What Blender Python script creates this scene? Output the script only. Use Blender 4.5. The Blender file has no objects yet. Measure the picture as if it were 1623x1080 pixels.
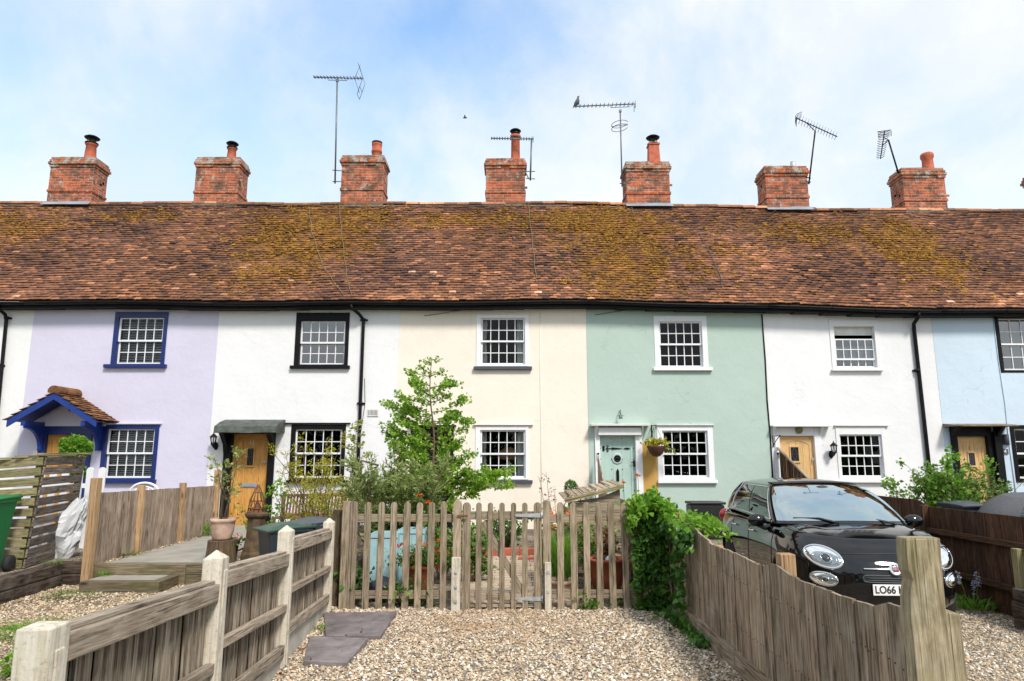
import bpy, math, random
import numpy as np
from mathutils import Vector, Matrix, Euler
from mathutils.bvhtree import BVHTree
from mathutils import noise as mnoise
R = math.radians
rng = random.Random(7)
nrg = np.random.default_rng(11)
sc = bpy.context.scene
COL = sc.collection

# ------------------------------------------------------------ camera
CAM_H = 1.65
TILT = R(9.85)
FPX = 1082.0                      # focal length in pixels of a 1623 px wide frame
cd = bpy.data.cameras.new('camera')
cd.sensor_width = 36.0
cd.lens = 36.0 * FPX / 1623.0
cd.clip_start = 0.05
cd.clip_end = 3000
cam = bpy.data.objects.new('camera', cd)
COL.objects.link(cam)
cam.location = (0, 0, CAM_H)
cam.rotation_euler = (R(90) + TILT, 0, 0)
sc.camera = cam

# ------------------------------------------------------------ light and exposure
SUN_EL, SUN_AZ = 48.0, 152.0      # azimuth clockwise from +Y (the way the camera looks)
w = bpy.data.worlds.new('World')
sc.world = w
w.use_nodes = True
nt = w.node_tree
nt.nodes.clear()
def WN(t, **k):
    n = nt.nodes.new(t)
    for a, b in k.items():
        setattr(n, a, b)
    return n
wout = WN('ShaderNodeOutputWorld')
bg = WN('ShaderNodeBackground')
sky = WN('ShaderNodeTexSky', sky_type='NISHITA', sun_disc=False)
sky.sun_elevation = R(SUN_EL)
sky.sun_rotation = R(SUN_AZ)
sky.air_density = 1.0
sky.dust_density = 0.6
sky.ozone_density = 1.5
tc = WN('ShaderNodeTexCoord')
nz = WN('ShaderNodeTexNoise'); nz.inputs['Scale'].default_value = 2.2; nz.inputs['Detail'].default_value = 7; nz.inputs['Roughness'].default_value = .55
nz.inputs['Distortion'].default_value = .25
nt.links.new(tc.outputs['Generated'], nz.inputs['Vector'])
nzf = WN('ShaderNodeTexNoise'); nzf.inputs['Scale'].default_value = 5; nzf.inputs['Detail'].default_value = 10; nzf.inputs['Roughness'].default_value = .62
nt.links.new(tc.outputs['Generated'], nzf.inputs['Vector'])
CT, ST = math.cos(TILT), math.sin(TILT)
def ray(x, y):
    dx = (x - 811.5) / FPX; dy = (540 - y) / FPX
    return Vector((dx, CT - ST * dy, ST + CT * dy))
# gaps of blue between the clouds: direction, angular radius, strength
gaps = [((730, 60), .17, 1.0), ((650, 150), .13, .8), ((560, 30), .14, .7), ((130, 190), .15, .35), ((20, 20), .16, .5), ((340, 170), .12, .35), ((480, 60), .10, .35),
        ((1560, 110), .16, .35), ((720, 250), .08, .4), ((240, 30), .12, .25)]
acc = None
def math_(op, a, b=None, clamp=False):
    n = WN('ShaderNodeMath', operation=op, use_clamp=clamp)
    for i, v in enumerate((a, b)):
        if v is None: continue
        if isinstance(v, (int, float)): n.inputs[i].default_value = v
        else: nt.links.new(v, n.inputs[i])
    return n.outputs[0]
mixv = WN('ShaderNodeVectorMath', operation='MULTIPLY_ADD')
nzc = WN('ShaderNodeTexNoise'); nzc.inputs['Scale'].default_value = 3.4; nzc.inputs['Detail'].default_value = 9; nzc.inputs['Roughness'].default_value = .66
nt.links.new(tc.outputs['Generated'], nzc.inputs['Vector'])
nt.links.new(nzc.outputs['Color'], mixv.inputs[0]); mixv.inputs[1].default_value = (.34, .34, .34)
nt.links.new(tc.outputs['Generated'], mixv.inputs[2])
for (gx, gy), rad, st in gaps:
    d = ray(gx, gy).normalized() + Vector((.17, .17, .17))
    dist = WN('ShaderNodeVectorMath', operation='DISTANCE')
    nt.links.new(mixv.outputs[0], dist.inputs[0]); dist.inputs[1].default_value = d
    mr = WN('ShaderNodeMapRange', interpolation_type='SMOOTHSTEP')
    nt.links.new(dist.outputs['Value'], mr.inputs['Value'])
    mr.inputs['From Min'].default_value = rad * .25; mr.inputs['From Max'].default_value = rad * 1.5
    mr.inputs['To Min'].default_value = st * .60; mr.inputs['To Max'].default_value = 0
    acc = mr.outputs[0] if acc is None else math_('MAXIMUM', acc, mr.outputs[0])
ns = WN('ShaderNodeMapRange'); nt.links.new(nz.outputs['Fac'], ns.inputs['Value'])
ns.inputs['From Min'].default_value = .35; ns.inputs['From Max'].default_value = .65
ns.inputs['To Min'].default_value = 0; ns.inputs['To Max'].default_value = .36
blue = math_('ADD', acc, math_('SUBTRACT', ns.outputs[0], .10), True)
nsf = WN('ShaderNodeMapRange'); nt.links.new(nzf.outputs['Fac'], nsf.inputs['Value'])
nsf.inputs['From Min'].default_value = .3; nsf.inputs['From Max'].default_value = .7
nsf.inputs['To Min'].default_value = -.16; nsf.inputs['To Max'].default_value = .16
blue = math_('ADD', blue, nsf.outputs[0], True)
CLOUD = (5.1, 5.65, 6.15, 1)
SKYK = 2.0
skm = WN('ShaderNodeMix', data_type='RGBA', blend_type='MULTIPLY'); skm.inputs['Factor'].default_value = 1
nt.links.new(sky.outputs[0], skm.inputs['A']); skm.inputs['B'].default_value = (SKYK * .96, SKYK * 1.12, SKYK * 1.13, 1)
mx = WN('ShaderNodeMix', data_type='RGBA')
nt.links.new(blue, mx.inputs['Factor'])
# thin grey-blue veils and whiter heaps within the cloud itself
nzw = WN('ShaderNodeTexNoise'); nzw.inputs['Scale'].default_value = 3.6; nzw.inputs['Detail'].default_value = 8; nzw.inputs['Roughness'].default_value = .6; nzw.inputs['Distortion'].default_value = .4
nt.links.new(tc.outputs['Generated'], nzw.inputs['Vector'])
nsw = WN('ShaderNodeMapRange'); nt.links.new(nzw.outputs['Fac'], nsw.inputs['Value']); nsw.inputs['From Min'].default_value = .41; nsw.inputs['From Max'].default_value = .57
cm = WN('ShaderNodeMix', data_type='RGBA'); nt.links.new(nsw.outputs[0], cm.inputs['Factor'])
cm.inputs['A'].default_value = (5.15, 5.85, 6.4, 1); cm.inputs['B'].default_value = (6.5, 6.6, 6.7, 1)
nt.links.new(cm.outputs['Result'], mx.inputs['A'])
nt.links.new(skm.outputs['Result'], mx.inputs['B'])
nt.links.new(mx.outputs['Result'], bg.inputs['Color'])
bg.inputs['Strength'].default_value = 0.115
nt.links.new(bg.outputs[0], wout.inputs[0])

sd = bpy.data.lights.new('sun', 'SUN')
sd.energy = 2.9
sd.angle = R(11)
sd.color = (1.0, .945, .865)
sun = bpy.data.objects.new('sun', sd)
COL.objects.link(sun)
_e, _a = R(SUN_EL), R(SUN_AZ)
sdir = Vector((math.sin(_a) * math.cos(_e), math.cos(_a) * math.cos(_e), math.sin(_e)))
sun.rotation_euler = sdir.to_track_quat('Z', 'Y').to_euler()
sun.location = (6, -8, 14)
sc.view_settings.view_transform = 'Standard'
sc.view_settings.look = 'None'
sc.view_settings.exposure = 0.44
sc.view_settings.gamma = 1

# ------------------------------------------------------------ measuring helpers
def PY(x, y, Y):                  # point where a picture position meets the upright plane at distance Y
    r = ray(x, y); t = Y / r.y
    return Vector((r.x * t, Y, CAM_H + r.z * t))
def G(x, y, z=0.0):               # the same on level ground of height z
    r = ray(x, y); t = (z - CAM_H) / r.z
    return Vector((r.x * t, r.y * t, z))
Y0 = 14.8                         # front wall of the terrace
def FX(x, y): return PY(x, y, Y0).x
def FZ(y): return PY(811, y, Y0).z

# ------------------------------------------------------------ objects
ORG = {}
def _props(o, label, cat, group=None, kind=None):
    if label: o['label'] = label
    if cat: o['category'] = cat
    if group: o['group'] = group
    if kind: o['kind'] = kind
def thing(name, label, cat, loc=(0, 0, 0), group=None, rotz=0.0, local=False):
    o = bpy.data.objects.new(name, None)
    COL.objects.link(o)
    o.empty_display_size = .2
    o.location = loc; o.rotation_euler = (0, 0, rotz)
    _props(o, label, cat, group)
    ORG[o.name] = Vector((0, 0, 0)) if local else Vector(loc)
    return o
BOXF = ((0, 3, 2, 1), (4, 5, 6, 7), (0, 1, 5, 4), (1, 2, 6, 5), (2, 3, 7, 6), (3, 0, 4, 7))
class MB:
    def __init__(s):
        s.v = []; s.f = []; s.uv = []; s.rn = []; s.mi = []; s.sm = []; s.M = None
    def add(s, vs, fs, uvs=None, r=None, mi=0, sm=False):
        b = len(s.v)
        if s.M is not None: vs = [s.M @ Vector(p) for p in vs]
        s.v.extend([tuple(p) for p in vs])
        if r is None: r = rng.random()
        for k, f in enumerate(fs):
            s.f.append([b + i for i in f])
            s.uv.append(uvs[k] if uvs else [(vs[i][0] + vs[i][1] * .7, vs[i][2]) for i in f])
            s.rn.append(r); s.mi.append(mi); s.sm.append(sm)
    def box(s, c, d, rot=None, g='z', r=None, mi=0, tap=1.0):
        # c centre, d size, g grain axis ('b' for brick courses)
        if r is None: r = rng.random()
        h = [k / 2 for k in d]
        loc = []
        for sx, sy, sz in ((-1, -1, -1), (1, -1, -1), (1, 1, -1), (-1, 1, -1), (-1, -1, 1), (1, -1, 1), (1, 1, 1), (-1, 1, 1)):
            k = tap if sz > 0 else 1
            loc.append(Vector((sx * h[0] * k, sy * h[1] * k, sz * h[2])))
        off = (0, 0) if g == 'b' else (r * 37.3, r * 91.7)
        uvs = []
        for f in BOXF:
            n = (loc[f[1]] - loc[f[0]]).cross(loc[f[2]] - loc[f[0]])
            ax = max(range(3), key=lambda i: abs(n[i]))
            oth = [i for i in range(3) if i != ax]
            if g == 'b':
                ua, va = (oth[0], oth[1])
                base = Vector(c)
            else:
                gi = 'xyz'.index(g)
                if gi in oth: ua = gi; va = [i for i in oth if i != gi][0]
                else: ua, va = oth
                base = Vector((0, 0, 0))
            uvs.append([((loc[i] + base)[ua] + off[0], (loc[i] + base)[va] + off[1]) for i in f])
        M = rot if rot is not None else Matrix.Identity(3)
        vs = [Vector(c) + (M @ p) for p in loc]
        s.add(vs, BOXF, uvs, r, mi)
    def span(s, a, b, **k):        # box from corner a to corner b
        c = [(a[i] + b[i]) / 2 for i in range(3)]; d = [abs(b[i] - a[i]) for i in range(3)]
        s.box(c, d, **k)
    def beam(s, p, q, wd, ht, up=(0, 0, 1), r=None, mi=0, tap=1.0):   # a board from p to q, grain along it
        p, q = Vector(p), Vector(q); L = (q - p).length
        z = (q - p).normalized(); y = Vector(up)
        x = y.cross(z)
        if x.length < 1e-4: x = Vector((1, 0, 0))
        x.normalize(); y = z.cross(x)
        rot = Matrix((x, y, z)).transposed()
        s.box((p + q) / 2, (wd, ht, L), rot=rot, g='z', r=r, mi=mi, tap=tap)
    def prism(s, poly, a, b, ax='y', r=None, mi=0, g=None):
        # poly in the two other axes; extruded between a and b
        if r is None: r = rng.random()
        n = len(poly)
        def mk(p, t):
            return {'y': (p[0], t, p[1]), 'x': (t, p[0], p[1]), 'z': (p[0], p[1], t)}[ax]
        vs = [mk(p, a) for p in poly] + [mk(p, b) for p in poly]
        fs = [list(range(n)), list(range(2 * n - 1, n - 1, -1))]
        o = r * 53.1
        sw = (lambda p: (p[1] + o, p[0] + o)) if g == 'v' else (lambda p: (p[0] + o, p[1] + o))
        uvs = [[sw(poly[i]) for i in range(n)], [sw(poly[i]) for i in range(n - 1, -1, -1)]]
        for i in range(n):
            j = (i + 1) % n
            fs.append([i, i + n, j + n, j])
            if g == 'v': uvs.append([(poly[i][1] + o, a), (poly[i][1] + o, b), (poly[j][1] + o, b), (poly[j][1] + o, a)])
            else: uvs.append([(poly[i][0] + o, a), (poly[i][0] + o, b), (poly[j][0] + o, b), (poly[j][0] + o, a)])
        s.add(vs, fs, uvs, r, mi)
    def tube(s, pts, rad, n=8, r=None, mi=0, cap=True, sm=True):
        pts = [Vector(p) for p in pts]
        if isinstance(rad, (int, float)): rad = [rad] * len(pts)
        vs = []; L = 0; ls = []
        prev = None
        for i, p in enumerate(pts):
            d = (pts[min(i + 1, len(pts) - 1)] - pts[max(i - 1, 0)])
            d = d.normalized() if d.length > 1e-9 else Vector((0, 0, 1))
            if prev is None:
                a = d.orthogonal().normalized()
            else:
                a = prev - d * prev.dot(d)
                a = a.normalized() if a.length > 1e-6 else d.orthogonal().normalized()
            prev = a
            b = d.cross(a)
            if i: L += (p - pts[i - 1]).length
            ls.append(L)
            for k in range(n):
                t = 2 * math.pi * k / n
                vs.append(p + (a * math.cos(t) + b * math.sin(t)) * rad[i])
        fs = []; uvs = []
        for i in range(len(pts) - 1):
            for k in range(n):
                k2 = (k + 1) % n
                fs.append([i * n + k, i * n + k2, (i + 1) * n + k2, (i + 1) * n + k])
                c0, c1 = k / n * 6.28 * rad[i], (k + 1) / n * 6.28 * rad[i]
                uvs.append([(ls[i], c0), (ls[i], c1), (ls[i + 1], c1), (ls[i + 1], c0)])
        if cap:
            fs.append(list(range(n - 1, -1, -1))); uvs.append([(0, 0)] * n)
            e = (len(pts) - 1) * n
            fs.append([e + k for k in range(n)]); uvs.append([(0, 0)] * n)
        s.add(vs, fs, uvs, r, mi, sm)
    def lathe(s, prof, c=(0, 0, 0), n=20, r=None, mi=0, sx=1, sy=1, sm=True):
        c = Vector(c); vs = []; fs = []; uvs = []
        for (rr, z) in prof:
            for k in range(n):
                t = 2 * math.pi * k / n
                vs.append(c + Vector((rr * sx * math.cos(t), rr * sy * math.sin(t), z)))
        for i in range(len(prof) - 1):
            for k in range(n):
                k2 = (k + 1) % n
                fs.append([i * n + k, i * n + k2, (i + 1) * n + k2, (i + 1) * n + k])
                uvs.append([(k / n, prof[i][1]), ((k + 1) / n, prof[i][1]), ((k + 1) / n, prof[i + 1][1]), (k / n, prof[i + 1][1])])
        if prof[0][0] > 1e-4: fs.append(list(range(n - 1, -1, -1))); uvs.append([(0, 0)] * n)
        if prof[-1][0] > 1e-4:
            e = (len(prof) - 1) * n; fs.append([e + k for k in range(n)]); uvs.append([(0, 0)] * n)
        s.add(vs, fs, uvs, r, mi, sm)
    def ball(s, c, rad, n=12, m=8, r=None, mi=0):
        if isinstance(rad, (int, float)): rad = (rad,) * 3
        c = Vector(c); vs = []; fs = []
        for i in range(m + 1):
            ph = math.pi * i / m
            for k in range(n):
                t = 2 * math.pi * k / n
                vs.append(c + Vector((rad[0] * math.sin(ph) * math.cos(t), rad[1] * math.sin(ph) * math.sin(t), -rad[2] * math.cos(ph))))
        for i in range(m):
            for k in range(n):
                k2 = (k + 1) % n
                fs.append([i * n + k, i * n + k2, (i + 1) * n + k2, (i + 1) * n + k])
        s.add(vs, fs, None, r, mi, True)
    def grid(s, P, nu, nv, r=None, mi=0, sm=True, wrap=False):
        # P[i][j] points
        vs = [p for row in P for p in row]; fs = []
        for i in range(nu - 1):
            for j in range(nv if wrap else nv - 1):
                j2 = (j + 1) % nv
                fs.append([i * nv + j, i * nv + j2, (i + 1) * nv + j2, (i + 1) * nv + j])
        s.add(vs, fs, None, r, mi, sm)
    def build(s, name, mats, parent=None, bevel=0, label=None, cat=None, group=None, kind=None, subd=0, solid=0):
        me = bpy.data.meshes.new(name)
        V = np.array(s.v, dtype=np.float64) if s.v else np.zeros((0, 3))
        if parent is not None: org = ORG[parent.name]
        elif kind == 'structure': org = Vector((0, 0, 0))
        else:
            mn = V.min(0); mxx = V.max(0)
            org = Vector(((mn[0] + mxx[0]) / 2, (mn[1] + mxx[1]) / 2, mn[2]))
        V = V - np.array(org)
        me.from_pydata(V.tolist(), [], s.f)
        uvl = me.uv_layers.new(name='UVMap')
        flat = [c for face in s.uv for p in face for c in p]
        uvl.data.foreach_set('uv', flat)
        at = me.attributes.new('rnd', 'FLOAT', 'FACE'); at.data.foreach_set('value', s.rn)
        if not isinstance(mats, (list, tuple)): mats = [mats]
        for m in mats: me.materials.append(m)
        me.polygons.foreach_set('material_index', s.mi)
        me.polygons.foreach_set('use_smooth', s.sm)
        me.update()
        o = bpy.data.objects.new(name, me)
        COL.objects.link(o)
        if parent is not None: o.parent = parent; ORG[o.name] = org
        else: o.location = org; ORG[o.name] = org
        if solid:
            md = o.modifiers.new('solid', 'SOLIDIFY'); md.thickness = solid; md.offset = -1
        if subd:
            md = o.modifiers.new('sub', 'SUBSURF'); md.levels = subd; md.render_levels = subd
        if bevel:
            md = o.modifiers.new('bev', 'BEVEL'); md.width = bevel; md.segments = 2; md.limit_method = 'ANGLE'; md.angle_limit = R(50)
        _props(o, label, cat, group, kind)
        return o
def npbuild(name, V, F, rn, mat, parent=None, smooth=False, **pr):
    # V (n,3) world points, F list/array of equal-length faces, rn per face
    F = np.asarray(F); nf, k = F.shape
    V = np.asarray(V, dtype=np.float64)
    if parent is not None: org = ORG[parent.name]
    elif pr.get('kind') == 'structure': org = Vector((0, 0, 0))
    else:
        mn = V.min(0); mxx = V.max(0); org = Vector(((mn[0] + mxx[0]) / 2, (mn[1] + mxx[1]) / 2, mn[2]))
    V = V - np.array(org)
    me = bpy.data.meshes.new(name)
    me.vertices.add(len(V)); me.vertices.foreach_set('co', V.ravel())
    me.loops.add(nf * k); me.loops.foreach_set('vertex_index', F.ravel().astype(np.int32))
    me.polygons.add(nf); me.polygons.foreach_set('loop_start', np.arange(0, nf * k, k, dtype=np.int32))
    me.polygons.foreach_set('loop_total', np.full(nf, k, dtype=np.int32))
    me.polygons.foreach_set('use_smooth', np.full(nf, smooth))
    me.update(calc_edges=True)
    at = me.attributes.new('rnd', 'FLOAT', 'FACE'); at.data.foreach_set('value', np.asarray(rn, dtype=np.float32))
    me.materials.append(mat)
    o = bpy.data.objects.new(name, me); COL.objects.link(o)
    if parent is not None: o.parent = parent
    else: o.location = org
    ORG[o.name] = org
    _props(o, pr.get('label'), pr.get('cat'), pr.get('group'), pr.get('kind'))
    return o
def text(name, body, size, mat, parent, loc, rot=(R(90), 0, 0), align='CENTER', ext=.002, sx=1.0, bold=0.0):
    cu = bpy.data.curves.new(name, 'FONT'); cu.body = body; cu.size = size; cu.extrude = ext; cu.align_x = align; cu.align_y = 'CENTER'; cu.offset = bold
    to = bpy.data.objects.new(name + '_src', cu); COL.objects.link(to)
    bpy.context.view_layer.update()
    me = bpy.data.meshes.new_from_object(to.evaluated_get(bpy.context.evaluated_depsgraph_get()))
    bpy.data.objects.remove(to); me.name = name
    me.materials.clear(); me.materials.append(mat)
    o = bpy.data.objects.new(name, me); COL.objects.link(o)
    o.parent = parent; o.location = Vector(loc) - ORG[parent.name]; o.rotation_euler = rot; o.scale = (sx, 1, 1)
    return o

# ------------------------------------------------------------ materials
def M_(name):
    m = bpy.data.materials.new(name); m.use_nodes = True
    t = m.node_tree; b = t.nodes['Principled BSDF']
    return m, t, b
def nd(t, ty, **k):
    n = t.nodes.new(ty)
    for a, b in k.items():
        if a in n.inputs: n.inputs[a].default_value = b
        else: setattr(n, a, b)
    return n
def ramp(t, fac, stops):
    n = t.nodes.new('ShaderNodeValToRGB'); e = n.color_ramp.elements
    while len(e) < len(stops): e.new(.5)
    for i, (p, c) in enumerate(stops):
        e[i].position = p; e[i].color = (c[0], c[1], c[2], 1) if not isinstance(c, (int, float)) else (c, c, c, 1)
    t.links.new(fac, n.inputs[0]); return n.outputs[0]
def noise(t, vec, scale, detail=4, rough=.55, dist=0):
    n = nd(t, 'ShaderNodeTexNoise', Scale=scale, Detail=detail, Roughness=rough, Distortion=dist)
    if vec is not None: t.links.new(vec, n.inputs['Vector'])
    return n.outputs['Fac']
def mul(t, a, b, op='MULTIPLY', clamp=False):
    n = t.nodes.new('ShaderNodeMath'); n.operation = op; n.use_clamp = clamp
    for i, v in enumerate((a, b)):
        if isinstance(v, (int, float)): n.inputs[i].default_value = v
        else: t.links.new(v, n.inputs[i])
    return n.outputs[0]
def mixc(t, f, a, b, bt='MIX'):
    n = t.nodes.new('ShaderNodeMix'); n.data_type = 'RGBA'; n.blend_type = bt
    for k, v in (('Factor', f), ('A', a), ('B', b)):
        if isinstance(v, (int, float)): n.inputs[k].default_value = v
        elif isinstance(v, tuple): n.inputs[k].default_value = (v[0], v[1], v[2], 1)
        else: t.links.new(v, n.inputs[k])
    return n.outputs['Result']
def bump(t, b, h, strength, dist=.01):
    n = nd(t, 'ShaderNodeBump', Strength=strength, Distance=dist); t.links.new(h, n.inputs['Height']); t.links.new(n.outputs[0], b.inputs['Normal'])
def obj_co(t): return t.nodes.new('ShaderNodeTexCoord').outputs['Object']
def geo(t): return t.nodes.new('ShaderNodeNewGeometry').outputs['Position']
def uvc(t, sc=(1, 1, 1), loc=(0, 0, 0)):
    m = nd(t, 'ShaderNodeMapping'); m.inputs['Scale'].default_value = sc; m.inputs['Location'].default_value = loc
    t.links.new(t.nodes.new('ShaderNodeUVMap').outputs[0], m.inputs['Vector']); return m.outputs[0]
def rnd(t):
    n = t.nodes.new('ShaderNodeAttribute'); n.attribute_name = 'rnd'; return n.outputs['Fac']
def spread(t, fac, lo, hi, a=0.3, b=0.7):
    n = nd(t, 'ShaderNodeMapRange'); n.inputs['From Min'].default_value = a; n.inputs['From Max'].default_value = b
    n.inputs['To Min'].default_value = lo; n.inputs['To Max'].default_value = hi; t.links.new(fac, n.inputs['Value']); return n.outputs[0]
def gain(t, col, f):             # multiply a colour by a scalar socket
    n = t.nodes.new('ShaderNodeVectorMath'); n.operation = 'SCALE'; t.links.new(col, n.inputs[0])
    if isinstance(f, (int, float)): n.inputs['Scale'].default_value = f
    else: t.links.new(f, n.inputs['Scale'])
    return n.outputs[0]

def plain(name, c, rough=.6, metal=0, var=.12, scale=6, bmp=.15, coat=0, spec=None):
    m, t, b = M_(name)
    n = noise(t, obj_co(t), scale, 6)
    col = mixc(t, spread(t, n, 0, 1), tuple(k * (1 - var) for k in c), tuple(min(1, k * (1 + var)) for k in c))
    t.links.new(col, b.inputs['Base Color'])
    b.inputs['Roughness'].default_value = rough; b.inputs['Metallic'].default_value = metal; b.inputs['Coat Weight'].default_value = coat
    if spec is not None: b.inputs['Specular IOR Level'].default_value = spec
    if bmp: bump(t, b, noise(t, obj_co(t), scale * 12, 4), bmp, .002)
    return m
def stucco(name, c, stain=(.55, .5, .42), amt=.25):
    m, t, b = M_(name); g = geo(t)
    n1 = noise(t, g, .9, 6, .6); n2 = noise(t, g, 5, 5, .6)
    col = mixc(t, spread(t, n1, 0, 1, .3, .7), tuple(k * .93 for k in c), c)
    col = mixc(t, mul(t, spread(t, n2, 0, 1, .5, .75), .06), col, stain)
    # streaks of old rain dirt under the eaves and rising damp near the ground
    mp = nd(t, 'ShaderNodeMapping'); mp.inputs['Scale'].default_value = (5.5, 1, .35); t.links.new(g, mp.inputs['Vector'])
    st = spread(t, noise(t, mp.outputs[0], 1.4, 5, .6), 0, 1, .56, .8)
    sz = t.nodes.new('ShaderNodeSeparateXYZ'); t.links.new(g, sz.inputs[0])
    lo = nd(t, 'ShaderNodeMapRange'); t.links.new(sz.outputs['Z'], lo.inputs['Value']); lo.inputs['From Min'].default_value = .95; lo.inputs['From Max'].default_value = .15
    hi = nd(t, 'ShaderNodeMapRange'); t.links.new(sz.outputs['Z'], hi.inputs['Value']); hi.inputs['From Min'].default_value = 4.2; hi.inputs['From Max'].default_value = 5.0
    k = mul(t, mul(t, st, mul(t, mul(t, lo.outputs[0], 1.0), hi.outputs[0], 'ADD', True)), amt, 'MULTIPLY', True)
    k = mul(t, mul(t, k, 1.5, 'MULTIPLY', True), mul(t, st, amt * .26), 'ADD', True)
    col = mixc(t, k, col, stain)
    t.links.new(col, b.inputs['Base Color']); b.inputs['Roughness'].default_value = .85; b.inputs['Specular IOR Level'].default_value = .25
    h = mul(t, mul(t, noise(t, g, 2.6, 5, .6), 3.4), mul(t, noise(t, g, 60, 3), .12), 'ADD')
    # hairline cracks
    v = nd(t, 'ShaderNodeTexVoronoi', feature='DISTANCE_TO_EDGE'); v.inputs['Scale'].default_value = .42
    wv = nd(t, 'ShaderNodeVectorMath', operation='MULTIPLY_ADD'); nn = nd(t, 'ShaderNodeTexNoise', Scale=2.5, Detail=6); t.links.new(g, nn.inputs['Vector'])
    t.links.new(nn.outputs['Color'], wv.inputs[0]); wv.inputs[1].default_value = (1.2, 1.2, 1.2); t.links.new(g, wv.inputs[2]); t.links.new(wv.outputs[0], v.inputs['Vector'])
    ck = spread(t, v.outputs['Distance'], 1, 0, 0, .006)
    ck = mul(t, ck, spread(t, noise(t, g, .7, 2), 0, 1, .50, .58))
    h = mul(t, h, mul(t, ck, .6), 'SUBTRACT')
    t.links.remove(b.inputs['Base Color'].links[0]); t.links.new(mixc(t, mul(t, ck, .30), col, tuple(q * .45 for q in c)), b.inputs['Base Color'])
    bump(t, b, h, .35, .012)
    return m
def wood(name, dark, mid, light, algae=0.0, rough=.8, sc=1.0, pale=0.0, var=.45, grime=.35, crack=.8):
    if crack > .5 and 'brown_st' not in name and 'sleeper' not in name: dark, mid, light = [(c[0] * 1.12, c[1] * 1.07, c[2] * 1.04) for c in (dark, mid, light)]
    m, t, b = M_(name)
    u = uvc(t, (1.5 * sc, 42 * sc, 1))
    n = noise(t, u, 1.7, 8, .68, .5)
    u2 = uvc(t, (.9 * sc, 7 * sc, 1)); n2 = noise(t, u2, 1.7, 5, .55, 2.8)
    fine = noise(t, uvc(t, (5, 170, 1)), 1.5, 4, .7)
    f = mul(t, mul(t, mul(t, n, .5), mul(t, n2, .5), 'ADD'), mul(t, mul(t, fine, .40), -.20, 'ADD'), 'ADD')
    col = ramp(t, f, [(.35, dark), (.47, mid), (.60, light)])
    ck = spread(t, noise(t, uvc(t, (.9, 48, 1)), 1.5, 3, .5, .8), 0, crack, .60, .65)
    col = mixc(t, ck, col, tuple(k * .3 for k in dark))
    # knots
    kn = nd(t, 'ShaderNodeTexVoronoi'); kn.inputs['Scale'].default_value = 1.0; kn.inputs['Randomness'].default_value = 1
    t.links.new(uvc(t, (2.3, 7.5, 1)), kn.inputs['Vector'])
    kk = spread(t, kn.outputs['Distance'], .9, 0, .05, .20)
    col = mixc(t, kk, col, tuple(k * .45 for k in dark))
    rr = mul(t, mul(t, rnd(t), var), 1 - var / 2, 'ADD')
    col = gain(t, col, rr)
    g = obj_co(t)
    col = mixc(t, mul(t, spread(t, noise(t, g, 2.6, 6, .65), 0, 1, .48, .72), grime), col, tuple(k * .5 for k in dark))
    if pale: col = mixc(t, mul(t, spread(t, noise(t, g, 4.2, 5), 0, 1, .5, .7), pale), col, (.50, .46, .40))
    if algae:
        col = mixc(t, mul(t, spread(t, noise(t, g, 2.2, 5, .7), 0, 1, .40, .66), algae), col, (.13, .14, .035))
    t.links.new(col, b.inputs['Base Color']); b.inputs['Roughness'].default_value = rough; b.inputs['Specular IOR Level'].default_value = .25
    bump(t, b, mul(t, f, mul(t, ck, .35), 'SUBTRACT'), .9, .008)
    return m
def brick(name, lich=.8):
    m, t, b = M_(name)
    br = nd(t, 'ShaderNodeTexBrick'); br.offset = .5; br.inputs['Scale'].default_value = 1
    br.inputs['Brick Width'].default_value = .225; br.inputs['Row Height'].default_value = .075; br.inputs['Mortar Size'].default_value = .011; br.inputs['Mortar Smooth'].default_value = .2
    br.inputs['Bias'].default_value = -.25
    br.inputs['Color1'].default_value = (.54, .105, .030, 1); br.inputs['Color2'].default_value = (.11, .035, .025, 1); br.inputs['Mortar'].default_value = (.36, .27, .20, 1)
    wv = nd(t, 'ShaderNodeVectorMath', operation='MULTIPLY_ADD'); nn = nd(t, 'ShaderNodeTexNoise', Scale=9, Detail=3); u = uvc(t); t.links.new(u, nn.inputs['Vector'])
    t.links.new(nn.outputs['Color'], wv.inputs[0]); wv.inputs[1].default_value = (.014, .014, 0); t.links.new(u, wv.inputs[2]); t.links.new(wv.outputs[0], br.inputs['Vector'])
    g = geo(t)
    col = gain(t, br.outputs['Color'], spread(t, noise(t, g, 9, 5), .72, 1.3))
    col = mixc(t, mul(t, spread(t, noise(t, g, 3.1, 7, .7), 0, 1, .48, .62), .8), col, (.085, .06, .045))
    # lichen and render patches
    col = mixc(t, mul(t, spread(t, noise(t, g, 4.3, 6, .65), 0, 1, .585 - (lich - .8) * .35, .64 - (lich - .8) * .35), .8), col, (.42, .41, .37))
    col = mixc(t, mul(t, spread(t, noise(t, g, 14, 3, .6), 0, 1, .60 - (lich - .8) * .3, .68 - (lich - .8) * .3), .6), col, (.24, .20, .08))
    t.links.new(col, b.inputs['Base Color']); b.inputs['Roughness'].default_value = .9
    bump(t, b, mul(t, mul(t, br.outputs['Fac'], -.7), mul(t, noise(t, g, 25, 5), .5), 'ADD'), .9, .012)
    return m
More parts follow.
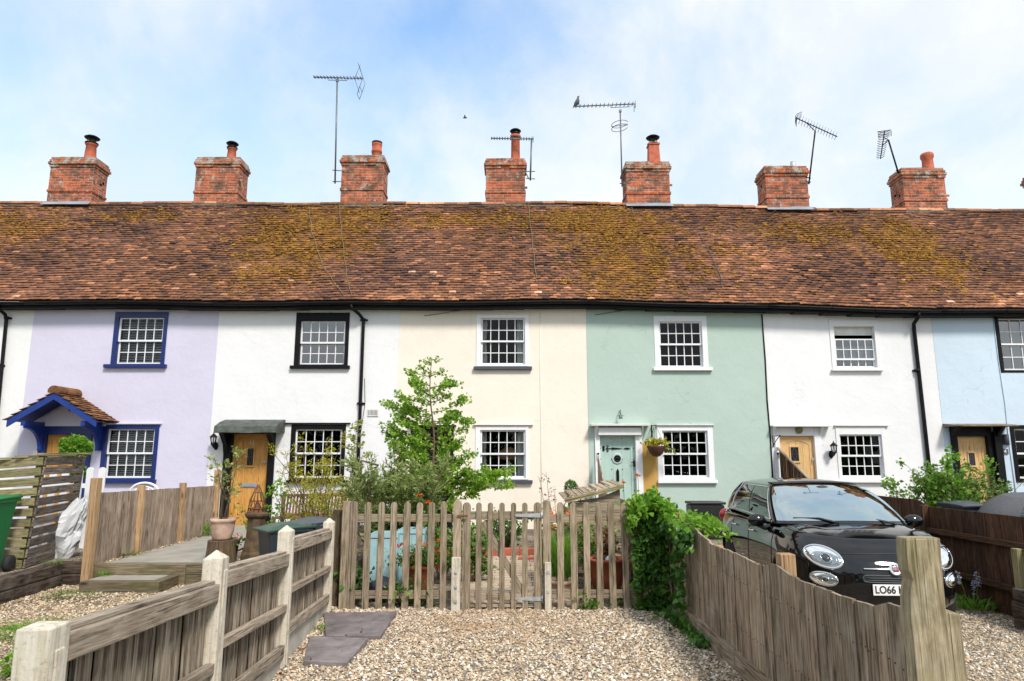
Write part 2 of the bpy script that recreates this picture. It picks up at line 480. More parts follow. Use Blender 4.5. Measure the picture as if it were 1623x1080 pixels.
def tiles(name, moss=True, tint=(1, 1, 1)):
    m, t, b = M_(name); g = geo(t)
    r = rnd(t)
    col = ramp(t, r, [(0.0, (.040, .024, .020)), (.22, (.095, .048, .033)), (.5, (.19, .086, .047)), (.74, (.32, .140, .070)), (.92, (.46, .225, .125)), (1.0, (.58, .37, .26))])
    big = noise(t, g, .33, 4, .5)
    col = gain(t, col, spread(t, big, .85, 1.6, .36, .64))
    col = mixc(t, mul(t, spread(t, noise(t, g, .5, 3, .5, 0), 0, 1, .45, .62), .45), col, mixc(t, .5, col, (.06, .035, .04)))
    n = noise(t, g, 18, 5, .6)
    col = gain(t, col, spread(t, n, .65, 1.4))
    if moss:
        # cushions of moss, thickest on a few stretches below the chimneys
        acc = None
        for (px, py, rx, rz, k) in MOSS:
            p = roofpt(px, py)
            d = nd(t, 'ShaderNodeVectorMath', operation='SUBTRACT'); t.links.new(g, d.inputs[0]); d.inputs[1].default_value = p
            s2 = nd(t, 'ShaderNodeVectorMath', operation='MULTIPLY'); t.links.new(d.outputs[0], s2.inputs[0]); s2.inputs[1].default_value = (1 / rx, 0, 1 / rz)
            l = nd(t, 'ShaderNodeVectorMath', operation='LENGTH'); t.links.new(s2.outputs[0], l.inputs[0])
            q = spread(t, l.outputs['Value'], k, 0, .15, 1.25)
            acc = q if acc is None else mul(t, acc, q, 'MAXIMUM')
        k = mul(t, mul(t, acc, .33), .050, 'ADD')
        nm = mul(t, mul(t, noise(t, g, 2.0, 6, .7), .48), mul(t, noise(t, g, 9, 5, .7), .52), 'ADD')
        mk = spread(t, mul(t, nm, k, 'ADD'), 0, 1, .63, .76)
        mc = ramp(t, noise(t, g, 5, 4), [(.34, (.065, .033, .014)), (.5, (.22, .098, .018)), (.66, (.38, .190, .030))])
        col = mixc(t, mul(t, mk, spread(t, noise(t, g, 26, 3, .6), .35, 1, .38, .58)), col, mc)
    # pale lichen flecks
    col = mixc(t, spread(t, noise(t, g, 22, 2, .5), 0, .55, .70, .75), col, (.5, .45, .38))
    col = mixc(t, 1.0, col, tint, 'MULTIPLY')
    t.links.new(col, b.inputs['Base Color']); b.inputs['Roughness'].default_value = .92; b.inputs['Specular IOR Level'].default_value = .2
    bump(t, b, n, .5, .01)
    return m
def leafm(name, dark, mid, light, trans=.35, rough=.5):
    m, t, b = M_(name)
    col = ramp(t, rnd(t), [(0, dark), (.5, mid), (1, light)])
    t.links.new(col, b.inputs['Base Color']); b.inputs['Roughness'].default_value = rough; b.inputs['Specular IOR Level'].default_value = .3
    tr = nd(t, 'ShaderNodeBsdfTranslucent'); t.links.new(gain(t, col, 1.25), tr.inputs['Color'])
    ms = nd(t, 'ShaderNodeMixShader'); ms.inputs[0].default_value = trans
    t.links.new(b.outputs[0], ms.inputs[1]); t.links.new(tr.outputs[0], ms.inputs[2])
    t.links.new(ms.outputs[0], t.nodes['Material Output'].inputs['Surface'])
    return m
def glass(name, ior=1.5, tint=(.75, .8, .78), boost=0.0, gcol=(1, 1, 1)):
    m, t, b = M_(name)
    t.nodes.remove(b)
    fr = nd(t, 'ShaderNodeFresnel', IOR=ior)
    tr = nd(t, 'ShaderNodeBsdfTransparent'); tr.inputs['Color'].default_value = (*tint, 1)
    gl = nd(t, 'ShaderNodeBsdfGlossy'); gl.inputs['Roughness'].default_value = .015; gl.inputs['Color'].default_value = (*gcol, 1)
    bp = nd(t, 'ShaderNodeBump', Strength=.25, Distance=.01); t.links.new(noise(t, geo(t), 1.7, 2), bp.inputs['Height']); t.links.new(bp.outputs[0], gl.inputs['Normal'])
    ms = nd(t, 'ShaderNodeMixShader')
    t.links.new(mul(t, fr.outputs[0], boost, 'ADD', True), ms.inputs[0]); t.links.new(tr.outputs[0], ms.inputs[1]); t.links.new(gl.outputs[0], ms.inputs[2])
    t.links.new(ms.outputs[0], t.nodes['Material Output'].inputs['Surface'])
    return m
def stonem(name, stops, rough=.8):
    m, t, b = M_(name)
    col = ramp(t, rnd(t), stops)
    # sandier, browner stones where the drive is worn in front of the gate
    g = geo(t)
    n = noise(t, g, 30, 3); col = gain(t, col, spread(t, n, .8, 1.2))
    p = nd(t, 'ShaderNodeVectorMath', operation='DISTANCE'); t.links.new(g, p.inputs[0]); p.inputs[1].default_value = (-.2, 7.4, 0)
    k = mul(t, spread(t, p.outputs['Value'], 1, 0, .35, 1.5), spread(t, noise(t, g, 2.6, 4), .25, 1, .35, .6))
    col = mixc(t, mul(t, k, .62), col, (.36, .22, .11))
    t.links.new(col, b.inputs['Base Color']); b.inputs['Roughness'].default_value = rough
    return m

# ------------------------------------------------------------ roof geometry of the whole terrace
def sag(x):                       # the old roof drops a little to the right and waves
    k = max(0.0, min(1.0, (x - 1.0) / 11.0))
    return -.20 * k * k * (3 - 2 * k) + .014 * math.sin(x * 1.3) + .012 * math.sin(x * .53 + 1)
PITCH = R(48)
EY, EZ = Y0 - .27, 5.055
RUN = 3.02
RY, RZ = EY + RUN, EZ + RUN * math.tan(PITCH)
def roofpt(px, py):
    r = ray(px, py); tp = math.tan(PITCH)
    t = (EZ - CAM_H - EY * tp) / (r.z - r.y * tp)
    return Vector((r.x * t, r.y * t, CAM_H + r.z * t))
MOSS = [(490, 370, 2.0, 1.44, 1.0), (560, 345, 1.38, 0.6, 0.8), (430, 430, 1.12, 0.96, 0.6), (960, 360, 1.88, 1.08, 1.0), (990, 430, 1.5, 1.2, 0.75), (1440, 385, 1.25, 1.2, 1.0), (1475, 415, 0.88, 0.84, 0.9), (20, 360, 1.88, 0.96, 0.55), (220, 345, 1.5, 0.36, 0.6), (1290, 365, 2.0, 0.6, 0.6), (730, 350, 2.75, 0.42, 0.6), (870, 350, 2.0, 0.6, 0.55), (1100, 400, 1.88, 1.2, 0.35)]

MAT = {}
W_ = MAT
W_['white_wall'] = stucco('white_render', (.80, .80, .80), (.45, .43, .38), .30)
W_['white_wall_b'] = stucco('white_render_bright', (.80, .795, .805), (.55, .52, .48), .18)
W_['lavender'] = stucco('lavender_render', (.625, .60, .735), (.66, .66, .74), .2)
W_['cream'] = stucco('cream_render', (.87, .785, .68), (.60, .50, .38), .25)
W_['green'] = stucco('sage_render', (.45, .56, .50), (.50, .60, .52), .35)
W_['blue'] = stucco('pale_blue_render', (.57, .68, .785), (.6, .66, .70), .2)
W_['ochre'] = stucco('ochre_render', (.55, .33, .09), (.40, .30, .16), .5)
W_['tile'] = tiles('clay_tiles')
W_['porchtile'] = tiles('porch_tiles', moss=False, tint=(.66, .68, .55))
W_['brick'] = brick('old_brick')
W_['mortar'] = plain('mortar', (.27, .235, .19), .9, bmp=.5, scale=10, var=.35)
W_['lichen'] = plain('lichen_brick', (.20, .145, .10), .95, bmp=.6, scale=7, var=.6)
W_['capbrick'] = brick('old_cap_brick', .98)
W_['lead'] = plain('lead', (.24, .28, .33), .5, .0, var=.2, scale=3)
W_['pot'] = plain('terracotta', (.47, .12, .06), .8, var=.25, scale=8)
W_['pot_pale'] = plain('weathered_terracotta', (.50, .34, .26), .9, var=.35, scale=7, bmp=.3)
W_['black'] = plain('black_paint', (.006, .006, .007), .5, var=.3, spec=.18)
W_['iron'] = plain('black_iron', (.006, .006, .007), .5, var=.3, spec=.2)
W_['blue_paint'] = plain('blue_paint', (.005, .020, .135), .4, var=.15)
W_['bright_blue'] = plain('bright_blue_paint', (.006, .034, .22), .42, var=.15)
W_['white_paint'] = plain('white_paint', (.80, .80, .82), .45, var=.04)
W_['offwhite'] = plain('off_white_paint', (.66, .66, .63), .55, var=.12)
W_['mint'] = plain('mint_paint', (.42, .57, .51), .5, var=.07)
W_['slate_sill'] = plain('slate_sill', (.055, .065, .085), .6)
W_['oak'] = wood('oak_door', (.40, .17, .035), (.55, .27, .065), (.66, .36, .11), rough=.45, sc=1.0, var=.12, grime=.05, crack=.12)
W_['oak_pale'] = wood('pale_oak_door', (.56, .33, .12), (.68, .43, .19), (.76, .51, .26), rough=.5, sc=1.0, var=.1, grime=.03, crack=.08)
W_['fence'] = wood('weathered_fence', (.085, .060, .040), (.22, .170, .122), (.40, .335, .255), pale=.3, algae=.12, sc=.8)
W_['fence_pale'] = wood('pale_fence', (.17, .125, .085), (.31, .25, .18), (.45, .38, .29), pale=.25, algae=.10)
W_['pales'] = wood('grey_pales', (.085, .065, .048), (.215, .18, .14), (.38, .33, .27), pale=.3, algae=.12)
W_['rail'] = wood('grey_rails', (.13, .10, .075), (.27, .225, .175), (.40, .345, .28), pale=.3, algae=.05)
W_['picket'] = wood('picket_wood', (.11, .083, .058), (.26, .205, .15), (.40, .335, .255), algae=.30, pale=.15)
W_['newpost'] = wood('newer_post', (.24, .14, .07), (.38, .25, .14), (.50, .35, .21), algae=.05)
W_['board_l'] = wood('brown_boards', (.12, .085, .06), (.27, .205, .155), (.40, .33, .26), pale=.3)
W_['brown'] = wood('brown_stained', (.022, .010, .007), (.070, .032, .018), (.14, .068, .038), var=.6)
W_['mossy'] = wood('mossy_post', (.11, .085, .05), (.28, .23, .155), (.46, .40, .29), algae=.5, pale=.35, grime=.6)
W_['sleeper'] = wood('old_sleeper', (.018, .012, .009), (.05, .034, .026), (.14, .10, .075), var=.5, pale=.15)
W_['step'] = wood('step_timber', (.06, .045, .03), (.14, .11, .075), (.24, .20, .14), algae=.3)
W_['pallet_g'] = wood('green_slats', (.10, .09, .04), (.24, .21, .11), (.36, .32, .19), algae=.45)
W_['pallet'] = wood('grey_slats', (.06, .05, .042), (.16, .135, .115), (.28, .24, .21), var=.5)
W_['bark'] = wood('bark', (.030, .020, .013), (.09, .06, .04), (.17, .12, .08), sc=2.5, algae=.2)
W_['twig'] = plain('twig', (.13, .085, .05), .85, var=.3, scale=20)
W_['bench'] = wood('red_bench', (.09, .035, .03), (.17, .075, .06), (.25, .13, .10))
W_['concrete'] = plain('concrete', (.46, .43, .37), .9, var=.22, scale=5, bmp=.5)
def concpost():
    m, t, b = M_('concrete_post'); g = geo(t)
    mp = nd(t, 'ShaderNodeMapping'); mp.inputs['Scale'].default_value = (22, 22, 1.3); t.links.new(g, mp.inputs['Vector'])
    s = noise(t, mp.outputs[0], 1.6, 6, .65); n = noise(t, g, 14, 6, .7)
    col = ramp(t, s, [(.32, (.34, .28, .20)), (.45, (.56, .50, .40)), (.6, (.66, .61, .52))])
    col = mixc(t, mul(t, spread(t, n, 0, 1, .52, .68), .55), col, (.26, .23, .17))
    col = mixc(t, mul(t, spread(t, noise(t, g, 60, 3), 0, 1, .6, .68), .4), col, (.15, .13, .10))
    t.links.new(col, b.inputs['Base Color']); b.inputs['Roughness'].default_value = .92; bump(t, b, mul(t, n, s, 'ADD'), .8, .006); return m
W_['post_conc'] = concpost()
W_['pathc'] = plain('path_concrete', (.30, .28, .24), .9, var=.2, scale=3, bmp=.5)
W_['galv'] = plain('galvanised', (.50, .53, .55), .45, .5, var=.25, scale=14)
W_['alu'] = plain('aluminium', (.15, .17, .18), .5, .5, var=.3)
W_['rust'] = plain('rust', (.17, .07, .035), .85, .2, var=.5, scale=12, bmp=.4)
W_['glass'] = glass('window_glass', 1.33, (.80, .83, .83))
W_['glass_sky'] = glass('window_glass_bright', 1.5, (.5, .55, .56), .16)
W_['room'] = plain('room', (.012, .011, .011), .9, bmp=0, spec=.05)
W_['blind'] = plain('blind', (.75, .76, .78), .6, bmp=0)
W_['curtain'] = plain('curtain', (.72, .71, .67), .9, bmp=.1)
W_['lead_wire'] = plain('lead_wire', (.20, .16, .09), .8, bmp=0)
W_['plastic_green'] = plain('green_plastic', (.012, .17, .055), .4, var=.1)
W_['plastic_dark'] = plain('dark_plastic', (.025, .035, .045), .42, var=.15)
W_['plastic_lid'] = plain('dark_green_lid', (.035, .075, .05), .35, var=.2)
W_['plastic_grey'] = plain('grey_plastic', (.07, .08, .095), .45, var=.15)
W_['sack'] = plain('white_sack', (.62, .64, .67), .6, var=.1, bmp=.2)
W_['aqua'] = plain('aqua_paint', (.34, .52, .56), .5, var=.12)
W_['water_butt'] = W_['plastic_dark']
W_['blackbag'] = plain('black_bag', (.02, .025, .04), .3, var=.3)
W_['slab_b'] = plain('grey_slate_slab', (.20, .175, .175), .7, var=.38, scale=7, bmp=1)
W_['slab'] = plain('slate_slab', (.165, .140, .145), .7, var=.38, scale=7, bmp=1)
W_['soil'] = plain('soil', (.065, .045, .03), .95, var=.5, scale=4, bmp=1)
W_['pave'] = plain('paver', (.47, .37, .28), .9, var=.16, scale=3, bmp=.1)
W_['dome'] = plain('dark_lens', (.02, .02, .025), .15, bmp=0)
W_['basket'] = plain('basket', (.09, .03, .018), .8, var=.4, scale=30)
W_['bird'] = plain('bird_feather', (.09, .09, .10), .8, var=.4, scale=30)
W_['moss'] = leafm('moss', (.09, .045, .015), (.26, .125, .020), (.46, .25, .045), .05, .9)
W_['l_mid'] = leafm('leaf_green', (.035, .085, .012), (.10, .21, .025), (.22, .38, .05))
W_['l_fresh'] = leafm('leaf_fresh', (.06, .15, .012), (.155, .33, .03), (.31, .52, .07), .45)
W_['l_ginkgo'] = leafm('leaf_fan', (.08, .18, .015), (.24, .42, .04), (.48, .66, .11), .5)
W_['l_olive'] = leafm('leaf_olive', (.10, .14, .035), (.26, .33, .10), (.46, .53, .22), .42)
W_['l_yellow'] = leafm('leaf_yellow', (.24, .20, .012), (.42, .40, .03), (.58, .58, .10), .45)
W_['l_dark'] = leafm('leaf_ivy', (.016, .055, .010), (.055, .15, .022), (.15, .31, .05), .3, .35)
W_['l_dry'] = leafm('leaf_dry', (.10, .04, .02), (.24, .12, .07), (.40, .25, .14), .3)
W_['l_pale'] = leafm('leaf_pale', (.16, .20, .05), (.30, .35, .10), (.45, .48, .18), .4)
W_['petal_o'] = leafm('petal_orange', (.55, .06, .01), (.72, .12, .02), (.80, .22, .06), .3)
W_['petal_r'] = leafm('petal_red', (.45, .02, .02), (.62, .05, .04), (.75, .14, .10), .3)
W_['petal_p'] = leafm('petal_pink', (.35, .05, .16), (.55, .16, .30), (.75, .55, .20), .3)
W_['petal_l'] = leafm('petal_lilac', (.30, .32, .48), (.42, .45, .60), (.6, .6, .7), .3)

# ================================================================ THE SETTING: ground
def gz(x, y):
    def ss(a, b, v):
        k = max(0., min(1., (v - a) / (b - a))); return k * k * (3 - 2 * k)
    z = 0.0
    if x < -2.12:
        z = .25 * ss(9.50, 9.54, y) if x > -5.8 else .28 * ss(-5.95, -6.05, x) * (1 if y > 5 else 0)
        if x <= -5.8 and y > 9.6: z = max(z, .25)
    elif x < 1.8:
        z = .20 * ss(8.2, 12.5, y)
    else:
        z = -.19 + .33 * ss(12.2, 13.2, y)
        if x > 6.0: z = -.12 + .26 * ss(12.2, 13.2, y)
    z += .012 * mnoise.noise(Vector((x * 1.1, y * 1.1, 0))) if abs(x) < 20 else 0
    return z
xs = sorted(set([-600, -200, -80, -40, -25] + [round(-18 + i * .15, 3) for i in range(241)] + [25, 40, 80, 200, 600] + [-6.05, -5.95, -2.13, -2.11, 1.79, 1.81]))
ys = sorted(set([-400, -120, -40, -15, -6, -3] + [round(-1 + i * .15, 3) for i in range(140)] + [9.50, 9.54, 25, 40, 90, 300, 900]))
gm = []
m, t, b = M_('ground')
g_ = geo(t)
sx = t.nodes.new('ShaderNodeSeparateXYZ'); t.links.new(g_, sx.inputs[0])
v = nd(t, 'ShaderNodeTexVoronoi', Scale=42.0); t.links.new(g_, v.inputs['Vector'])
vh = t.nodes.new('ShaderNodeSeparateColor'); t.links.new(v.outputs['Color'], vh.inputs[0])
stones = ramp(t, vh.outputs[0], [(0, (.16, .12, .09)), (.4, (.36, .27, .18)), (.75, (.52, .42, .31)), (1, (.70, .64, .56))])
stones = gain(t, stones, spread(t, v.outputs['Distance'], 1.0, .45, .1, .6))
soil = ramp(t, noise(t, g_, 7, 8, .7), [(.3, (.03, .021, .014)), (.5, (.07, .05, .033)), (.7, (.16, .12, .08))])
k = spread(t, noise(t, g_, 1.1, 5), 0, .75, .50, .58)
base = mixc(t, k, stones, soil)
k2 = nd(t, 'ShaderNodeMapRange'); t.links.new(sx.outputs['Y'], k2.inputs['Value']); k2.inputs['From Min'].default_value = 7.95; k2.inputs['From Max'].default_value = 8.05
base2 = mixc(t, mul(t, k2.outputs[0], spread(t, sx.outputs['X'], 1, 0, 1.75, 1.85)), stones, base)
k3 = nd(t, 'ShaderNodeMapRange'); t.links.new(sx.outputs['Y'], k3.inputs['Value']); k3.inputs['From Min'].default_value = 1.5; k3.inputs['From Max'].default_value = .9
verge = ramp(t, noise(t, g_, 6, 6, .7), [(.3, (.02, .035, .01)), (.55, (.05, .08, .02)), (.75, (.10, .12, .04))])
base2 = mixc(t, k3.outputs[0], base2, verge)
t.links.new(base2, b.inputs['Base Color']); b.inputs['Roughness'].default_value = .95
bump(t, b, v.outputs['Distance'], .8, .02)
GROUND = m
V = [(x, y, gz(x, y)) for y in ys for x in xs]
nx = len(xs)
F = [(j * nx + i, j * nx + i + 1, (j + 1) * nx + i + 1, (j + 1) * nx + i) for j in range(len(ys) - 1) for i in range(nx - 1)]
npbuild('ground', V, F, np.zeros(len(F)), GROUND, kind='structure')

# ================================================================ THE TERRACE
Z_UP = FZ(674)                   # first-floor line
def wall_with_holes(x0, x1, z0, z1, holes, y=Y0, depth=.16, jetty=True):
    mb = MB()
    X = sorted(set([x0, x1] + [h[0] for h in holes] + [h[1] for h in holes])); Z = sorted(set([z0, z1] + [h[2] for h in holes] + [h[3] for h in holes]))
    for i in range(len(X) - 1):
        for j in range(len(Z) - 1):
            cx, cz = (X[i] + X[i + 1]) / 2, (Z[j] + Z[j + 1]) / 2
            if any(h[0] < cx < h[1] and h[2] < cz < h[3] for h in holes): continue
            mb.add([(X[i], y, Z[j]), (X[i + 1], y, Z[j]), (X[i + 1], y, Z[j + 1]), (X[i], y, Z[j + 1])], [(0, 1, 2, 3)])
    for h in holes:
        a, b_, c, d = h[:4]
        for q in (((a, c), (a, d)), ((a, d), (b_, d)), ((b_, d), (b_, c)), ((b_, c), (a, c))):
            (p0, p1) = q
            mb.add([(p0[0], y, p0[1]), (p1[0], y, p1[1]), (p1[0], y + depth, p1[1]), (p0[0], y + depth, p0[1])], [(0, 1, 2, 3)])
    return mb
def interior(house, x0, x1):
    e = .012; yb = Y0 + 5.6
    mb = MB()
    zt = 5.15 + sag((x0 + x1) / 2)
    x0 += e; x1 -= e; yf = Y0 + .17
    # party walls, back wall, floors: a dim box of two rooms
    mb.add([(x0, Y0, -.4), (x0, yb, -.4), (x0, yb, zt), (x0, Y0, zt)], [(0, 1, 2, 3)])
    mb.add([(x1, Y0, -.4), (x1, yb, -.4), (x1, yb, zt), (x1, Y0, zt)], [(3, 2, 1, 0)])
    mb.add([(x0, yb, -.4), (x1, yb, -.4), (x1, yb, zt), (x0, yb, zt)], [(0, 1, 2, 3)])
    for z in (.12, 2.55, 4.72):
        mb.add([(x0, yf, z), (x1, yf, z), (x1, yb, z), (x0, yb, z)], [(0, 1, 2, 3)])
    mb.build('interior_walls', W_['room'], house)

def window(house, outer, sash, ncol, frame, mat_sash='white_paint', sill=None, ledge=None, recess=.05, dress=None, gl='glass', proud=.022, sillmat=None, lowered=None, rows=4, label=None):
    """outer, sash: (xl, xr, ytop, ybot) in picture units measured on the wall"""
    ym = (outer[2] + outer[3]) / 2
    ox0, ox1 = FX(outer[0], ym), FX(outer[1], ym); oz1, oz0 = FZ(outer[2]), FZ(outer[3])
    sx0, sx1 = FX(sash[0], ym), FX(sash[1], ym); sz1, sz0 = FZ(sash[2]), FZ(sash[3])
    y = Y0
    mb = MB(); pr = y - proud; bk = y + .10
    mb.span((ox0, pr, oz0), (sx0, bk, oz1), g='z'); mb.span((sx1, pr, oz0), (ox1, bk, oz1), g='z')
    mb.span((sx0 - .001, pr + .002, sz1), (sx1 + .001, bk, oz1 - .001), g='x'); mb.span((sx0 - .001, pr + .002, oz0 + .001), (sx1 + .001, bk, sz0), g='x')
    win = mb.build('window', W_[frame], house, bevel=.004, label=label)
    zm = (sz0 + sz1) / 2
    st = .036; bar = .018
    def one_sash(z0, z1, yy, nr, nm='sash'):
        s = MB(); W = W_[mat_sash]
        x0, x1 = sx0 + .002, sx1 - .002
        s.span((x0, yy, z0), (x0 + st, yy + .038, z1)); s.span((x1 - st, yy, z0), (x1, yy + .038, z1))
        s.span((x0 + st, yy + .001, z0), (x1 - st, yy + .037, z0 + st * 1.1), g='x'); s.span((x0 + st, yy + .001, z1 - st * .8), (x1 - st, yy + .037, z1), g='x')
        for i in range(1, ncol):
            xx = x0 + st + (x1 - x0 - 2 * st) * i / ncol
            s.span((xx - bar / 2, yy + .004, z0 + st), (xx + bar / 2, yy + .034, z1 - st * .8))
        for j in range(1, nr):
            zz = z0 + st + (z1 - z0 - 2 * st) * j / nr
            s.span((x0 + st, yy + .006, zz - bar / 2), (x1 - st, yy + .032, zz + bar / 2), g='x')
        return s.build(nm, W, win, bevel=.002)
    yy = y + recess - .02
    if lowered:
        zt = FZ(lowered)
        one_sash(sz0 + .17, zt, yy, 2); one_sash(sz0, zm + .02, yy + .042, 2)
        gtop = zt
    else:
        one_sash(zm - .018, sz1, yy, rows // 2); one_sash(sz0, zm + .018, yy + .042, rows // 2)
        gtop = sz1
    g = MB()
    if lowered:
        g.add([(sx0 + .01, yy + .02, sz0 + .18), (sx1 - .01, yy + .02, sz0 + .18), (sx1 - .01, yy + .02, gtop), (sx0 + .01, yy + .02, gtop)], [(0, 1, 2, 3)])
        g.add([(sx0 + .01, yy + .062, sz0), (sx1 - .01, yy + .062, sz0), (sx1 - .01, yy + .062, zm), (sx0 + .01, yy + .062, zm)], [(0, 1, 2, 3)])
    else:
        # each pane leans a hair differently, as old hand-cut glass does
        for (za, zb, dy) in ((zm, sz1, .02), (sz0, zm, .062)):
            for i in range(ncol):
                for j in range(rows // 2):
                    xa = sx0 + (sx1 - sx0) * i / ncol; xb = sx0 + (sx1 - sx0) * (i + 1) / ncol
                    z0_ = za + (zb - za) * j / (rows // 2); z1_ = za + (zb - za) * (j + 1) / (rows // 2)
                    a, b_, c = [rng.uniform(-.0012, .0012) for _ in range(3)]
                    g.add([(xa, yy + dy + a, z0_), (xb, yy + dy + b_, z0_), (xb, yy + dy + c, z1_), (xa, yy + dy + a + c - b_, z1_)], [(0, 1, 2, 3)])
    g.build('glass', W_[gl], win)
    if sill:
        s = MB(); xa, xb = FX(sill[0], outer[3]), FX(sill[1], outer[3]); za, zb = FZ(sill[3]), FZ(sill[2])
        s.span((xa, y - .085, za), (xb, y + .03, zb - .003), g='x'); s.build('sill', W_[sillmat or frame], win, bevel=.004)
    if ledge:
        s = MB(); s.span((FX(ledge[0], ledge[2]), y - .06, FZ(ledge[2]) - .010), (FX(ledge[1], ledge[2]), y + .01, FZ(ledge[2]) + .014), g='x')
        s.build('drip_ledge', W_[ledge[3]], win, bevel=.003)
    yb = y + .16
    if dress == 'blind':
        s = MB(); n = 26
        for i in range(n):
            zz = sz0 + .02 + (sz1 - sz0 - .04) * (i + .5) / n
            s.box(((sx0 + sx1) / 2, yb, zz), (sx1 - sx0 - .03, .030, .0025), rot=Matrix.Rotation(R(34 + rng.uniform(-3, 3)), 3, 'X'), g='x')
        s.build('blind', W_['blind'], win)
    elif dress == 'curtain' or dress == 'curtain_low':
        s = MB()
        for side in (0, 1):
            P = []; wd = .16 if side else .13
            for i in range(22):
                k = i / 21; x = (sx0 - .03 + wd * 1.2 * k) if not side else (sx1 + .03 - wd * 1.3 * k)
                P.append([(x + .01 * math.sin(9 * z_), yb + .03 + .022 * math.sin(k * 24 + z_), sz0 - .03 + (sz1 - sz0 + .06) * z_) for z_ in [q / 9 for q in range(10)]])
            s.grid(P, 22, 10)
        s.build('curtain', W_['curtain'], win)
    elif dress == 'roller':
        s = MB(); s.span((sx0, y + .10, FZ(lowered) + .09), (sx1, y + .115, sz1)); s.build('blind', W_['offwhite'], win)
    return (sx0, sx1, sz0, sz1), win
def hole(outer):
    ym = (outer[2] + outer[3]) / 2
    return (FX(outer[0], ym) + .01, FX(outer[1], ym) - .01, FZ(outer[3]) + .01, FZ(outer[2]) - .01)

def plank_door(house, xl, xr, ytop, z0, mat, planks=5, arch=True, lite=None, yd=None, label=None):
    """xl, xr at door mid height"""
    x0, x1 = FX(xl, 745), FX(xr, 745); z1 = FZ(ytop)
    y = yd or Y0 + .07
    mb = MB()
    mb.span((x0, y, z0), (x1, y + .045, z1), g='z', r=.5)                       # the leaf behind
    fw = .09
    mb.span((x0, y - .016, z0), (x0 + fw, y, z1), g='z'); mb.span((x1 - fw, y - .016, z0), (x1, y, z1), g='z')
    mb.span((x0 + fw, y - .015, z0), (x1 - fw, y, z0 + .2), g='x')
    if arch:
        n = 14; xa, xb = x0 + fw, x1 - fw; poly = [(xa, z1)] + [(xa + (xb - xa) * i / n, z1 - .10 - .09 * (2 * i / n - 1) ** 2) for i in range(n + 1)] + [(xb, z1)]
        mb.prism(poly, y - .015, y, 'y')
    else: mb.span((x0 + fw, y - .015, z1 - .12), (x1 - fw, y, z1), g='x')
    pw = (x1 - x0 - 2 * fw) / planks
    for i in range(planks):
        mb.span((x0 + fw + pw * i + .0035, y - .006, z0 + .2), (x0 + fw + pw * (i + 1) - .0035, y - .001, z1 - .10), g='z')
    d = mb.build('door', W_[mat], house, label=label)
    if lite:
        lx, ly0, ly1, lw = lite
        cx = FX(lx, 745); a, b_ = FZ(ly1), FZ(ly0)
        s = MB(); s.span((cx - lw / 2 - .02, y - .024, a - .02), (cx - lw / 2, y - .005, b_ + .02)); s.span((cx + lw / 2, y - .024, a - .02), (cx + lw / 2 + .02, y - .005, b_ + .02))
        s.span((cx - lw / 2, y - .024, b_), (cx + lw / 2, y - .005, b_ + .02), g='x'); s.span((cx - lw / 2 - .03, y - .032, a - .035), (cx + lw / 2 + .03, y - .005, a - .001), g='x')
        s.build('light_frame', W_[mat], d)
        s = MB(); s.span((cx - lw / 2, y - .012, a), (cx + lw / 2, y - .007, b_)); s.build('door_light', W_['dome'], d)
        s = MB(); mz = (a + b_) / 2; q = (b_ - a) / 4
        for (p0, p1) in (((0, b_), (lw * .35, mz)), ((0, b_), (-lw * .35, mz)), ((0, a), (lw * .35, mz)), ((0, a), (-lw * .35, mz)), ((-lw * .5, mz), (lw * .5, mz))):
            s.beam((cx + p0[0], y - .014, p0[1]), (cx + p1[0], y - .014, p1[1]), .006, .004, up=(0, 1, 0))
        s.build('leading', W_['plastic_grey'], d)
    return d, x0, x1, z0, z1, y

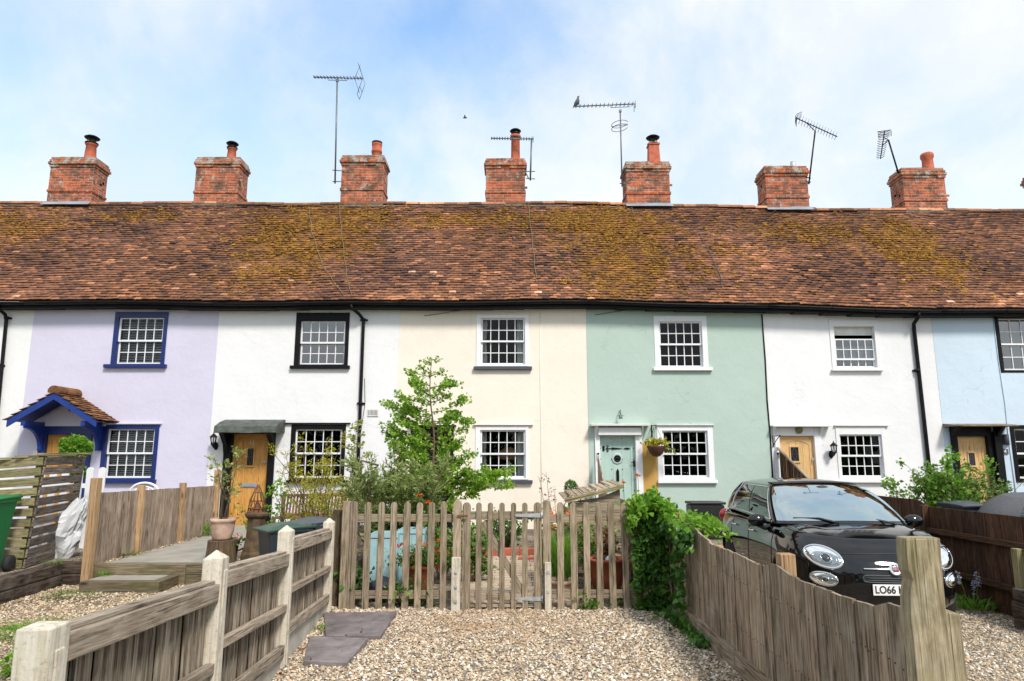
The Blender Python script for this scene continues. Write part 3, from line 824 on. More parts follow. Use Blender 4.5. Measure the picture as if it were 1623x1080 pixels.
# ---- roofs: real clay tiles laid in courses
def roof_part(house, x0, x1):
    T = .165; gauge = .0985
    u = Vector((0, math.cos(PITCH), math.sin(PITCH)))     # up the slope
    nrm = Vector((0, -math.sin(PITCH), math.cos(PITCH)))
    L = RUN / math.cos(PITCH); rows = int(L / gauge) + 1
    Vs = []; Fs = []; Rn = []
    tr = random.Random(int(x0 * 100))
    for j in range(rows):
        off = (j % 2) * T / 2
        i0 = math.floor((x0 - off) / T); i1 = math.ceil((x1 - off) / T)
        shift = .02 * math.sin(j * 1.7) 
        for i in range(i0, i1):
            xa = i * T + off; xc = xa + T / 2
            if not (x0 <= xc < x1): continue
            a = xa + .002; b_ = xa + T - .002
            s0 = j * gauge; s1 = min(s0 + gauge * 1.75, L + .02)
            wob = .030 * mnoise.noise(Vector((xc * .9, j * .12, 3))) + .010 * mnoise.noise(Vector((xc * 4, j * .5, 9)))
            lift = .036 + tr.uniform(-.004, .006) + (.012 if tr.random() < .03 else 0)
            ds = tr.gauss(0, .0045) + .012 * mnoise.noise(Vector((xc * 1.1, j * .3, 7)))
            tw = tr.gauss(0, .0035); camb = .004
            base = Vector((0, EY, EZ + sag(xc)))
            def pt(x, s, h): return Vector((x, 0, 0)) + base + u * s + nrm * h
            th = .021
            x_m = (a + b_) / 2
            k = len(Vs)
            lo = s0 + ds
            Vs += [pt(a, lo + tw, lift + wob), pt(x_m, lo, lift + wob + camb), pt(b_, lo - tw, lift + wob + tr.uniform(-.002, .002)),
                   pt(a, s1, wob + .004), pt(x_m, s1, wob + .006), pt(b_, s1, wob + .004),
                   pt(a, lo + tw, lift + wob - th), pt(x_m, lo, lift + wob - th + camb), pt(b_, lo - tw, lift + wob - th)]
            Fs += [(k, k + 1, k + 4, k + 3), (k + 1, k + 2, k + 5, k + 4), (k + 6, k + 7, k + 1, k), (k + 7, k + 8, k + 2, k + 1), (k + 6, k, k + 3, k + 3), (k + 2, k + 8, k + 5, k + 5)]
            patch = .5 + .55 * mnoise.noise(Vector((xc * .45, j * .07, 21)))
            r = min(1, max(0, .33 + .36 * (patch - .5) + tr.gauss(0, .14) + (.30 if tr.random() < .05 else 0) + .012 * (12 - min(j, 12))))
            Rn += [r] * 6
    Fs = [f if f[2] != f[3] else f for f in Fs]
    tri = [f for f in Fs]
    # underlay, back slope
    me_v = [tuple(p) for p in Vs]
    mb = MB(); mb.v = me_v; mb.f = [list(f) if f[2] != f[3] else list(f[:3]) for f in tri]; mb.uv = [[(0, 0)] * len(f) for f in mb.f]; mb.rn = Rn; mb.mi = [0] * len(mb.f); mb.sm = [False] * len(mb.f)
    n = max(2, int((x1 - x0) / .4)); P = []
    xs_ = [x0 + (x1 - x0) * i / n for i in range(n + 1)]
    for i in range(n):
        a, b_ = xs_[i], xs_[i + 1]
        A = [(x, EY + .01, EZ + sag(x) - .012) for x in (a, b_)]; B = [(x, RY, RZ + sag(x) - .015) for x in (a, b_)]; C = [(x, RY + RUN, EZ + sag(x)) for x in (a, b_)]
        mb.add([A[0], A[1], B[1], B[0]], [(0, 1, 2, 3)], r=.2); mb.add([B[0], B[1], C[1], C[0]], [(0, 1, 2, 3)], r=.4)
    ro = mb.build('roof', W_['tile'], house)
    # raised cushions of moss in the laps of the courses
    g = np.random.default_rng(int(abs(x0) * 97) + 3); C = []
    for (px, py, rx, rz, k) in MOSS:
        c = roofpt(px, py); n_ = int(1100 * k * rx * rz)
        xx = c.x + g.normal(0, rx * .55, n_); zz = c.z + g.normal(0, rz * .55, n_)
        for a, z_ in zip(xx, zz):
            if not (x0 < a < x1) or not (EZ + .05 < z_ < RZ - .02): continue
            if mnoise.noise(Vector((a * 2.2, z_ * 2.6, 5))) < g.uniform(-.25, .25): continue
            s_up = round((z_ - EZ) / math.sin(PITCH) / gauge) * gauge + g.normal() * .012
            p = Vector((a, EY, EZ + sag(a))) + u * s_up + nrm * .045; C.append(tuple(p))
    if C:
        C = np.array(C); n_ = len(C); ang = np.arange(5) * 2 * np.pi / 5
        ring = np.stack([np.cos(ang), np.sin(ang), np.zeros(5)], 1); base = np.concatenate([ring, [[0, 0, 1]]])
        sz = g.uniform(.012, .040, (n_, 1, 1)); b3 = base[None] * (1 + g.normal(0, .15, (n_, 6, 1))) * sz
        U = np.array([1, 0, 0.]); T2 = np.array(u); N3 = np.array(nrm)
        VV = C[:, None, :] + b3[..., :1] * U * 1.5 + b3[..., 1:2] * T2 * .8 + b3[..., 2:3] * N3 * .8
        FF = (np.arange(n_)[:, None, None] * 6 + np.array([(i, (i + 1) % 5, 5) for i in range(5)])[None]).reshape(-1, 3)
        npbuild('moss', VV.reshape(-1, 3), FF, np.repeat(np.clip(g.normal(.5, .25, n_), 0, 1), 5), W_['moss'], ro, kind='stuff')
    # ridge tiles bedded in mortar
    rb = MB(); x = x0; k = 0
    while x < x1 - .02:
        xe = min(x + .33, x1); zz = RZ + sag((x + xe) / 2) + .012 + tr.uniform(-.006, .008)
        pts = [(math.cos(q) * .115, math.sin(q) * .095 - .02) for q in [math.pi * i / 8 for i in range(9)]]
        poly = [(RY + p[0], zz + p[1]) for p in pts]
        rb.prism(poly, x + .004, xe - .004, 'x', r=tr.uniform(.35, .95)); x = xe
    rb.build('ridge_tiles', W_['tile'], ro)
    mo = MB(); n = 10
    mo.prism([(RY - .105, RZ + sag((x0 + x1) / 2) - .05), (RY + .105, RZ + sag((x0 + x1) / 2) - .05), (RY, RZ + sag((x0 + x1) / 2) + .05)], x0, x1, 'x'); mo.build('ridge_mortar', W_['mortar'], ro)
    return ro
def eaves(house, x0, x1):
    mb = MB(); n = 6
    for i in range(n):
        a = x0 + (x1 - x0) * i / n; b_ = x0 + (x1 - x0) * (i + 1) / n; s = sag((a + b_) / 2)
        mb.span((a, EY + .02, EZ - .16 + s), (b_, EY + .045, EZ - .012 + s), g='x', r=.5)
        mb.span((a, EY + .045, EZ - .155 + s), (b_, Y0 + .0, EZ - .135 + s), g='x', r=.5)
    mb.build('fascia', W_['black'], house)
    g = MB(); m_ = 8
    P = []
    for i in range(13):
        x = x0 + (x1 - x0) * i / 12; s = sag(x)
        P.append([(x, EY - .045 + .062 * math.cos(q), EZ - .045 + s + .062 * math.sin(q)) for q in [math.pi * (1 + k / m_) for k in range(m_ + 1)]])
    g.grid(P, 13, m_ + 1); 
    for i in range(4):
        x = x0 + (x1 - x0) * (i + .5) / 4; s = sag(x)
        g.tube([(x, EY - .045 + .068 * math.cos(q), EZ - .045 + s + .068 * math.sin(q)) for q in [math.pi * (1 + k / 6) for k in range(7)]], .010, 5)
    g.build('gutter', W_['iron'], house, solid=.006)
def chimney(house, xl, xr, ytop, pot=None, depth=.62, capw=.05, flashing=None, slant=0, seed=0, band=.26, label=None, Y=17.50):
    """front face from picture x xl to xr, top at ytop"""
    ym = 300
    x0, x1 = PY(xl, ym, Y).x, PY(xr, ym, Y).x; zt = PY(811, ytop, Y).z
    zb = RZ + sag((x0 + x1) / 2) - .75; y0, y1 = Y, Y + depth
    cr = random.Random(seed)
    mb = MB()
    H = zt - RZ - sag((x0 + x1) / 2)
    zc = zt - .30
    zband = RZ + sag((x0 + x1) / 2) + H * band
    # stack in slightly uneven lifts of brickwork
    nl = 7; z = zb
    mb.span((x0, y0, zb), (x1, y1, zc), g='b')
    mb.span((x0 - .022, y0 - .022, zband), (x1 + .022, y1 + .022, zband + .075), g='b')
    for i in range(20):                          # stones and bricks that stand proud of the face
        xx = cr.uniform(x0 + .1, x1 - .1); zz = round(cr.uniform(zband + .1, zc - .1) / .075) * .075
        mb.span((xx, y0 - .006 - cr.random() * .004, zz + .005), (xx + cr.choice((.1, .215)), y0 + .01, zz + .07), g='b')
    for i in range(10):
        yy_ = cr.uniform(y0 + .02, y1 - .14); zz = round(cr.uniform(zband + .1, zc - .1) / .075) * .075
        for sx_ in (x0, x1):
            mb.span((sx_ - .007, yy_, zz + .005), (sx_ + .007, yy_ + .11, zz + .07), g='b')
    st = mb.build('chimney', W_['brick'], house, bevel=.006, label=label)
    cp = MB()
    prof = [(.02, .075), (.055, .075), (.03, .075), (.005, .075)]
    z = zc
    for k, (o, h) in enumerate(prof):
        n = 5
        j = [cr.uniform(-.012, .012) for _ in range(n)]
        for i in range(n):
            a = x0 - o + (x1 - x0 + 2 * o) * i / n; b_ = x0 - o + (x1 - x0 + 2 * o) * (i + 1) / n
            cp.span((a, y0 - o + j[i], z + .001), (b_, y1 + o - j[i], z + h + cr.uniform(-.002, .002)), g='b')
        z += h
    cp.build('cap_course', W_['capbrick'], st, bevel=.008)
    mo = MB(); mo.lathe([(.5, 0), (.42, .05), (.2, .09), (.0, .1)], ((x0 + x1) / 2, (y0 + y1) / 2, zt - .002), 4 * 4, sx=(x1 - x0) * .9, sy=depth * .85)
    mo.build('flaunching', W_['lichen'], st)
    fl = MB(); zf = RZ + sag((x0 + x1) / 2)
    if flashing:
        fl.add([(x0 - .02, y0 - .012, zf + .08), (x1 + .02, y0 - .012, zf + .08), (x1 + .05, y0 - .17, zf - .06), (x0 - .05, y0 - .17, zf - .06), ], [(3, 2, 1, 0)])
        fl.build('flashing', W_['lead'], st)
    else:
        fl.prism([(y0 - .06, zf + .0), (y0 + .01, zf + .05), (y0 + .01, zf - .2)], x0 - .02, x1 + .02, 'x'); fl.build('flashing', W_['mortar'], st)
    if pot:
        px, pt, pw, kind = pot
        cy = (y0 + y1) / 2; cx = PY(px, ytop, cy).x; zp = PY(811, pt, cy).z; h = zp - zt
        w2 = pw
        pm = MB(); m_ = 'pot'
        if kind == 'cowl':        # tapered pot under a steel disc cowl
            pm.lathe([(w2 * 1.15, -.02), (w2, .05), (w2 * .82, h * .62), (w2 * .98, h * .64), (w2 * .98, h * .70), (w2 * .7, h * .72)], (cx, cy, zt), 18)
        elif kind == 'tall':
            pm.lathe([(w2 * 1.2, -.02), (w2 * 1.0, .06), (w2 * .95, h * .72), (w2 * 1.2, h * .74), (w2 * 1.2, h * .80), (w2 * .8, h * .82)], (cx, cy, zt), 18)
        elif kind == 'square':
            pm.box((cx, cy, zt + h * .32), (w2 * 2.1, w2 * 2.1, h * .66), tap=.85); pm.box((cx, cy, zt + h * .68), (w2 * 2.1, w2 * 2.1, .04))
        elif kind == 'short':
            pm.lathe([(w2 * 1.05, -.02), (w2, .03), (w2 * .98, h * .38), (w2 * 1.1, h * .40), (w2 * 1.1, h * .5), (w2, h * .52), (w2, h * .8), (w2 * 1.06, h * .82), (w2 * 1.06, h * .92), (w2 * .7, h * .92)], (cx, cy, zt), 18)
        elif kind == 'round':
            pm.lathe([(w2 * 1.15, -.02), (w2 * 1.0, .03), (w2 * .92, h * .66), (w2 * 1.12, h * .78), (w2 * 1.12, h * .93), (w2 * .95, h), (w2 * .7, h * .9), (w2 * .7, h * .5)], (cx, cy, zt), 20)
        elif kind == 'stub':
            pm.lathe([(w2, -.02), (w2, h), (w2 * .8, h), (w2 * .8, h * .6)], (cx, cy, zt), 14); m_ = 'galv'
        pm.build('chimney_pot', W_[m_], st)
        if kind in ('cowl', 'tall', 'square', 'short'):
            cm = MB(); zr = zt + h * .70
            if kind == 'short':
                cm.lathe([(w2 * 1.08, h * .90), (w2 * 1.08, h), (w2 * .8, h * 1.0)], (cx, cy, zt), 16)
            else:
                cm.lathe([(w2 * .85, 0), (w2 * 1.1, .0), (w2 * 1.1, .03), (w2 * .8, .035)], (cx, cy, zr), 16)
                for q in range(5):
                    a = q * 1.257; cm.tube([(cx + w2 * .7 * math.cos(a), cy + w2 * .7 * math.sin(a), zr), (cx + w2 * .7 * math.cos(a), cy + w2 * .7 * math.sin(a), zt + h * .93)], .008, 5)
                if kind == 'tall': cm.lathe([(w2 * .95, h * .80 - h * .7), (w2 * .95, h * .93 - h * .7)], (cx, cy, zr), 14)
                cm.lathe([(0.001, .0), (w2 * 1.2, .0), (w2 * 1.28, .02), (w2 * .9, .06), (.001, .08)], (cx, cy, zt + h * .92), 18)
            cm.build('cowl', W_['iron'], st)
    return st, x0, x1, zt, y0, y1
def downpipe(house, pts, r=.034, brackets=()):
    mb = MB(); mb.tube(pts, r, 10)
    for z, x in brackets:
        mb.lathe([(r + .012, -.03), (r + .012, .03)], (x, Y0 - .06, z), 12); mb.span((x - .085, Y0 - .03, z - .02), (x + .085, Y0 - .001, z + .02))
    return mb.build('downpipe', W_['iron'], house)
def lantern(house, px, ytop, ybot, Zs=1.0):
    x = FX(px, (ytop + ybot) / 2); zt, zb = FZ(ytop), FZ(ybot); h = zt - zb; cy = Y0 - .17
    mb = MB()
    mb.lathe([(.001, h), (.012, h * .97), (.012, h * .9), (.03, h * .86), (.085, h * .72), (.09, h * .69), (.07, h * .69)], (x, cy, zb), 6)
    for q in range(6):
        a = q * math.pi / 3; mb.tube([(x + .068 * math.cos(a), cy + .068 * math.sin(a), zb + h * .69), (x + .045 * math.cos(a), cy + .045 * math.sin(a), zb + h * .32)], .006, 5)
    mb.lathe([(.05, h * .33), (.055, h * .30), (.03, h * .24), (.012, h * .16), (.001, h * .12)], (x, cy, zb), 6)
    mb.tube([(x, cy, zb + h * .22), (x, cy + .04, zb + h * .10), (x, cy + .1, zb + h * .12), (x, Y0 - .02, zb + h * .22)], .012, 6)
    mb.ball((x, Y0 - .02, zb + h * .2), (.05, .02, .085))
    l = mb.build('wall_lantern', W_['iron'], house)
    g = MB(); g.lathe([(.060, h * .68), (.040, h * .33)], (x, cy, zb), 6); g.build('lantern_glass', W_['glass'], l)
    return l

BND = {}
for k, ps in {'a': ((55, 487), (27, 725)), 'b': ((347, 487), (331, 740)), 'c': ((636, 487), (628, 660)), 'd': ((930, 487), (933, 760)), 'e': ((1208, 490), (1221, 715)), 'f': ((1477, 495), (1493, 690))}.items():
    BND[k] = sum(FX(*p) for p in ps) / len(ps)
XL, XR = FX(-240, 600), FX(1765, 600)
ZB = -.35
def house(label, x0, x1, **k):
    h = thing('terraced_house', label, 'house', ((x0 + x1) / 2, Y0 + 2.8, .1), 'houses of the terrace')
    zt = 5.02 + sag((x0 + x1) / 2)
    return h
def front(h, x0, x1, mat, holes, dy=0.0):
    zt = 4.95 + max(sag(x0), sag(x1))
    mb = wall_with_holes(x0, x1, ZB, zt, holes, Y0 + dy)
    return mb.build('front_wall', W_[mat], h)
def wires(h, pts, r=.006, mat='iron', nm='cable'):
    mb = MB(); mb.tube(pts, r, 5); return mb.build(nm, W_[mat], h)

# ---------- house 0: far left, only a strip of white wall in view
h = house('white rendered cottage cut off at the left edge, with a black downpipe', XL, BND['a'])
front(h, XL, BND['a'], 'white_wall', []); interior(h, XL, BND['a']); roof_part(h, XL, BND['a']); eaves(h, XL, BND['a'])
chimney(h, 76, 146, 249, (143, 217, .155, 'cowl'), flashing=True, seed=1)
a = PY(13, 487, Y0 - .05); b_ = PY(-6, 700, Y0 - .05)
downpipe(h, [(a.x - .06, EY - .04, EZ - .08), (a.x - .05, EY - .02, EZ - .17), (a.x - .01, Y0 - .10, EZ - .27), (a.x - .0, Y0 - .06, EZ - .38), ((a.x + b_.x) / 2, Y0 - .06, 3), (b_.x, Y0 - .06, .3)], .036, brackets=((FZ(505), a.x), (FZ(580), a.x - .02)))

# ---------- house 1: lavender with blue woodwork
x0, x1 = BND['a'], BND['b']
h = house('lavender rendered cottage with royal blue frames and a tiled blue porch over door 14', x0, x1)
W1 = ((179.5, 264, 495, 579), (186, 258, 503.6, 577)); W2 = ((161, 249.5, 674, 762), (167.5, 243, 680, 758))
DH = (FX(66, 745), FX(134, 745), .28, FZ(689))
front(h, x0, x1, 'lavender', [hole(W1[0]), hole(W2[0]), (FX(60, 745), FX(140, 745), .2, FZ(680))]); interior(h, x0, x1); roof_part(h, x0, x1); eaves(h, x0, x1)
window(h, *W1, 5, 'blue_paint', sill=(167, 265, 578, 583.5), dress='blind')
window(h, *W2, 5, 'blue_paint', sill=(155, 248, 760, 766), ledge=(158, 257, 672, 'lavender'), dress='blind')
d, dx0, dx1, dz0, dz1, dy = plank_door(h, 68, 127, 689, .28, 'oak', planks=5, arch=False, lite=(96, 711, 735, .14))
text('door_number', '14', .15, W_['iron'], d, ((dx0 + dx1) / 2 + .08, dy - .02, dz1 - .14), ext=.003)
f = MB(); fx0, fx1 = FX(58, 745), FX(142, 745); zt = FZ(671)
f.span((fx0, Y0 - .045, .2), (dx0, Y0 + .12, zt)); f.span((dx1, Y0 - .045, .2), (fx1, Y0 + .12, zt)); f.span((dx0, Y0 - .043, dz1), (dx1, Y0 + .12, zt - .002), g='x')
f.build('door_frame', W_['blue_paint'], h, bevel=.004)
# gabled porch hood on brackets
YP = Y0 - .72
L_, R_, A_ = PY(11, 663, YP), PY(152, 668, YP), PY(81, 622, YP)
R_.z = L_.z = (L_.z + R_.z) / 2
cx = (L_.x + R_.x) / 2; A_.x = cx
po = MB()
def barge(p, q, dz):
    return [(p.x, p.z), (q.x, q.z), (q.x, q.z - dz), (p.x, p.z - dz)]
po.prism(barge(L_, A_, .15), YP, YP + .035, 'y'); po.prism(barge(A_, R_, .15), YP - .001, YP + .034, 'y')
for P_ in (L_, R_):
    sgn = 1 if P_ is L_ else -1
    po.span((P_.x + sgn * .30 - .045, YP + .05, P_.z - .12), (P_.x + sgn * .30 + .045, Y0, P_.z - .02), g='y')
    po.span((P_.x + sgn * .30 - .044, Y0 - .09, P_.z - .62), (P_.x + sgn * .30 + .044, Y0, P_.z - .12), g='z')
    br = []
    for i in range(9):
        q = i / 8 * math.pi / 2; br.append((YP + .12 + .50 * math.sin(q), P_.z - .12 - .44 * (1 - math.cos(q))))
    poly = [(y_ - .0, z_ - .045) for y_, z_ in br[::1]] + [(Y0 - .085, P_.z - .60), (Y0 - .085, P_.z - .119), (YP + .12, P_.z - .119)]
    po.prism(poly, P_.x + sgn * .30 - .035, P_.x + sgn * .30 + .035, 'x')
porch = po.build('porch', W_['bright_blue'], h, bevel=.004)
gb = MB(); gb.prism([(L_.x + .2, L_.z - .1), (R_.x - .2, L_.z - .1), (R_.x - .2, L_.z + .02), (A_.x, A_.z - .12), (L_.x + .2, L_.z + .02)], Y0 - .06, Y0 - .012, 'y'); gb.build('gable_infill', W_['lavender'], porch)
so = MB()
so.add([(L_.x, YP + .04, L_.z - .03), (A_.x, YP + .04, A_.z - .03), (A_.x, Y0, A_.z - .03), (L_.x, Y0, L_.z - .03)], [(0, 1, 2, 3)]); so.add([(R_.x, YP + .04, L_.z - .03), (A_.x, YP + .04, A_.z - .03), (A_.x, Y0, A_.z - .03), (R_.x, Y0, L_.z - .03)], [(0, 1, 2, 3)])
so.build('soffit', W_['blue_paint'], porch)
pt_ = MB()
for s_ in (-1, 1):
    e = L_ if s_ < 0 else R_
    sl = Vector((A_.x - e.x, 0, A_.z - e.z)); ln = sl.length + .06; su = sl.normalized(); nn = Vector((-su.z * s_ * -1, 0, abs(su.x)))
    nn = Vector((s_ * abs(su.z), 0, abs(su.x)))
    st_ = Vector((e.x, 0, e.z)) - su * .06
    rws = int(ln / .095) + 1
    for j in range(rws):
        for i in range(6):
            ya = YP - .03 + i * .135 + (j % 2) * .06; yb = min(ya + .131, Y0)
            if ya > Y0 - .02: continue
            s0 = j * .095 + rng.uniform(-.005, .005); s1 = min(s0 + .16, ln)
            h0 = .045 + rng.uniform(-.003, .006)
            pts = [st_ + su * s0 + nn * h0, st_ + su * s1 + nn * .012, st_ + su * s1, st_ + su * s0 + nn * (h0 - .016)]
            v8 = [(p.x, ya, p.z) for p in pts] + [(p.x, yb, p.z) for p in pts]
            pt_.add(v8, [(0, 1, 2, 3), (7, 6, 5, 4), (0, 4, 5, 1), (1, 5, 6, 2), (2, 6, 7, 3), (3, 7, 4, 0)], r=rng.uniform(.2, .85))
x = YP - .03
while x < Y0 - .05:
    poly = [(A_.x + .13 * math.cos(q), A_.z + .02 + .12 * math.sin(q)) for q in [math.pi * (-.08 + 1.16 * i / 10) for i in range(11)]]
    pt_.prism(poly, x, min(x + .26, Y0 - .01), 'y', r=rng.uniform(.4, .8)); x += .265
pt_.build('porch_roof', W_['porchtile'], porch)
ln_ = MB(); c = Vector((cx + .02, Y0 - .1, A_.z - .27)); ln_.box(c, (.13, .1, .14), tap=.8); ln_.box(c + Vector((0, 0, .085)), (.16, .13, .03), tap=.5); ln_.build('porch_lamp', W_['iron'], porch)
chimney(h, 308, 377, 249, (367, 227, .13, 'cowl'), seed=2, band=.22)

# ---------- house 2: white with black woodwork
x0, x1 = BND['b'], BND['c']
h = house('white rendered cottage with black window frames and an orange door under a lead hood', x0, x1)
W1 = ((468, 553, 496, 580.5), (475.6, 547, 509, 578)); W2 = ((460, 547, 673, 762), (466.5, 541, 680.5, 758))
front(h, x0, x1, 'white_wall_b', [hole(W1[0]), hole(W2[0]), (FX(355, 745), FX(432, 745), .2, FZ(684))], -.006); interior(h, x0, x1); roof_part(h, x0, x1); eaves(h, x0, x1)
window(h, *W1, 5, 'black', sill=(461, 555, 580, 585), gl='glass_sky')
window(h, *W2, 5, 'black', sill=(455, 552, 761, 766), ledge=(453, 556, 671.5, 'black'))
d, dx0, dx1, dz0, dz1, dy = plank_door(h, 366, 424, 688, .26, 'oak', planks=5, lite=(394, 711, 738, .13))
text('door_number', '12', .12, W_['offwhite'], d, ((dx0 + dx1) / 2, dy - .02, FZ(702)), ext=.003)
s = MB(); z_ = FZ(770); s.span(((dx0 + dx1) / 2 - .16, dy - .025, z_ - .035), ((dx0 + dx1) / 2 + .16, dy - .015, z_ + .045)); s.span(((dx0 + dx1) / 2 - .12, dy - .031, z_ - .015), ((dx0 + dx1) / 2 + .12, dy - .025, z_ + .02)); s.build('letterbox', W_['lead'], d, bevel=.003)
s = MB(); s.lathe([(.03, 0), (.03, .02), (.001, .03)], (0, 0, 0), 12); s.M = None
kx = dx1 - .05; s = MB(); s.tube([(kx, dy - .015, FZ(733)), (kx, dy - .06, FZ(733)), (kx - .10, dy - .06, FZ(733))], .009, 6); s.ball((kx, dy - .02, FZ(733)), (.02, .01, .03)); s.build('handle', W_['galv'], d)
f = MB(); fx0, fx1 = FX(353.5, 745), FX(434.5, 745); zt = FZ(684)
f.span((fx0, Y0 - .05, .2), (dx0, Y0 + .12, zt)); f.span((dx1, Y0 - .05, .2), (fx1, Y0 + .12, zt)); f.span((dx0, Y0 - .048, dz1), (dx1, Y0 + .12, zt - .002), g='x')
for sx_ in (fx0 + .05, fx1 - .05):
    f.prism([(Y0 - .05, zt), (Y0 - .44, zt), (Y0 - .30, zt - .10), (Y0 - .12, zt - .28), (Y0 - .05, zt - .5)], sx_ - .05, sx_ + .05, 'x')
f.build('door_frame', W_['black'], h, bevel=.004)
s = MB(); yh = Y0 - .55; xa, xb = PY(339, 682, yh).x, PY(438, 682, yh).x; za, zb_ = PY(400, 686, yh).z, PY(400, 676, yh).z
n = 12; top = []
P = []
for i in range(n + 1):
    k = i / n; xx = xa + (xb - xa) * k; dr = .015 * math.sin(k * 9) + .004 * rng.random()
    P.append([(xx, Y0, zb_ + .17), (xx, Y0 - .30, zb_ + .10 + dr), (xx, yh, zb_ + dr * .7), (xx, yh - .012, za + dr * .5), (xx, yh + .03, za - .005), (xx, Y0, za + .03)])
s.grid(P, n + 1, 6, sm=False); s.add(P[0], [(0, 1, 2, 3, 4, 5)]); s.add(P[-1], [(5, 4, 3, 2, 1, 0)])
leadm = plain('mossy_lead', (.075, .085, .075), .75, var=.5, scale=8, bmp=.6); s.build('door_hood', leadm, h)
lantern(h, 343.5, 685, 713)
a = PY(562, 484, Y0)
q0 = FX(577, 512); q1 = FX(566.5, 790)
downpipe(h, [(a.x, EY - .045, EZ - .09), (a.x + .01, EY - .03, EZ - .17), (a.x + .14, EY + .06, EZ - .27), (q0 - .03, Y0 - .09, EZ - .34), (q0, Y0 - .06, EZ - .44), ((q0 + q1) / 2, Y0 - .06, 2.5), (q1, Y0 - .06, .15)], .036,
         brackets=((FZ(508), q0), (FZ(640), (q0 + q1) / 2), (FZ(782), q1)))
wires(h, [(q0 + .06, Y0 - .012, FZ(600)), (q0 + .09, Y0 - .012, FZ(640)), (q0 + .03, Y0 - .012, FZ(680)), (q0 - .02, Y0 - .012, FZ(720))])
s = MB(); va, vb = FX(583, 655), FX(600, 655); za, zb_ = FZ(660), FZ(649); s.span((va, Y0 - .028, za), (vb, Y0 - .006, zb_)); 
v_ = s.build('air_vent', W_['offwhite'], h); s = MB()
for i in range(7): s.span((va + .02 + i * (vb - va - .03) / 7, Y0 - .031, za + .02), (va + .03 + i * (vb - va - .03) / 7, Y0 - .0275, zb_ - .02))
s.build('slot', W_['iron'], v_)
chimney(h, 540, 607, 246, (597, 226, .135, 'short'), seed=3, band=.28)

# ---------- house 3: cream
x0, x1 = BND['c'], BND['d']
h = house('cream rendered cottage with white sash windows and slate sills behind the young tree', x0, x1)
W1 = ((755, 838, 499, 581), (762, 832, 504.5, 578)); W2 = ((753.5, 837.5, 676, 760.5), (761, 833, 682, 758))
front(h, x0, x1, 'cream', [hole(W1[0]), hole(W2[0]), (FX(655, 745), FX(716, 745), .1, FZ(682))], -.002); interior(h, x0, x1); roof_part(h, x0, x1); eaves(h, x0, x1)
window(h, *W1, 5, 'white_paint', sill=(751, 843, 581.5, 586.5), sillmat='slate_sill', dress='curtain')
window(h, *W2, 5, 'white_paint', sill=(749, 844, 761, 766), sillmat='slate_sill', ledge=(750, 845, 673.5, 'cream'), dress='curtain')
d, dx0, dx1, dz0, dz1, dy = plank_door(h, 659, 712, 688, .2, 'black', planks=4, yd=Y0 + .09)
f = MB(); fx0, fx1 = FX(650, 745), FX(718.5, 745); zt = FZ(676)
f.span((fx0, Y0 - .04, .1), (dx0, Y0 + .14, zt)); f.span((dx1, Y0 - .04, .1), (fx1, Y0 + .14, zt)); f.span((dx0, Y0 - .038, dz1), (dx1, Y0 + .14, zt - .002), g='x'); f.span((fx0 - .05, Y0 - .12, zt), (fx1 + .05, Y0 + .01, zt + .025), g='x')
f.build('door_frame', W_['black'], h)
s = MB(); na, nb = FX(731, 772), FX(757.5, 772); za, zb_ = FZ(775.5), FZ(769.5); s.span((na, Y0 - .02, za), (nb, Y0 - .004, zb_)); pl = s.build('name_plate', W_['offwhite'], h)
text('lettering', "ROW'S END", .062, W_['plastic_grey'], pl, ((na + nb) / 2, Y0 - .021, (za + zb_) / 2), ext=.001)
s = MB(); bx = FX(643, 666); s.tube([(bx, Y0 - .01, FZ(672)), (bx, Y0 - .012, FZ(656))], .012, 6); s.build('door_bracket', W_['iron'], h)
xx = FX(856, 600)
wires(h, [(FX(856, 492), Y0 - .008, 4.85), (xx, Y0 - .008, 3.4), (xx + .01, Y0 - .008, 2.2), (FX(858, 780), Y0 - .008, .3)], .007, 'cream', 'surface_cable')
wires(h, [(FX(672, 502), Y0 - .02, FZ(501)), (FX(690, 501), Y0 - .03, FZ(499)), (FX(735, 490), Y0 - .06, FZ(492)), (FX(800, 486), Y0 - .1, FZ(487))], .005)
chimney(h, 770, 832, 251, (817, 205, .125, 'tall'), seed=4, band=.24)

# ---------- house 4: sage green
x0, x1 = BND['d'], BND['e']
h = house('sage green rendered cottage with a studded mint door and white sash windows', x0, x1)
W1 = ((1037, 1121, 501, 584.5), (1045, 1113, 510, 582)); W2 = ((1042, 1131, 675, 761), (1050.5, 1122.5, 683, 757))
front(h, x0, x1, 'green', [hole(W1[0]), hole(W2[0]), (FX(948, 745), FX(1012, 745), .1, FZ(685))], -.010); interior(h, x0, x1); roof_part(h, x0, x1); eaves(h, x0, x1)
window(h, *W1, 5, 'white_paint', sill=(1035, 1128, 583, 588))
window(h, *W2, 5, 'white_paint', sill=(1042, 1136, 761, 766), ledge=(1040, 1131, 674, 'offwhite'))
d, dx0, dx1, dz0, dz1, dy = plank_door(h, 951.5, 1008, 691, .2, 'mint', planks=3)
f = MB(); fx0, fx1 = FX(943.5, 745), FX(1018.5, 745); zt = FZ(676)
f.span((fx0, Y0 - .05, .1), (dx0, Y0 + .12, zt)); f.span((dx1, Y0 - .05, .1), (fx1, Y0 + .12, zt)); f.span((dx0, Y0 - .048, dz1), (dx1, Y0 + .12, zt - .002), g='x')
f.span((FX(947.5, 700), Y0 - .14, FZ(690)), (FX(1015, 700), Y0 - .05, FZ(678.5)), g='x')
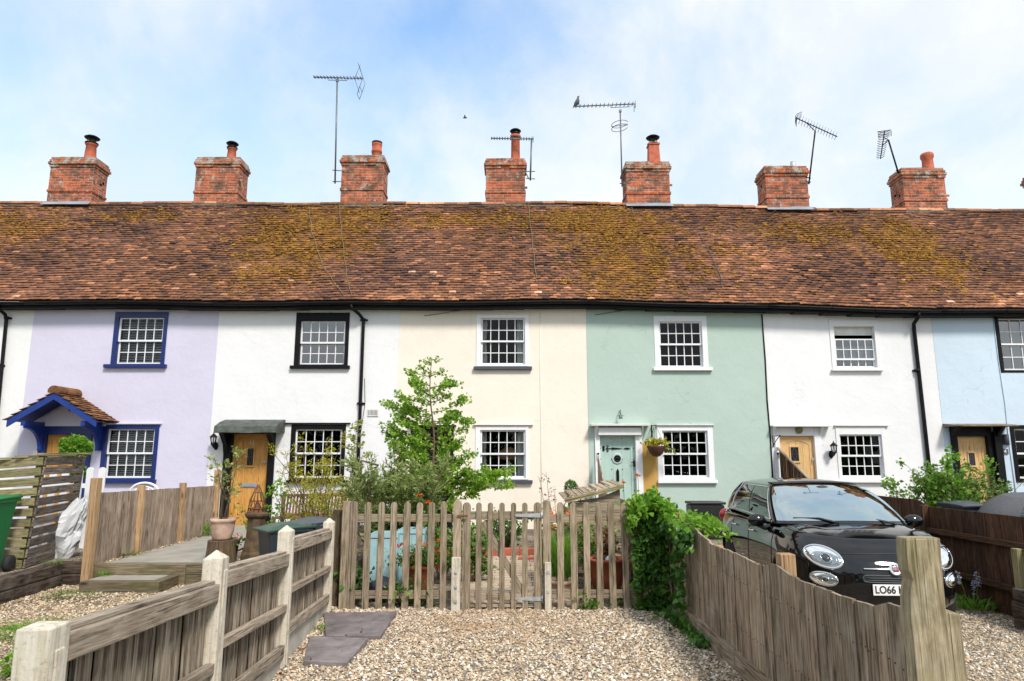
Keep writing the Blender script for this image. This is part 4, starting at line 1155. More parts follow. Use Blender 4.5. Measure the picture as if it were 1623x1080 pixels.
for sx_ in (fx0 + .04, fx1 - .0): f.prism([(Y0 - .05, zt), (Y0 - .22, zt), (Y0 - .18, zt - .05), (Y0 - .08, zt - .16), (Y0 - .05, zt - .26)], sx_ - .02, sx_ + .02, 'x')
f.build('door_frame', W_['white_paint'], h, bevel=.004)
s = MB(); s.span((FX(935, 674), Y0 - .26, FZ(676)), (FX(1027, 674), Y0 - .0, FZ(676) + .045), g='x'); s.build('door_hood', W_['offwhite'], h, bevel=.004)
st = MB()
for px in (953, 970.5, 987.5, 1005.5):
    for py in (695, 711, 728, 744, 761, 778):
        st.ball((FX(px, 745), dy - .017, FZ(py)), (.011, .008, .011), 8, 4)
st.build('studs', W_['iron'], d)
s = MB(); z_ = FZ(711); ym_ = dy - .022
s.box((FX(960, 745) - .03, ym_, z_), (.05, .008, .11)); s.tube([(FX(962, 745), ym_, z_), (FX(966, 745), ym_, z_ + .055), (FX(962, 745) + .01, ym_, z_ + .06)], .009, 6); s.tube([(FX(962, 745), ym_, z_), (FX(966, 745), ym_, z_ - .055), (FX(962, 745) + .01, ym_, z_ - .06)], .009, 6)
s.prism([(FX(971, 745), z_ - .022), (FX(986, 745), z_ - .006), (FX(986, 745), z_ + .006), (FX(971, 745), z_ + .022)], ym_ - .004, ym_ + .004, 'y')
s.span((FX(963, 745), ym_ - .003, z_ - .008), (FX(971, 745), ym_ + .003, z_ + .008), g='x')
s.prism([(FX(990, 745), z_ - .005), (FX(996, 745), z_ - .02), (FX(1001, 745), z_), (FX(996, 745), z_ + .02), (FX(990, 745), z_ + .005)], ym_ - .004, ym_ + .004, 'y')
s.build('strap_hinge', W_['iron'], d)
s = MB(); s.M = Matrix.Translation((FX(979.5, 745), dy - .016, FZ(727))) @ Matrix.Rotation(R(90), 4, 'X'); s.lathe([(.075, 0), (.075, .012), (.055, .02), (.05, .012), (.03, .02), (.001, .03)], (0, 0, 0), 20)
s.M = None; s.build('ring_knocker', W_['iron'], d)
s = MB(); s.M = Matrix.Translation((FX(979.5, 745), dy - .012, FZ(727))) @ Matrix.Rotation(R(90), 4, 'X'); s.lathe([(.12, 0), (.12, .006), (.10, .008)], (0, 0, 0), 24); s.M = None; s.build('knocker_plate', W_['mint'], d)
s = MB(); cx = FX(979.5, 745); s.prism([(cx - .03, FZ(763)), (cx + .03, FZ(763)), (cx + .03, FZ(747)), (cx, FZ(743)), (cx - .03, FZ(747))], dy - .024, dy - .016, 'y'); s.build('letterbox', W_['iron'], d)
s = MB(); s.box((dx1 - .03, dy - .03, FZ(735)), (.03, .025, .14)); s.tube([(dx1 - .03, dy - .03, FZ(733)), (dx1 - .03, dy - .07, FZ(733)), (dx1 - .1, dy - .07, FZ(733))], .008, 6); s.build('handle', W_['iron'], d)
s = MB(); bx = FX(947.5, 725); s.span((bx - .028, Y0 - .075, FZ(729)), (bx + .028, Y0 - .05, FZ(717.5))); s.span((bx - .020, Y0 - .079, FZ(721)), (bx + .020, Y0 - .075, FZ(718)), mi=1); s.build('doorbell', [W_['offwhite'], W_['iron']], h)
s = MB(); s.add([(FX(1019, 745), Y0 - .013, FZ(786)), (FX(1042, 745), Y0 - .013, FZ(786)), (FX(1042, 745), Y0 - .013, FZ(703)), (FX(1034, 745), Y0 - .013, FZ(702)), (FX(1026, 745), Y0 - .013, FZ(704)), (FX(1019, 745), Y0 - .013, FZ(703))], [(0, 1, 2, 3, 4, 5)])
s.build('ochre_patch', W_['ochre'], h)
# star lamp over the door
s = MB(); c = Vector((FX(982, 660), Y0 - .14, FZ(660)))
for i in range(8):
    a = i * math.pi / 4; r_ = .11 if i % 2 == 0 else .06
    s.add([c + Vector((0, -.03, 0)), c + Vector((.022 * math.cos(a + .5), 0, .022 * math.sin(a + .5))), c + Vector((r_ * math.cos(a), 0, r_ * .55 * math.sin(a))), c + Vector((.022 * math.cos(a - .5), 0, .022 * math.sin(a - .5)))], [(0, 1, 2), (0, 2, 3)])
s.tube([c + Vector((0, .0, .02)), c + Vector((0, .0, .12)), c + Vector((0, .13, .1))], .012, 6); s.lathe([(.05, -.06), (.03, -.02), (.02, .04)], c, 10); s.build('star_lamp', W_['alu'], h)
# basket bracket
s = MB(); bx = FX(1033, 690); zt = FZ(674); s.span((bx - .012, Y0 - .025, FZ(694)), (bx + .012, Y0 - .01, zt)); s.tube([(bx, Y0 - .02, zt - .02), (bx + .02, Y0 - .35, zt - .02)], .009, 6); s.tube([(bx, Y0 - .02, FZ(690)), (bx + .015, Y0 - .2, zt - .04)], .007, 6); s.build('basket_bracket', W_['iron'], h)
wires(h, [(FX(942, 500), Y0 - .02, FZ(500)), (FX(980, 492), Y0 - .05, FZ(494)), (FX(1060, 483), Y0 - .2, FZ(484))], .005)
wires(h, [(x1 - .012, Y0 - .02, 4.8), (x1 + .0, Y0 - .02, 3.8), (x1 - .015, Y0 - .02, 2.9), (x1 + .004, Y0 - .02, 2.1), (x1 - .006, Y0 - .02, .9)], .016, 'iron', 'black_joint')
chimney(h, 993, 1062, 256, (1036, 216, .15, 'square'), flashing=True, seed=5)

# ---------- house 5: white, pale oak door
x0, x1 = BND['e'], BND['f']
h = house('white cottage with pale oak door and half lowered upper sash behind the black car', x0, x1)
W1 = ((1316, 1394, 507, 586.5), (1323, 1387, 517.6, 583)); W2 = ((1326.5, 1405, 676, 761.5), (1332, 1399, 689, 757))
front(h, x0, x1, 'white_wall_b', [hole(W1[0]), hole(W2[0]), (FX(1233, 745), FX(1295, 745), 0, FZ(687))], -.004); interior(h, x0, x1); roof_part(h, x0, x1); eaves(h, x0, x1)
window(h, *W1, 5, 'white_wall_b', sill=(1317, 1398, 585.5, 588.5), lowered=537, dress='roller', gl='glass_sky')
window(h, *W2, 5, 'white_wall_b', sill=(1322, 1413, 761.5, 765), ledge=(1321, 1407, 675, 'offwhite'))
d, dx0, dx1, dz0, dz1, dy = plank_door(h, 1238, 1293.5, 691, .15, 'oak_pale', planks=4, lite=(1263, 709, 731, .17))
s = MB(); z_ = FZ(755.5); cx = (dx0 + dx1) / 2 - .03; s.span((cx - .15, dy - .025, z_ - .035), (cx + .15, dy - .015, z_ + .035)); s.span((cx - .11, dy - .031, z_ - .018), (cx + .11, dy - .025, z_ + .018)); s.build('letterbox', W_['white_paint'], d, bevel=.003)
s = MB(); kx = dx1 - .045; s.tube([(kx, dy - .015, FZ(727)), (kx, dy - .05, FZ(727)), (kx, dy - .055, FZ(733))], .010, 6); s.build('handle', W_['galv'], d)
f = MB(); fx0, fx1 = FX(1230.5, 745), FX(1304, 745); zt = FZ(677)
f.span((fx0, Y0 - .03, .0), (dx0, Y0 + .12, zt)); f.span((dx1, Y0 - .03, .0), (fx1, Y0 + .12, zt)); f.span((dx0, Y0 - .028, dz1), (dx1, Y0 + .12, zt - .002), g='x')
for sx_ in (fx0 - .02, fx1 + .0): f.prism([(Y0 - .02, zt), (Y0 - .17, zt), (Y0 - .14, zt - .05), (Y0 - .06, zt - .14), (Y0 - .02, zt - .24)], sx_ - .016, sx_ + .016, 'x')
f.build('door_frame', W_['white_paint'], h, bevel=.004)
s = MB(); s.span((FX(1220.5, 676), Y0 - .2, FZ(677)), (FX(1313, 676), Y0 - .0, FZ(677) + .03), g='x'); s.build('door_hood', W_['white_paint'], h, bevel=.004)
s = MB(); c = (FX(1265, 682), Y0 - .05, FZ(682)); s.M = Matrix.Translation(c) @ Matrix.Rotation(R(90), 4, 'X'); s.lathe([(.075, 0), (.075, .015), (.055, .025)], (0, 0, 0), 18); s.ball((0, 0, .018), (.05, .05, .02)); s.M = None
plq = plain('plaque', (.20, .19, .07), .7, var=.7, scale=40, bmp=.6); s.build('round_plaque', plq, h)
s = MB(); bx = FX(1234, 725) - .04; s.span((bx - .028, Y0 - .075, FZ(727)), (bx + .028, Y0 - .03, FZ(717.5))); s.span((bx - .020, Y0 - .079, FZ(721)), (bx + .020, Y0 - .075, FZ(718)), mi=1); s.build('doorbell', [W_['offwhite'], W_['iron']], h)
s = MB(); bx = FX(1225, 700); s.span((bx - .01, Y0 - .02, FZ(709)), (bx + .01, Y0 - .01, FZ(691)))
s.tube([(bx, Y0 - .02, FZ(706)), (bx + .03, Y0 - .1, FZ(699)), (bx + .05, Y0 - .26, FZ(692)), (bx + .06, Y0 - .3, FZ(691.5))], .009, 6); s.tube([(bx, Y0 - .02, FZ(692)), (bx + .05, Y0 - .28, FZ(691))], .007, 6); s.build('plant_bracket', W_['iron'], h)
lantern(h, 1316, 699, 726)
q0 = FX(1445, 510); q1 = FX(1468, 715); a = PY(1443, 490, Y0); sg = sag(a.x)
downpipe(h, [(a.x - .02, EY - .045, EZ - .09 + sg), (a.x - .01, EY - .02, EZ - .18 + sg), (q0 - .02, Y0 - .10, EZ - .30 + sg), (q0, Y0 - .06, EZ - .42 + sg), ((q0 + q1) / 2, Y0 - .06, 2.5), (q1, Y0 - .06, .1)], .04, brackets=((FZ(588), (q0 + q1) / 2 - .03),))
chimney(h, 1214, 1281, 263, (1257, 257, .07, 'stub'), flashing=True, seed=6)

# ---------- house 6: pale blue
x0, x1 = BND['f'], XR
h = house('pale blue rendered cottage with black frames, pale oak door and a number 4 plate', x0, x1)
W1 = ((1579.5, 1667, 500, 591), (1586, 1660, 505, 587)); W2 = ((1604.5, 1692, 674, 765), (1611, 1686, 680, 759))
front(h, x0, x1, 'blue', [hole(W1[0]), hole(W2[0]), (FX(1517, 745), FX(1571, 745), 0, FZ(687))], -.008); interior(h, x0, x1); roof_part(h, x0, x1); eaves(h, x0, x1)
window(h, *W1, 4, 'black', gl='glass_sky'); window(h, *W2, 4, 'black')
d, dx0, dx1, dz0, dz1, dy = plank_door(h, 1521, 1569, 692, .15, 'oak_pale', planks=6, lite=(1545, 718, 738, .13))
f = MB(); fx0, fx1 = FX(1511, 745), FX(1588, 745); zt = FZ(677)
f.span((fx0, Y0 - .05, .0), (dx0, Y0 + .12, zt)); f.span((dx1, Y0 - .05, .0), (dx1 + .10, Y0 + .12, zt)); f.span((dx1 + .10, Y0 - .12, .0), (fx1, Y0 + .02, zt - .1), g='z'); f.span((dx0, Y0 - .048, dz1), (dx1, Y0 + .12, zt - .002), g='x')
for sx_ in (fx0 + .03, fx1 - .08): f.prism([(Y0 - .05, zt), (Y0 - .34, zt), (Y0 - .28, zt - .06), (Y0 - .1, zt - .24), (Y0 - .05, zt - .45)], sx_ - .04, sx_ + .04, 'x')
f.build('door_frame', W_['black'], h, bevel=.004)
s = MB(); s.prism([(Y0, FZ(677)), (Y0 - .40, FZ(677)), (Y0 - .40, FZ(677) + .025), (Y0, FZ(677) + .07)], FX(1494, 676), FX(1594, 676), 'x'); s.build('door_hood', W_['lichen'], h, bevel=.004)
s = MB(); c = Vector((FX(1591, 696), Y0 - .06, FZ(697))); s.lathe([(.06, -.10), (.062, .10), (.05, .11), (.001, .11)], c, 14); s.box(c + Vector((.03, .03, -.1)), (.1, .06, .02)); s.build('wall_lamp', W_['plastic_grey'], h)
s = MB(); c = Vector((FX(1591.5, 716), Y0 - .022, FZ(716))); s.box(c, (.14, .02, .11)); pl = s.build('number_plate', W_['plastic_grey'], h)
text('lettering', '4', .11, W_['white_paint'], pl, c + Vector((0, -.012, 0)), ext=.001)
wires(h, [(FX(1573, 500), Y0 - .02, 4.7), (FX(1580, 560), Y0 - .02, FZ(570)), (FX(1592, 640), Y0 - .02, FZ(640)), (FX(1598, 700), Y0 - .02, FZ(700)), (FX(1610, 790), Y0 - .02, FZ(790))], .009, 'blue', 'surface_cable')
chimney(h, 1432, 1499, 266, (1471, 244, .15, 'round'), seed=7, band=.22)

# ---------- house 7: beyond, only a corner of roof and chimney in view
x0, x1 = XR, XR + 3.85
h = house('cottage beyond the pale blue one, only its roof corner and chimney edge in view', x0, x1)
front(h, x0, x1, 'white_wall', []); interior(h, x0, x1); roof_part(h, x0, x1); eaves(h, x0, x1)
chimney(h, 1652, 1717, 268, None, seed=8)

# ================================================================ CARS
def supereq(n_front, n_side, n_rear, d0, d1, W, Rf, Rr, nf=2.6, nr=3.0, wfun=None):
    """half outline (x>=0) as list of (x, d) from the middle of the front to the middle of the rear"""
    o = []
    for i in range(n_front):
        th = math.pi / 2 * i / n_front
        o.append((W * math.sin(th) ** (2 / nf), d0 + Rf * (1 - math.cos(th) ** (2 / nf))))
    for i in range(n_side + 1):
        k = i / n_side
        o.append((W, d0 + Rf + (d1 - Rr - d0 - Rf) * k))
    for i in range(n_rear - 1, -1, -1):
        th = math.pi / 2 * i / n_rear
        o.append((W * math.sin(th) ** (2 / nr), d1 - Rr * (1 - math.cos(th) ** (2 / nr))))
    if wfun: o = [(x * wfun(d), d) for x, d in o]
    return o
def full(o):                      # mirror a half outline to a closed ring starting at front middle, going +x
    return o + [(-x, d) for x, d in o[-2:0:-1]]
paint = {}
def carpaint(name, c, rough=.12, coat=1.0):
    m, t, b = M_(name)
    b.inputs['Base Color'].default_value = (*c, 1); b.inputs['Roughness'].default_value = .4; b.inputs['Specular IOR Level'].default_value = 0.0
    b.inputs['Coat Weight'].default_value = coat; b.inputs['Coat Roughness'].default_value = .045; b.inputs['Coat IOR'].default_value = 1.6
    return m
W_['carblack'] = carpaint('black_car_paint', (.003, .003, .004))
W_['cargrey'] = carpaint('grey_car_paint', (.16, .17, .19))
W_['softtop'] = plain('soft_top', (.095, .095, .105), .85, var=.15, scale=30)
W_['carglass'] = glass('car_glass', 1.85, (.50, .58, .56), .50, (.80, .93, .96))
W_['sideglass'] = glass('car_side_glass', 1.6, (.26, .32, .29), .03)
W_['chrome'] = plain('chrome', (.72, .74, .76), .12, 1.0, var=.03, bmp=0)
W_['reflector'] = plain('reflector', (.40, .41, .42), .3, .9, var=.35, scale=22, bmp=.5)
W_['lensglass'] = glass('lens_glass', 1.5, (.92, .95, .97), .04)
W_['carplastic'] = plain('car_plastic', (.012, .012, .013), .5, var=.2)
W_['tyre'] = plain('tyre', (.018, .018, .018), .85, var=.3, scale=20)
W_['seat'] = plain('car_seat', (.05, .05, .055), .85)
W_['dash'] = plain('dashboard', (.02, .02, .022), .6)
W_['badge'] = plain('badge_red', (.20, .005, .02), .25, .0, bmp=0, coat=1)
W_['taillight'] = plain('tail_light', (.45, .01, .01), .2, bmp=0, coat=1)
W_['plate'] = plain('plate_white', (.82, .82, .80), .4, var=.02, bmp=0)

def make_car(label, cat, loc, rotz, L=4.25, Wd=.895, beltf=None, roofz=1.58, green_=(1.02, 4.02, 1.98, 3.72), body='carblack', top=None, detail=True, zb=.24, wheel_r=.345, wb=(.86, 3.43), name='parked_car', roofdrop=0):
    car = thing(name, label, cat, loc, None, rotz, local=True)
    NF, NS, NR = 22, 30, 14
    belt = beltf or (lambda d: .93 + .10 * min(1, max(0, (d - .15) / .95)) ** .8 + .045 * max(0, (d - 1.1) / 3))
    ring0 = full(supereq(NF, NS, NR, 0, L, Wd, .78, .50, 2.45, 2.8, lambda d: 1 - .035 * max(0, 1 - d / 1.2) ** 2 - .02 * max(0, (d - 3) / 1.25) ** 2))
    n = len(ring0)
    rowsd = [(0.0, .11, .16, .12), (.06, .05, .085, .06), (.14, .03, .04, .03), (.28, .008, .010, .01), (.42, 0, .0, 0), (.55, .004, .008, .004), (.64, .008, .018, .010), (.73, .012, .042, .02), (.82, .024, .085, .04), (.90, .045, .14, .07), (.96, .075, .20, .10), (1.0, .12, .28, .14)]
    def H(x, d):
        z = belt(d) + .058 * (1 - min(1, (x / Wd) ** 2)) * min(1, max(0, (d - .05)) / .6)
        z += .016 * math.exp(-((abs(x) - .52) / .10) ** 2) * min(1, max(0, (d - .3) / .5)) * (1 if d < 1.3 else 0)
        return z
    P = []
    for (zf, il, if_, ir) in rowsd:
        row = []
        for (x, d) in ring0:
            kf = max(0, 1 - d / .78); kr = max(0, 1 - (L - d) / .5)
            dd = d + if_ * kf ** .6 - ir * kr ** .6
            fl = 0
            for wd in wb:                    # swollen arches
                fl += .018 * math.exp(-((dd - wd) / .38) ** 2) * (1 if .1 < zf < .75 else 0)
            xx = x * (1 - il / Wd * (1)) + math.copysign(fl, x) * (abs(x) > .6)
            row.append((xx, dd, zb + (belt(dd) - zb) * zf))
        P.append(row)
    last = P[-1]
    for k in (.03, .08, .18, .32, .5, .7, .88, .999):
        row = []
        for (x, d, z) in last:
            tgt = (0, min(max(d, .85), L - .7))
            xx = x + (tgt[0] - x) * k; dd = d + (tgt[1] - d) * k
            row.append((xx, dd, H(xx, dd)))
        P.append(row)
    # floor
    bot = [(x * .2, .8 + (d - .8) * .5, zb + .02) for (x, d, z) in P[0]]
    P.insert(0, bot)
    mb = MB(); mb.grid(P, len(P), n, wrap=True)
    mb.f.append([len(mb.v) - n + i for i in range(n)]); mb.uv.append([(0, 0)] * n); mb.rn.append(0); mb.mi.append(0); mb.sm.append(True)
    mb.f.append([n - 1 - i for i in range(n)]); mb.uv.append([(0, 0)] * n); mb.rn.append(0); mb.mi.append(0); mb.sm.append(True)
    bo = mb.build('body', [W_[body], W_['carplastic']], car)
    bvh = BVHTree.FromPolygons([Vector(v) for v in mb.v], mb.f)
    # wheel arches cut out with throw-away cylinders
    cyls = []
    for wd in wb:
        for sx_ in (-1, 1):
            c = MB(); c.M = Matrix.Translation((sx_ * (Wd - .02), wd, wheel_r)) @ Matrix.Rotation(R(90), 4, 'Y')
            c.lathe([(wheel_r + .065, -.23), (wheel_r + .065, .2)], (0, 0, 0), 40); c.M = None
            cyls.append(c)
    for c in cyls:
        me = bpy.data.meshes.new('cut'); me.from_pydata(c.v, [], c.f); me.materials.append(W_['carplastic']); co = bpy.data.objects.new('cut', me); COL.objects.link(co)
        bpy.context.view_layer.update()
        md = bo.modifiers.new('b', 'BOOLEAN'); md.operation = 'DIFFERENCE'; md.object = co; md.solver = 'EXACT'
        src = bo.data
        co.parent = None
        co.matrix_world = bo.matrix_world.copy() if False else Matrix.Translation(car.location) @ Matrix.Rotation(rotz, 4, 'Z')
        bpy.context.view_layer.update()
        nm = bpy.data.meshes.new_from_object(bo.evaluated_get(bpy.context.evaluated_depsgraph_get()))
        bo.modifiers.clear(); bo.data = nm; nm.name = 'body'
        bpy.data.objects.remove(co)
    def surf(x, z, off=0.0, frm=-1):     # point on the front of the body
        h, nn, i, ds = bvh.ray_cast(Vector((x, -2 if frm < 0 else L + 2, z)), Vector((0, 1 if frm < 0 else -1, 0)))
        if h is None: return None, None
        if nn.y * frm < 0: nn = -nn
        return h + nn * off, nn
    # greenhouse
    d0b, d1b, d0r, d1r = green_
    A = full(supereq(16, 24, 12, d0b, d1b, Wd - .075, .42, .40, 2.5, 2.6))
    B = full(supereq(16, 24, 12, d0r, d1r, Wd - .29, .16, .22, 2.5, 2.6))
    m_ = len(A); NT = 16
    def gp(i, tt, off=0.0):
        a, b_ = A[i % m_], B[i % m_]
        tb = tt
        x = a[0] + (b_[0] - a[0]) * tb; d = a[1] + (b_[1] - a[1]) * tb
        za = belt(a[1]) + .02 + .04 * (1 - (a[0] / Wd) ** 2); zr = roofz - .05 - .03 * (b_[0] / (Wd - .29)) ** 2 - roofdrop * max(0, (b_[1] - d0r - .8)) ** 1.5
        z = za + (zr - za) * tb
        bl = .045 * math.sin(math.pi * tt)
        cd_ = (d0r + d1r) / 2; v = Vector((x, (d - cd_) * .5, .25)); v.normalize()
        return Vector((x, d, z)) + v * (bl + off)
    ws = 13                       # windscreen half width in ring steps
    r0 = 16; r1 = 16 + 24
    def isglass(i, j):
        ii = i if i < m_ / 2 else m_ - 1 - i
        if 1 <= j < NT - 1:
            if ii < ws: return 'w'
            if top is None or True:
                if r0 <= ii < r0 + 10: return 's1' if j < NT - 1 else None
                if r0 + 11 <= ii < r1 - (2 if top else 3): return 's2'
                if r1 + 5 <= ii and j > 4 and not top: return 'r'
        return None
    gb = MB(); G_ = [[gp(i, j / NT) for i in range(m_)] for j in range(NT + 1)]
    for k in (.06, .15, .3, .5, .75, .999):
        row = []
        for p in G_[NT]:
            c = Vector((0, min(max(p.y, d0r + .35), d1r - .35), 0))
            x = p.x + (c.x - p.x) * k; d = p.y + (c.y - p.y) * k
            z = p.z + (roofz - roofdrop * max(0, (d - d0r - .8)) ** 1.5 - .012 * ((d - (d0r + .5)) ** 2) - p.z) * (1 - (1 - k) ** 2)
            row.append(Vector((x, d, z)))
        G_.append(row)
    vs = [p for row in G_ for p in row]; nr = len(G_); fs = []; fm = []
    for j in range(nr - 1):
        for i in range(m_):
            if j < NT and isglass(i, j): continue
            i2 = (i + 1) % m_; fs.append([j * m_ + i, j * m_ + i2, (j + 1) * m_ + i2, (j + 1) * m_ + i])
    gb.add(vs, fs, sm=True)
    cab = gb.build('cabin', W_[top or body], car)
    def pane(nm, sel, mat, off=.004):
        q = MB(); idx = {}
        for j in range(NT):
            for i in range(m_):
                if isglass(i, j) == sel[0] and (sel[1] == 0 or (i < m_ / 2) == (sel[1] > 0)):
                    f = []
                    for (a, b_) in ((i, j), (i + 1, j), (i + 1, j + 1), (i, j + 1)):
                        key = (a % m_, b_)
                        if key not in idx: idx[key] = len(q.v); q.v.append(tuple(gp(a, b_ / NT, off)))
                        f.append(idx[key])
                    q.f.append(f); q.uv.append([(0, 0)] * 4); q.rn.append(.5); q.mi.append(0); q.sm.append(True)
        if q.f: return q.build(nm, W_[mat], car)
    pane('windscreen', ('w', 0), 'carglass')
    for s_i in (1, -1):
        pane('side_window', ('s1', s_i), 'sideglass'); pane('side_window', ('s2', s_i), 'sideglass')
    pane('rear_window', ('r', 0), 'sideglass')
    # chrome strip round the side glass, door lines
    for s_i in (1, -1):
        i0, i1 = r0, r1 - 3
        if top: i1 = r0 + 10
        f = (lambda i: i) if s_i > 0 else (lambda i: m_ - i)
        loop = [gp(f(i), 1 / NT, .008) for i in range(i0, i1 + 1)] + [gp(f(i1), j / NT, .008) for j in range(2, NT - 1)] + [gp(f(i), (NT - 1) / NT, .008) for i in range(i1, i0 - 1, -1)] + [gp(f(i0), j / NT, .008) for j in range(NT - 2, 0, -1)]
        q = MB(); q.tube(loop, .008, 6, cap=False); q.build('window_trim', W_['chrome'], car)
        if detail:
            q = MB()
            for dd in (1.28, 2.32, 3.15):
                pts = []
                for k in range(12):
                    z = .42 + (belt(dd) - .02 - .42) * k / 11
                    h, nn, i_, ds = bvh.ray_cast(Vector((s_i * 3, dd + (0.12 * (1 - k / 11) if dd > 3 else 0), z)), Vector((-s_i, 0, 0)))
                    if h: pts.append(h + Vector((s_i * .001, 0, 0)))
                if len(pts) > 2: q.tube(pts, .0055, 4)
            q.build('door_gap', W_['carplastic'], car)
            q = MB()
            for dd in (2.12, 3.02):
                h, nn, i_, ds = bvh.ray_cast(Vector((s_i * 3, dd, .90)), Vector((-s_i, 0, 0)))
                if h: q.tube([h + Vector((0, -.09, 0)), h + Vector((s_i * .035, -.07, 0)), h + Vector((s_i * .035, .07, 0)), h + Vector((0, .09, 0))], [.012, .014, .014, .012], 6)
            q.build('door_handle', W_['chrome'], car)
    # mirrors
    for s_i in (1, -1):
        q = MB(); c = Vector((s_i * (Wd + .085), d0b + .50, belt(1.3) + .045))
        q.ball(c, (.115, .075, .080), 16, 10); mr = q.build('wing_mirror', W_[body], car)
        q = MB(); q.tube([c + Vector((-s_i * .02, .02, -.06)), c + Vector((-s_i * .10, .03, -.10)), Vector((s_i * (Wd - .10), d0b + .48, belt(1.3) - .02))], [.03, .028, .05], 8); q.build('mirror_stalk', W_[body], mr)
        q = MB(); q.ball(c + Vector((0, .03, 0)), (.10, .052, .068), 14, 8); q.build('mirror_glass', W_['chrome'], mr)
    # wheels
    for wd in wb:
        for s_i in (1, -1):
            Mx = Matrix.Translation((s_i * (Wd - .12), wd, wheel_r)) @ Matrix.Rotation(R(90), 4, 'Y')
            q = MB(); q.M = Mx; q.lathe([(wheel_r * .66, -.10), (wheel_r * .93, -.105), (wheel_r, -.08), (wheel_r, .08), (wheel_r * .93, .105), (wheel_r * .66, .10)], (0, 0, 0), 36)
            wh = q.build('wheel', W_['tyre'], car)
            q = MB(); q.M = Mx
            q.lathe([(wheel_r * .66, -.095), (wheel_r * .6, -.06), (wheel_r * .6, .06), (wheel_r * .66, .095)], (0, 0, 0), 30); q.lathe([(.001, s_i * .03), (.07, s_i * .03), (.07, s_i * .06), (.001, s_i * .07)], (0, 0, 0), 16)
            for a in range(10):
                an = a * math.pi / 5; q.beam((.05 * math.cos(an), .05 * math.sin(an), s_i * .055), (wheel_r * .62 * math.cos(an), wheel_r * .62 * math.sin(an), s_i * .075), .045, .018, up=(0, 0, 1))
            q.build('rim', W_['alu'], wh)
    if not detail: return car, surf, bvh
    # interior
    q = MB()
    q.span((-.70, d0b + .35, .74), (.70, d0b + .80, 1.00)); q.tube([(-.68, d0b + .42, .99), (.68, d0b + .42, .99)], .06, 10)
    q.build('dashboard', W_['dash'], car)
    q = MB()
    for sx_ in (-.37, .37):
        q.box((sx_, d0b + 1.40, .62), (.50, .50, .18)); q.beam((sx_, d0b + 1.60, .62), (sx_, d0b + 1.86, 1.18), .48, .14, up=(0, 1, 0), tap=.86); q.ball((sx_, d0b + 1.90, 1.30), (.13, .06, .09))
    q.box((0, d0b + 2.5, .66), (1.15, .5, .2)); q.beam((0, d0b + 2.75, .62), (0, d0b + 2.9, 1.12), 1.15, .14, up=(0, 1, 0))
    q.build('seats', W_['seat'], car, bevel=.05)
    q = MB(); q.M = Matrix.Translation((-.37, d0b + .92, .98)) @ Matrix.Rotation(R(-62), 4, 'X')
    q.tube([(.185 * math.cos(a * math.pi / 12), .185 * math.sin(a * math.pi / 12), 0) for a in range(25)], .016, 8, cap=False); q.ball((0, 0, 0), (.07, .07, .03)); q.beam((-.18, 0, 0), (.18, 0, 0), .03, .02, up=(0, 1, 0)); q.M = None
    q.build('steering_wheel', W_['dash'], car)
    if not detail: return car, surf, bvh
    def cgrid(cx, cz, a, b_, off, dome, rot=0, nr_=7, na=28, sq=2.0):
        P = []
        for i in range(nr_ + 1):
            rr = i / nr_; row = []
            for k in range(na):
                th = 2 * math.pi * k / na
                ct, st_ = math.cos(th), math.sin(th)
                u = a * rr * math.copysign(abs(ct) ** (2 / sq), ct); v = b_ * rr * math.copysign(abs(st_) ** (2 / sq), st_)
                x = cx + u * math.cos(rot) - v * math.sin(rot); z = cz + u * math.sin(rot) + v * math.cos(rot)
                h, nn = surf(x, z)
                if h is None: h, nn = surf(cx, cz)
                row.append(h + nn * (off + dome * (1 - rr * rr)))
            P.append(row)
        return P
    def lamp(nm, cx, cz, a, b_, rot, proj=True, sgn=1):
        rim = cgrid(cx, cz, a, b_, .006, 0, rot)
        q = MB(); q.grid(rim, len(rim), 28, wrap=True); base = q.build(nm, W_['reflector'], car)
        q = MB(); q.tube(rim[-1] + [rim[-1][0]], .015, 8, cap=False); q.build('lamp_ring', W_['chrome'], base)
        q = MB(); d_ = cgrid(cx, cz, a * .97, b_ * .97, .010, .035, rot); q.grid(d_, len(d_), 28, wrap=True); q.build('lens', W_['lensglass'], base)
        for rk in (.80, .62):
            c = cgrid(cx + sgn * a * .04, cz - b_ * .05, a * rk, b_ * rk, .010, 0, rot); q = MB(); q.tube(c[-1] + [c[-1][0]], .0045, 5, cap=False); q.build('reflector_ridge', W_['chrome'], base)
        if proj:
            c = cgrid(cx + sgn * a * .08, cz - b_ * .12, b_ * .42, b_ * .42, .018, 0, rot)
            q = MB(); q.tube(c[-1] + [c[-1][0]], .008, 6, cap=False); q.build('projector_ring', W_['chrome'], base)
            c = cgrid(cx + sgn * a * .08, cz - b_ * .12, b_ * .34, b_ * .34, .010, .022, rot); q = MB(); q.grid(c, len(c), 28, wrap=True); q.build('projector', W_['dome'], base)
        return base
    for s_i in (-1, 1):
        lamp('headlight', s_i * .635, .795, .152, .101, s_i * .30, True, -s_i)
        lamp('running_light', s_i * .665, .575, .105, .062, s_i * .12, True, -s_i)
        fq = cgrid(s_i * .70, .345, .075, .035, .006, .006, 0, sq=5); q = MB(); q.grid(fq, len(fq), 28, wrap=True); q.build('fog_light', W_['reflector'], car)
        h, nn = surf(s_i * .78, .95, 0, 1)
        if h is None: h, nn = surf(s_i * .74, .90, 0, 1)
        q = MB(); q.ball(h, (.10, .05, .11), 14, 8); q.build('tail_light', W_['taillight'], car)
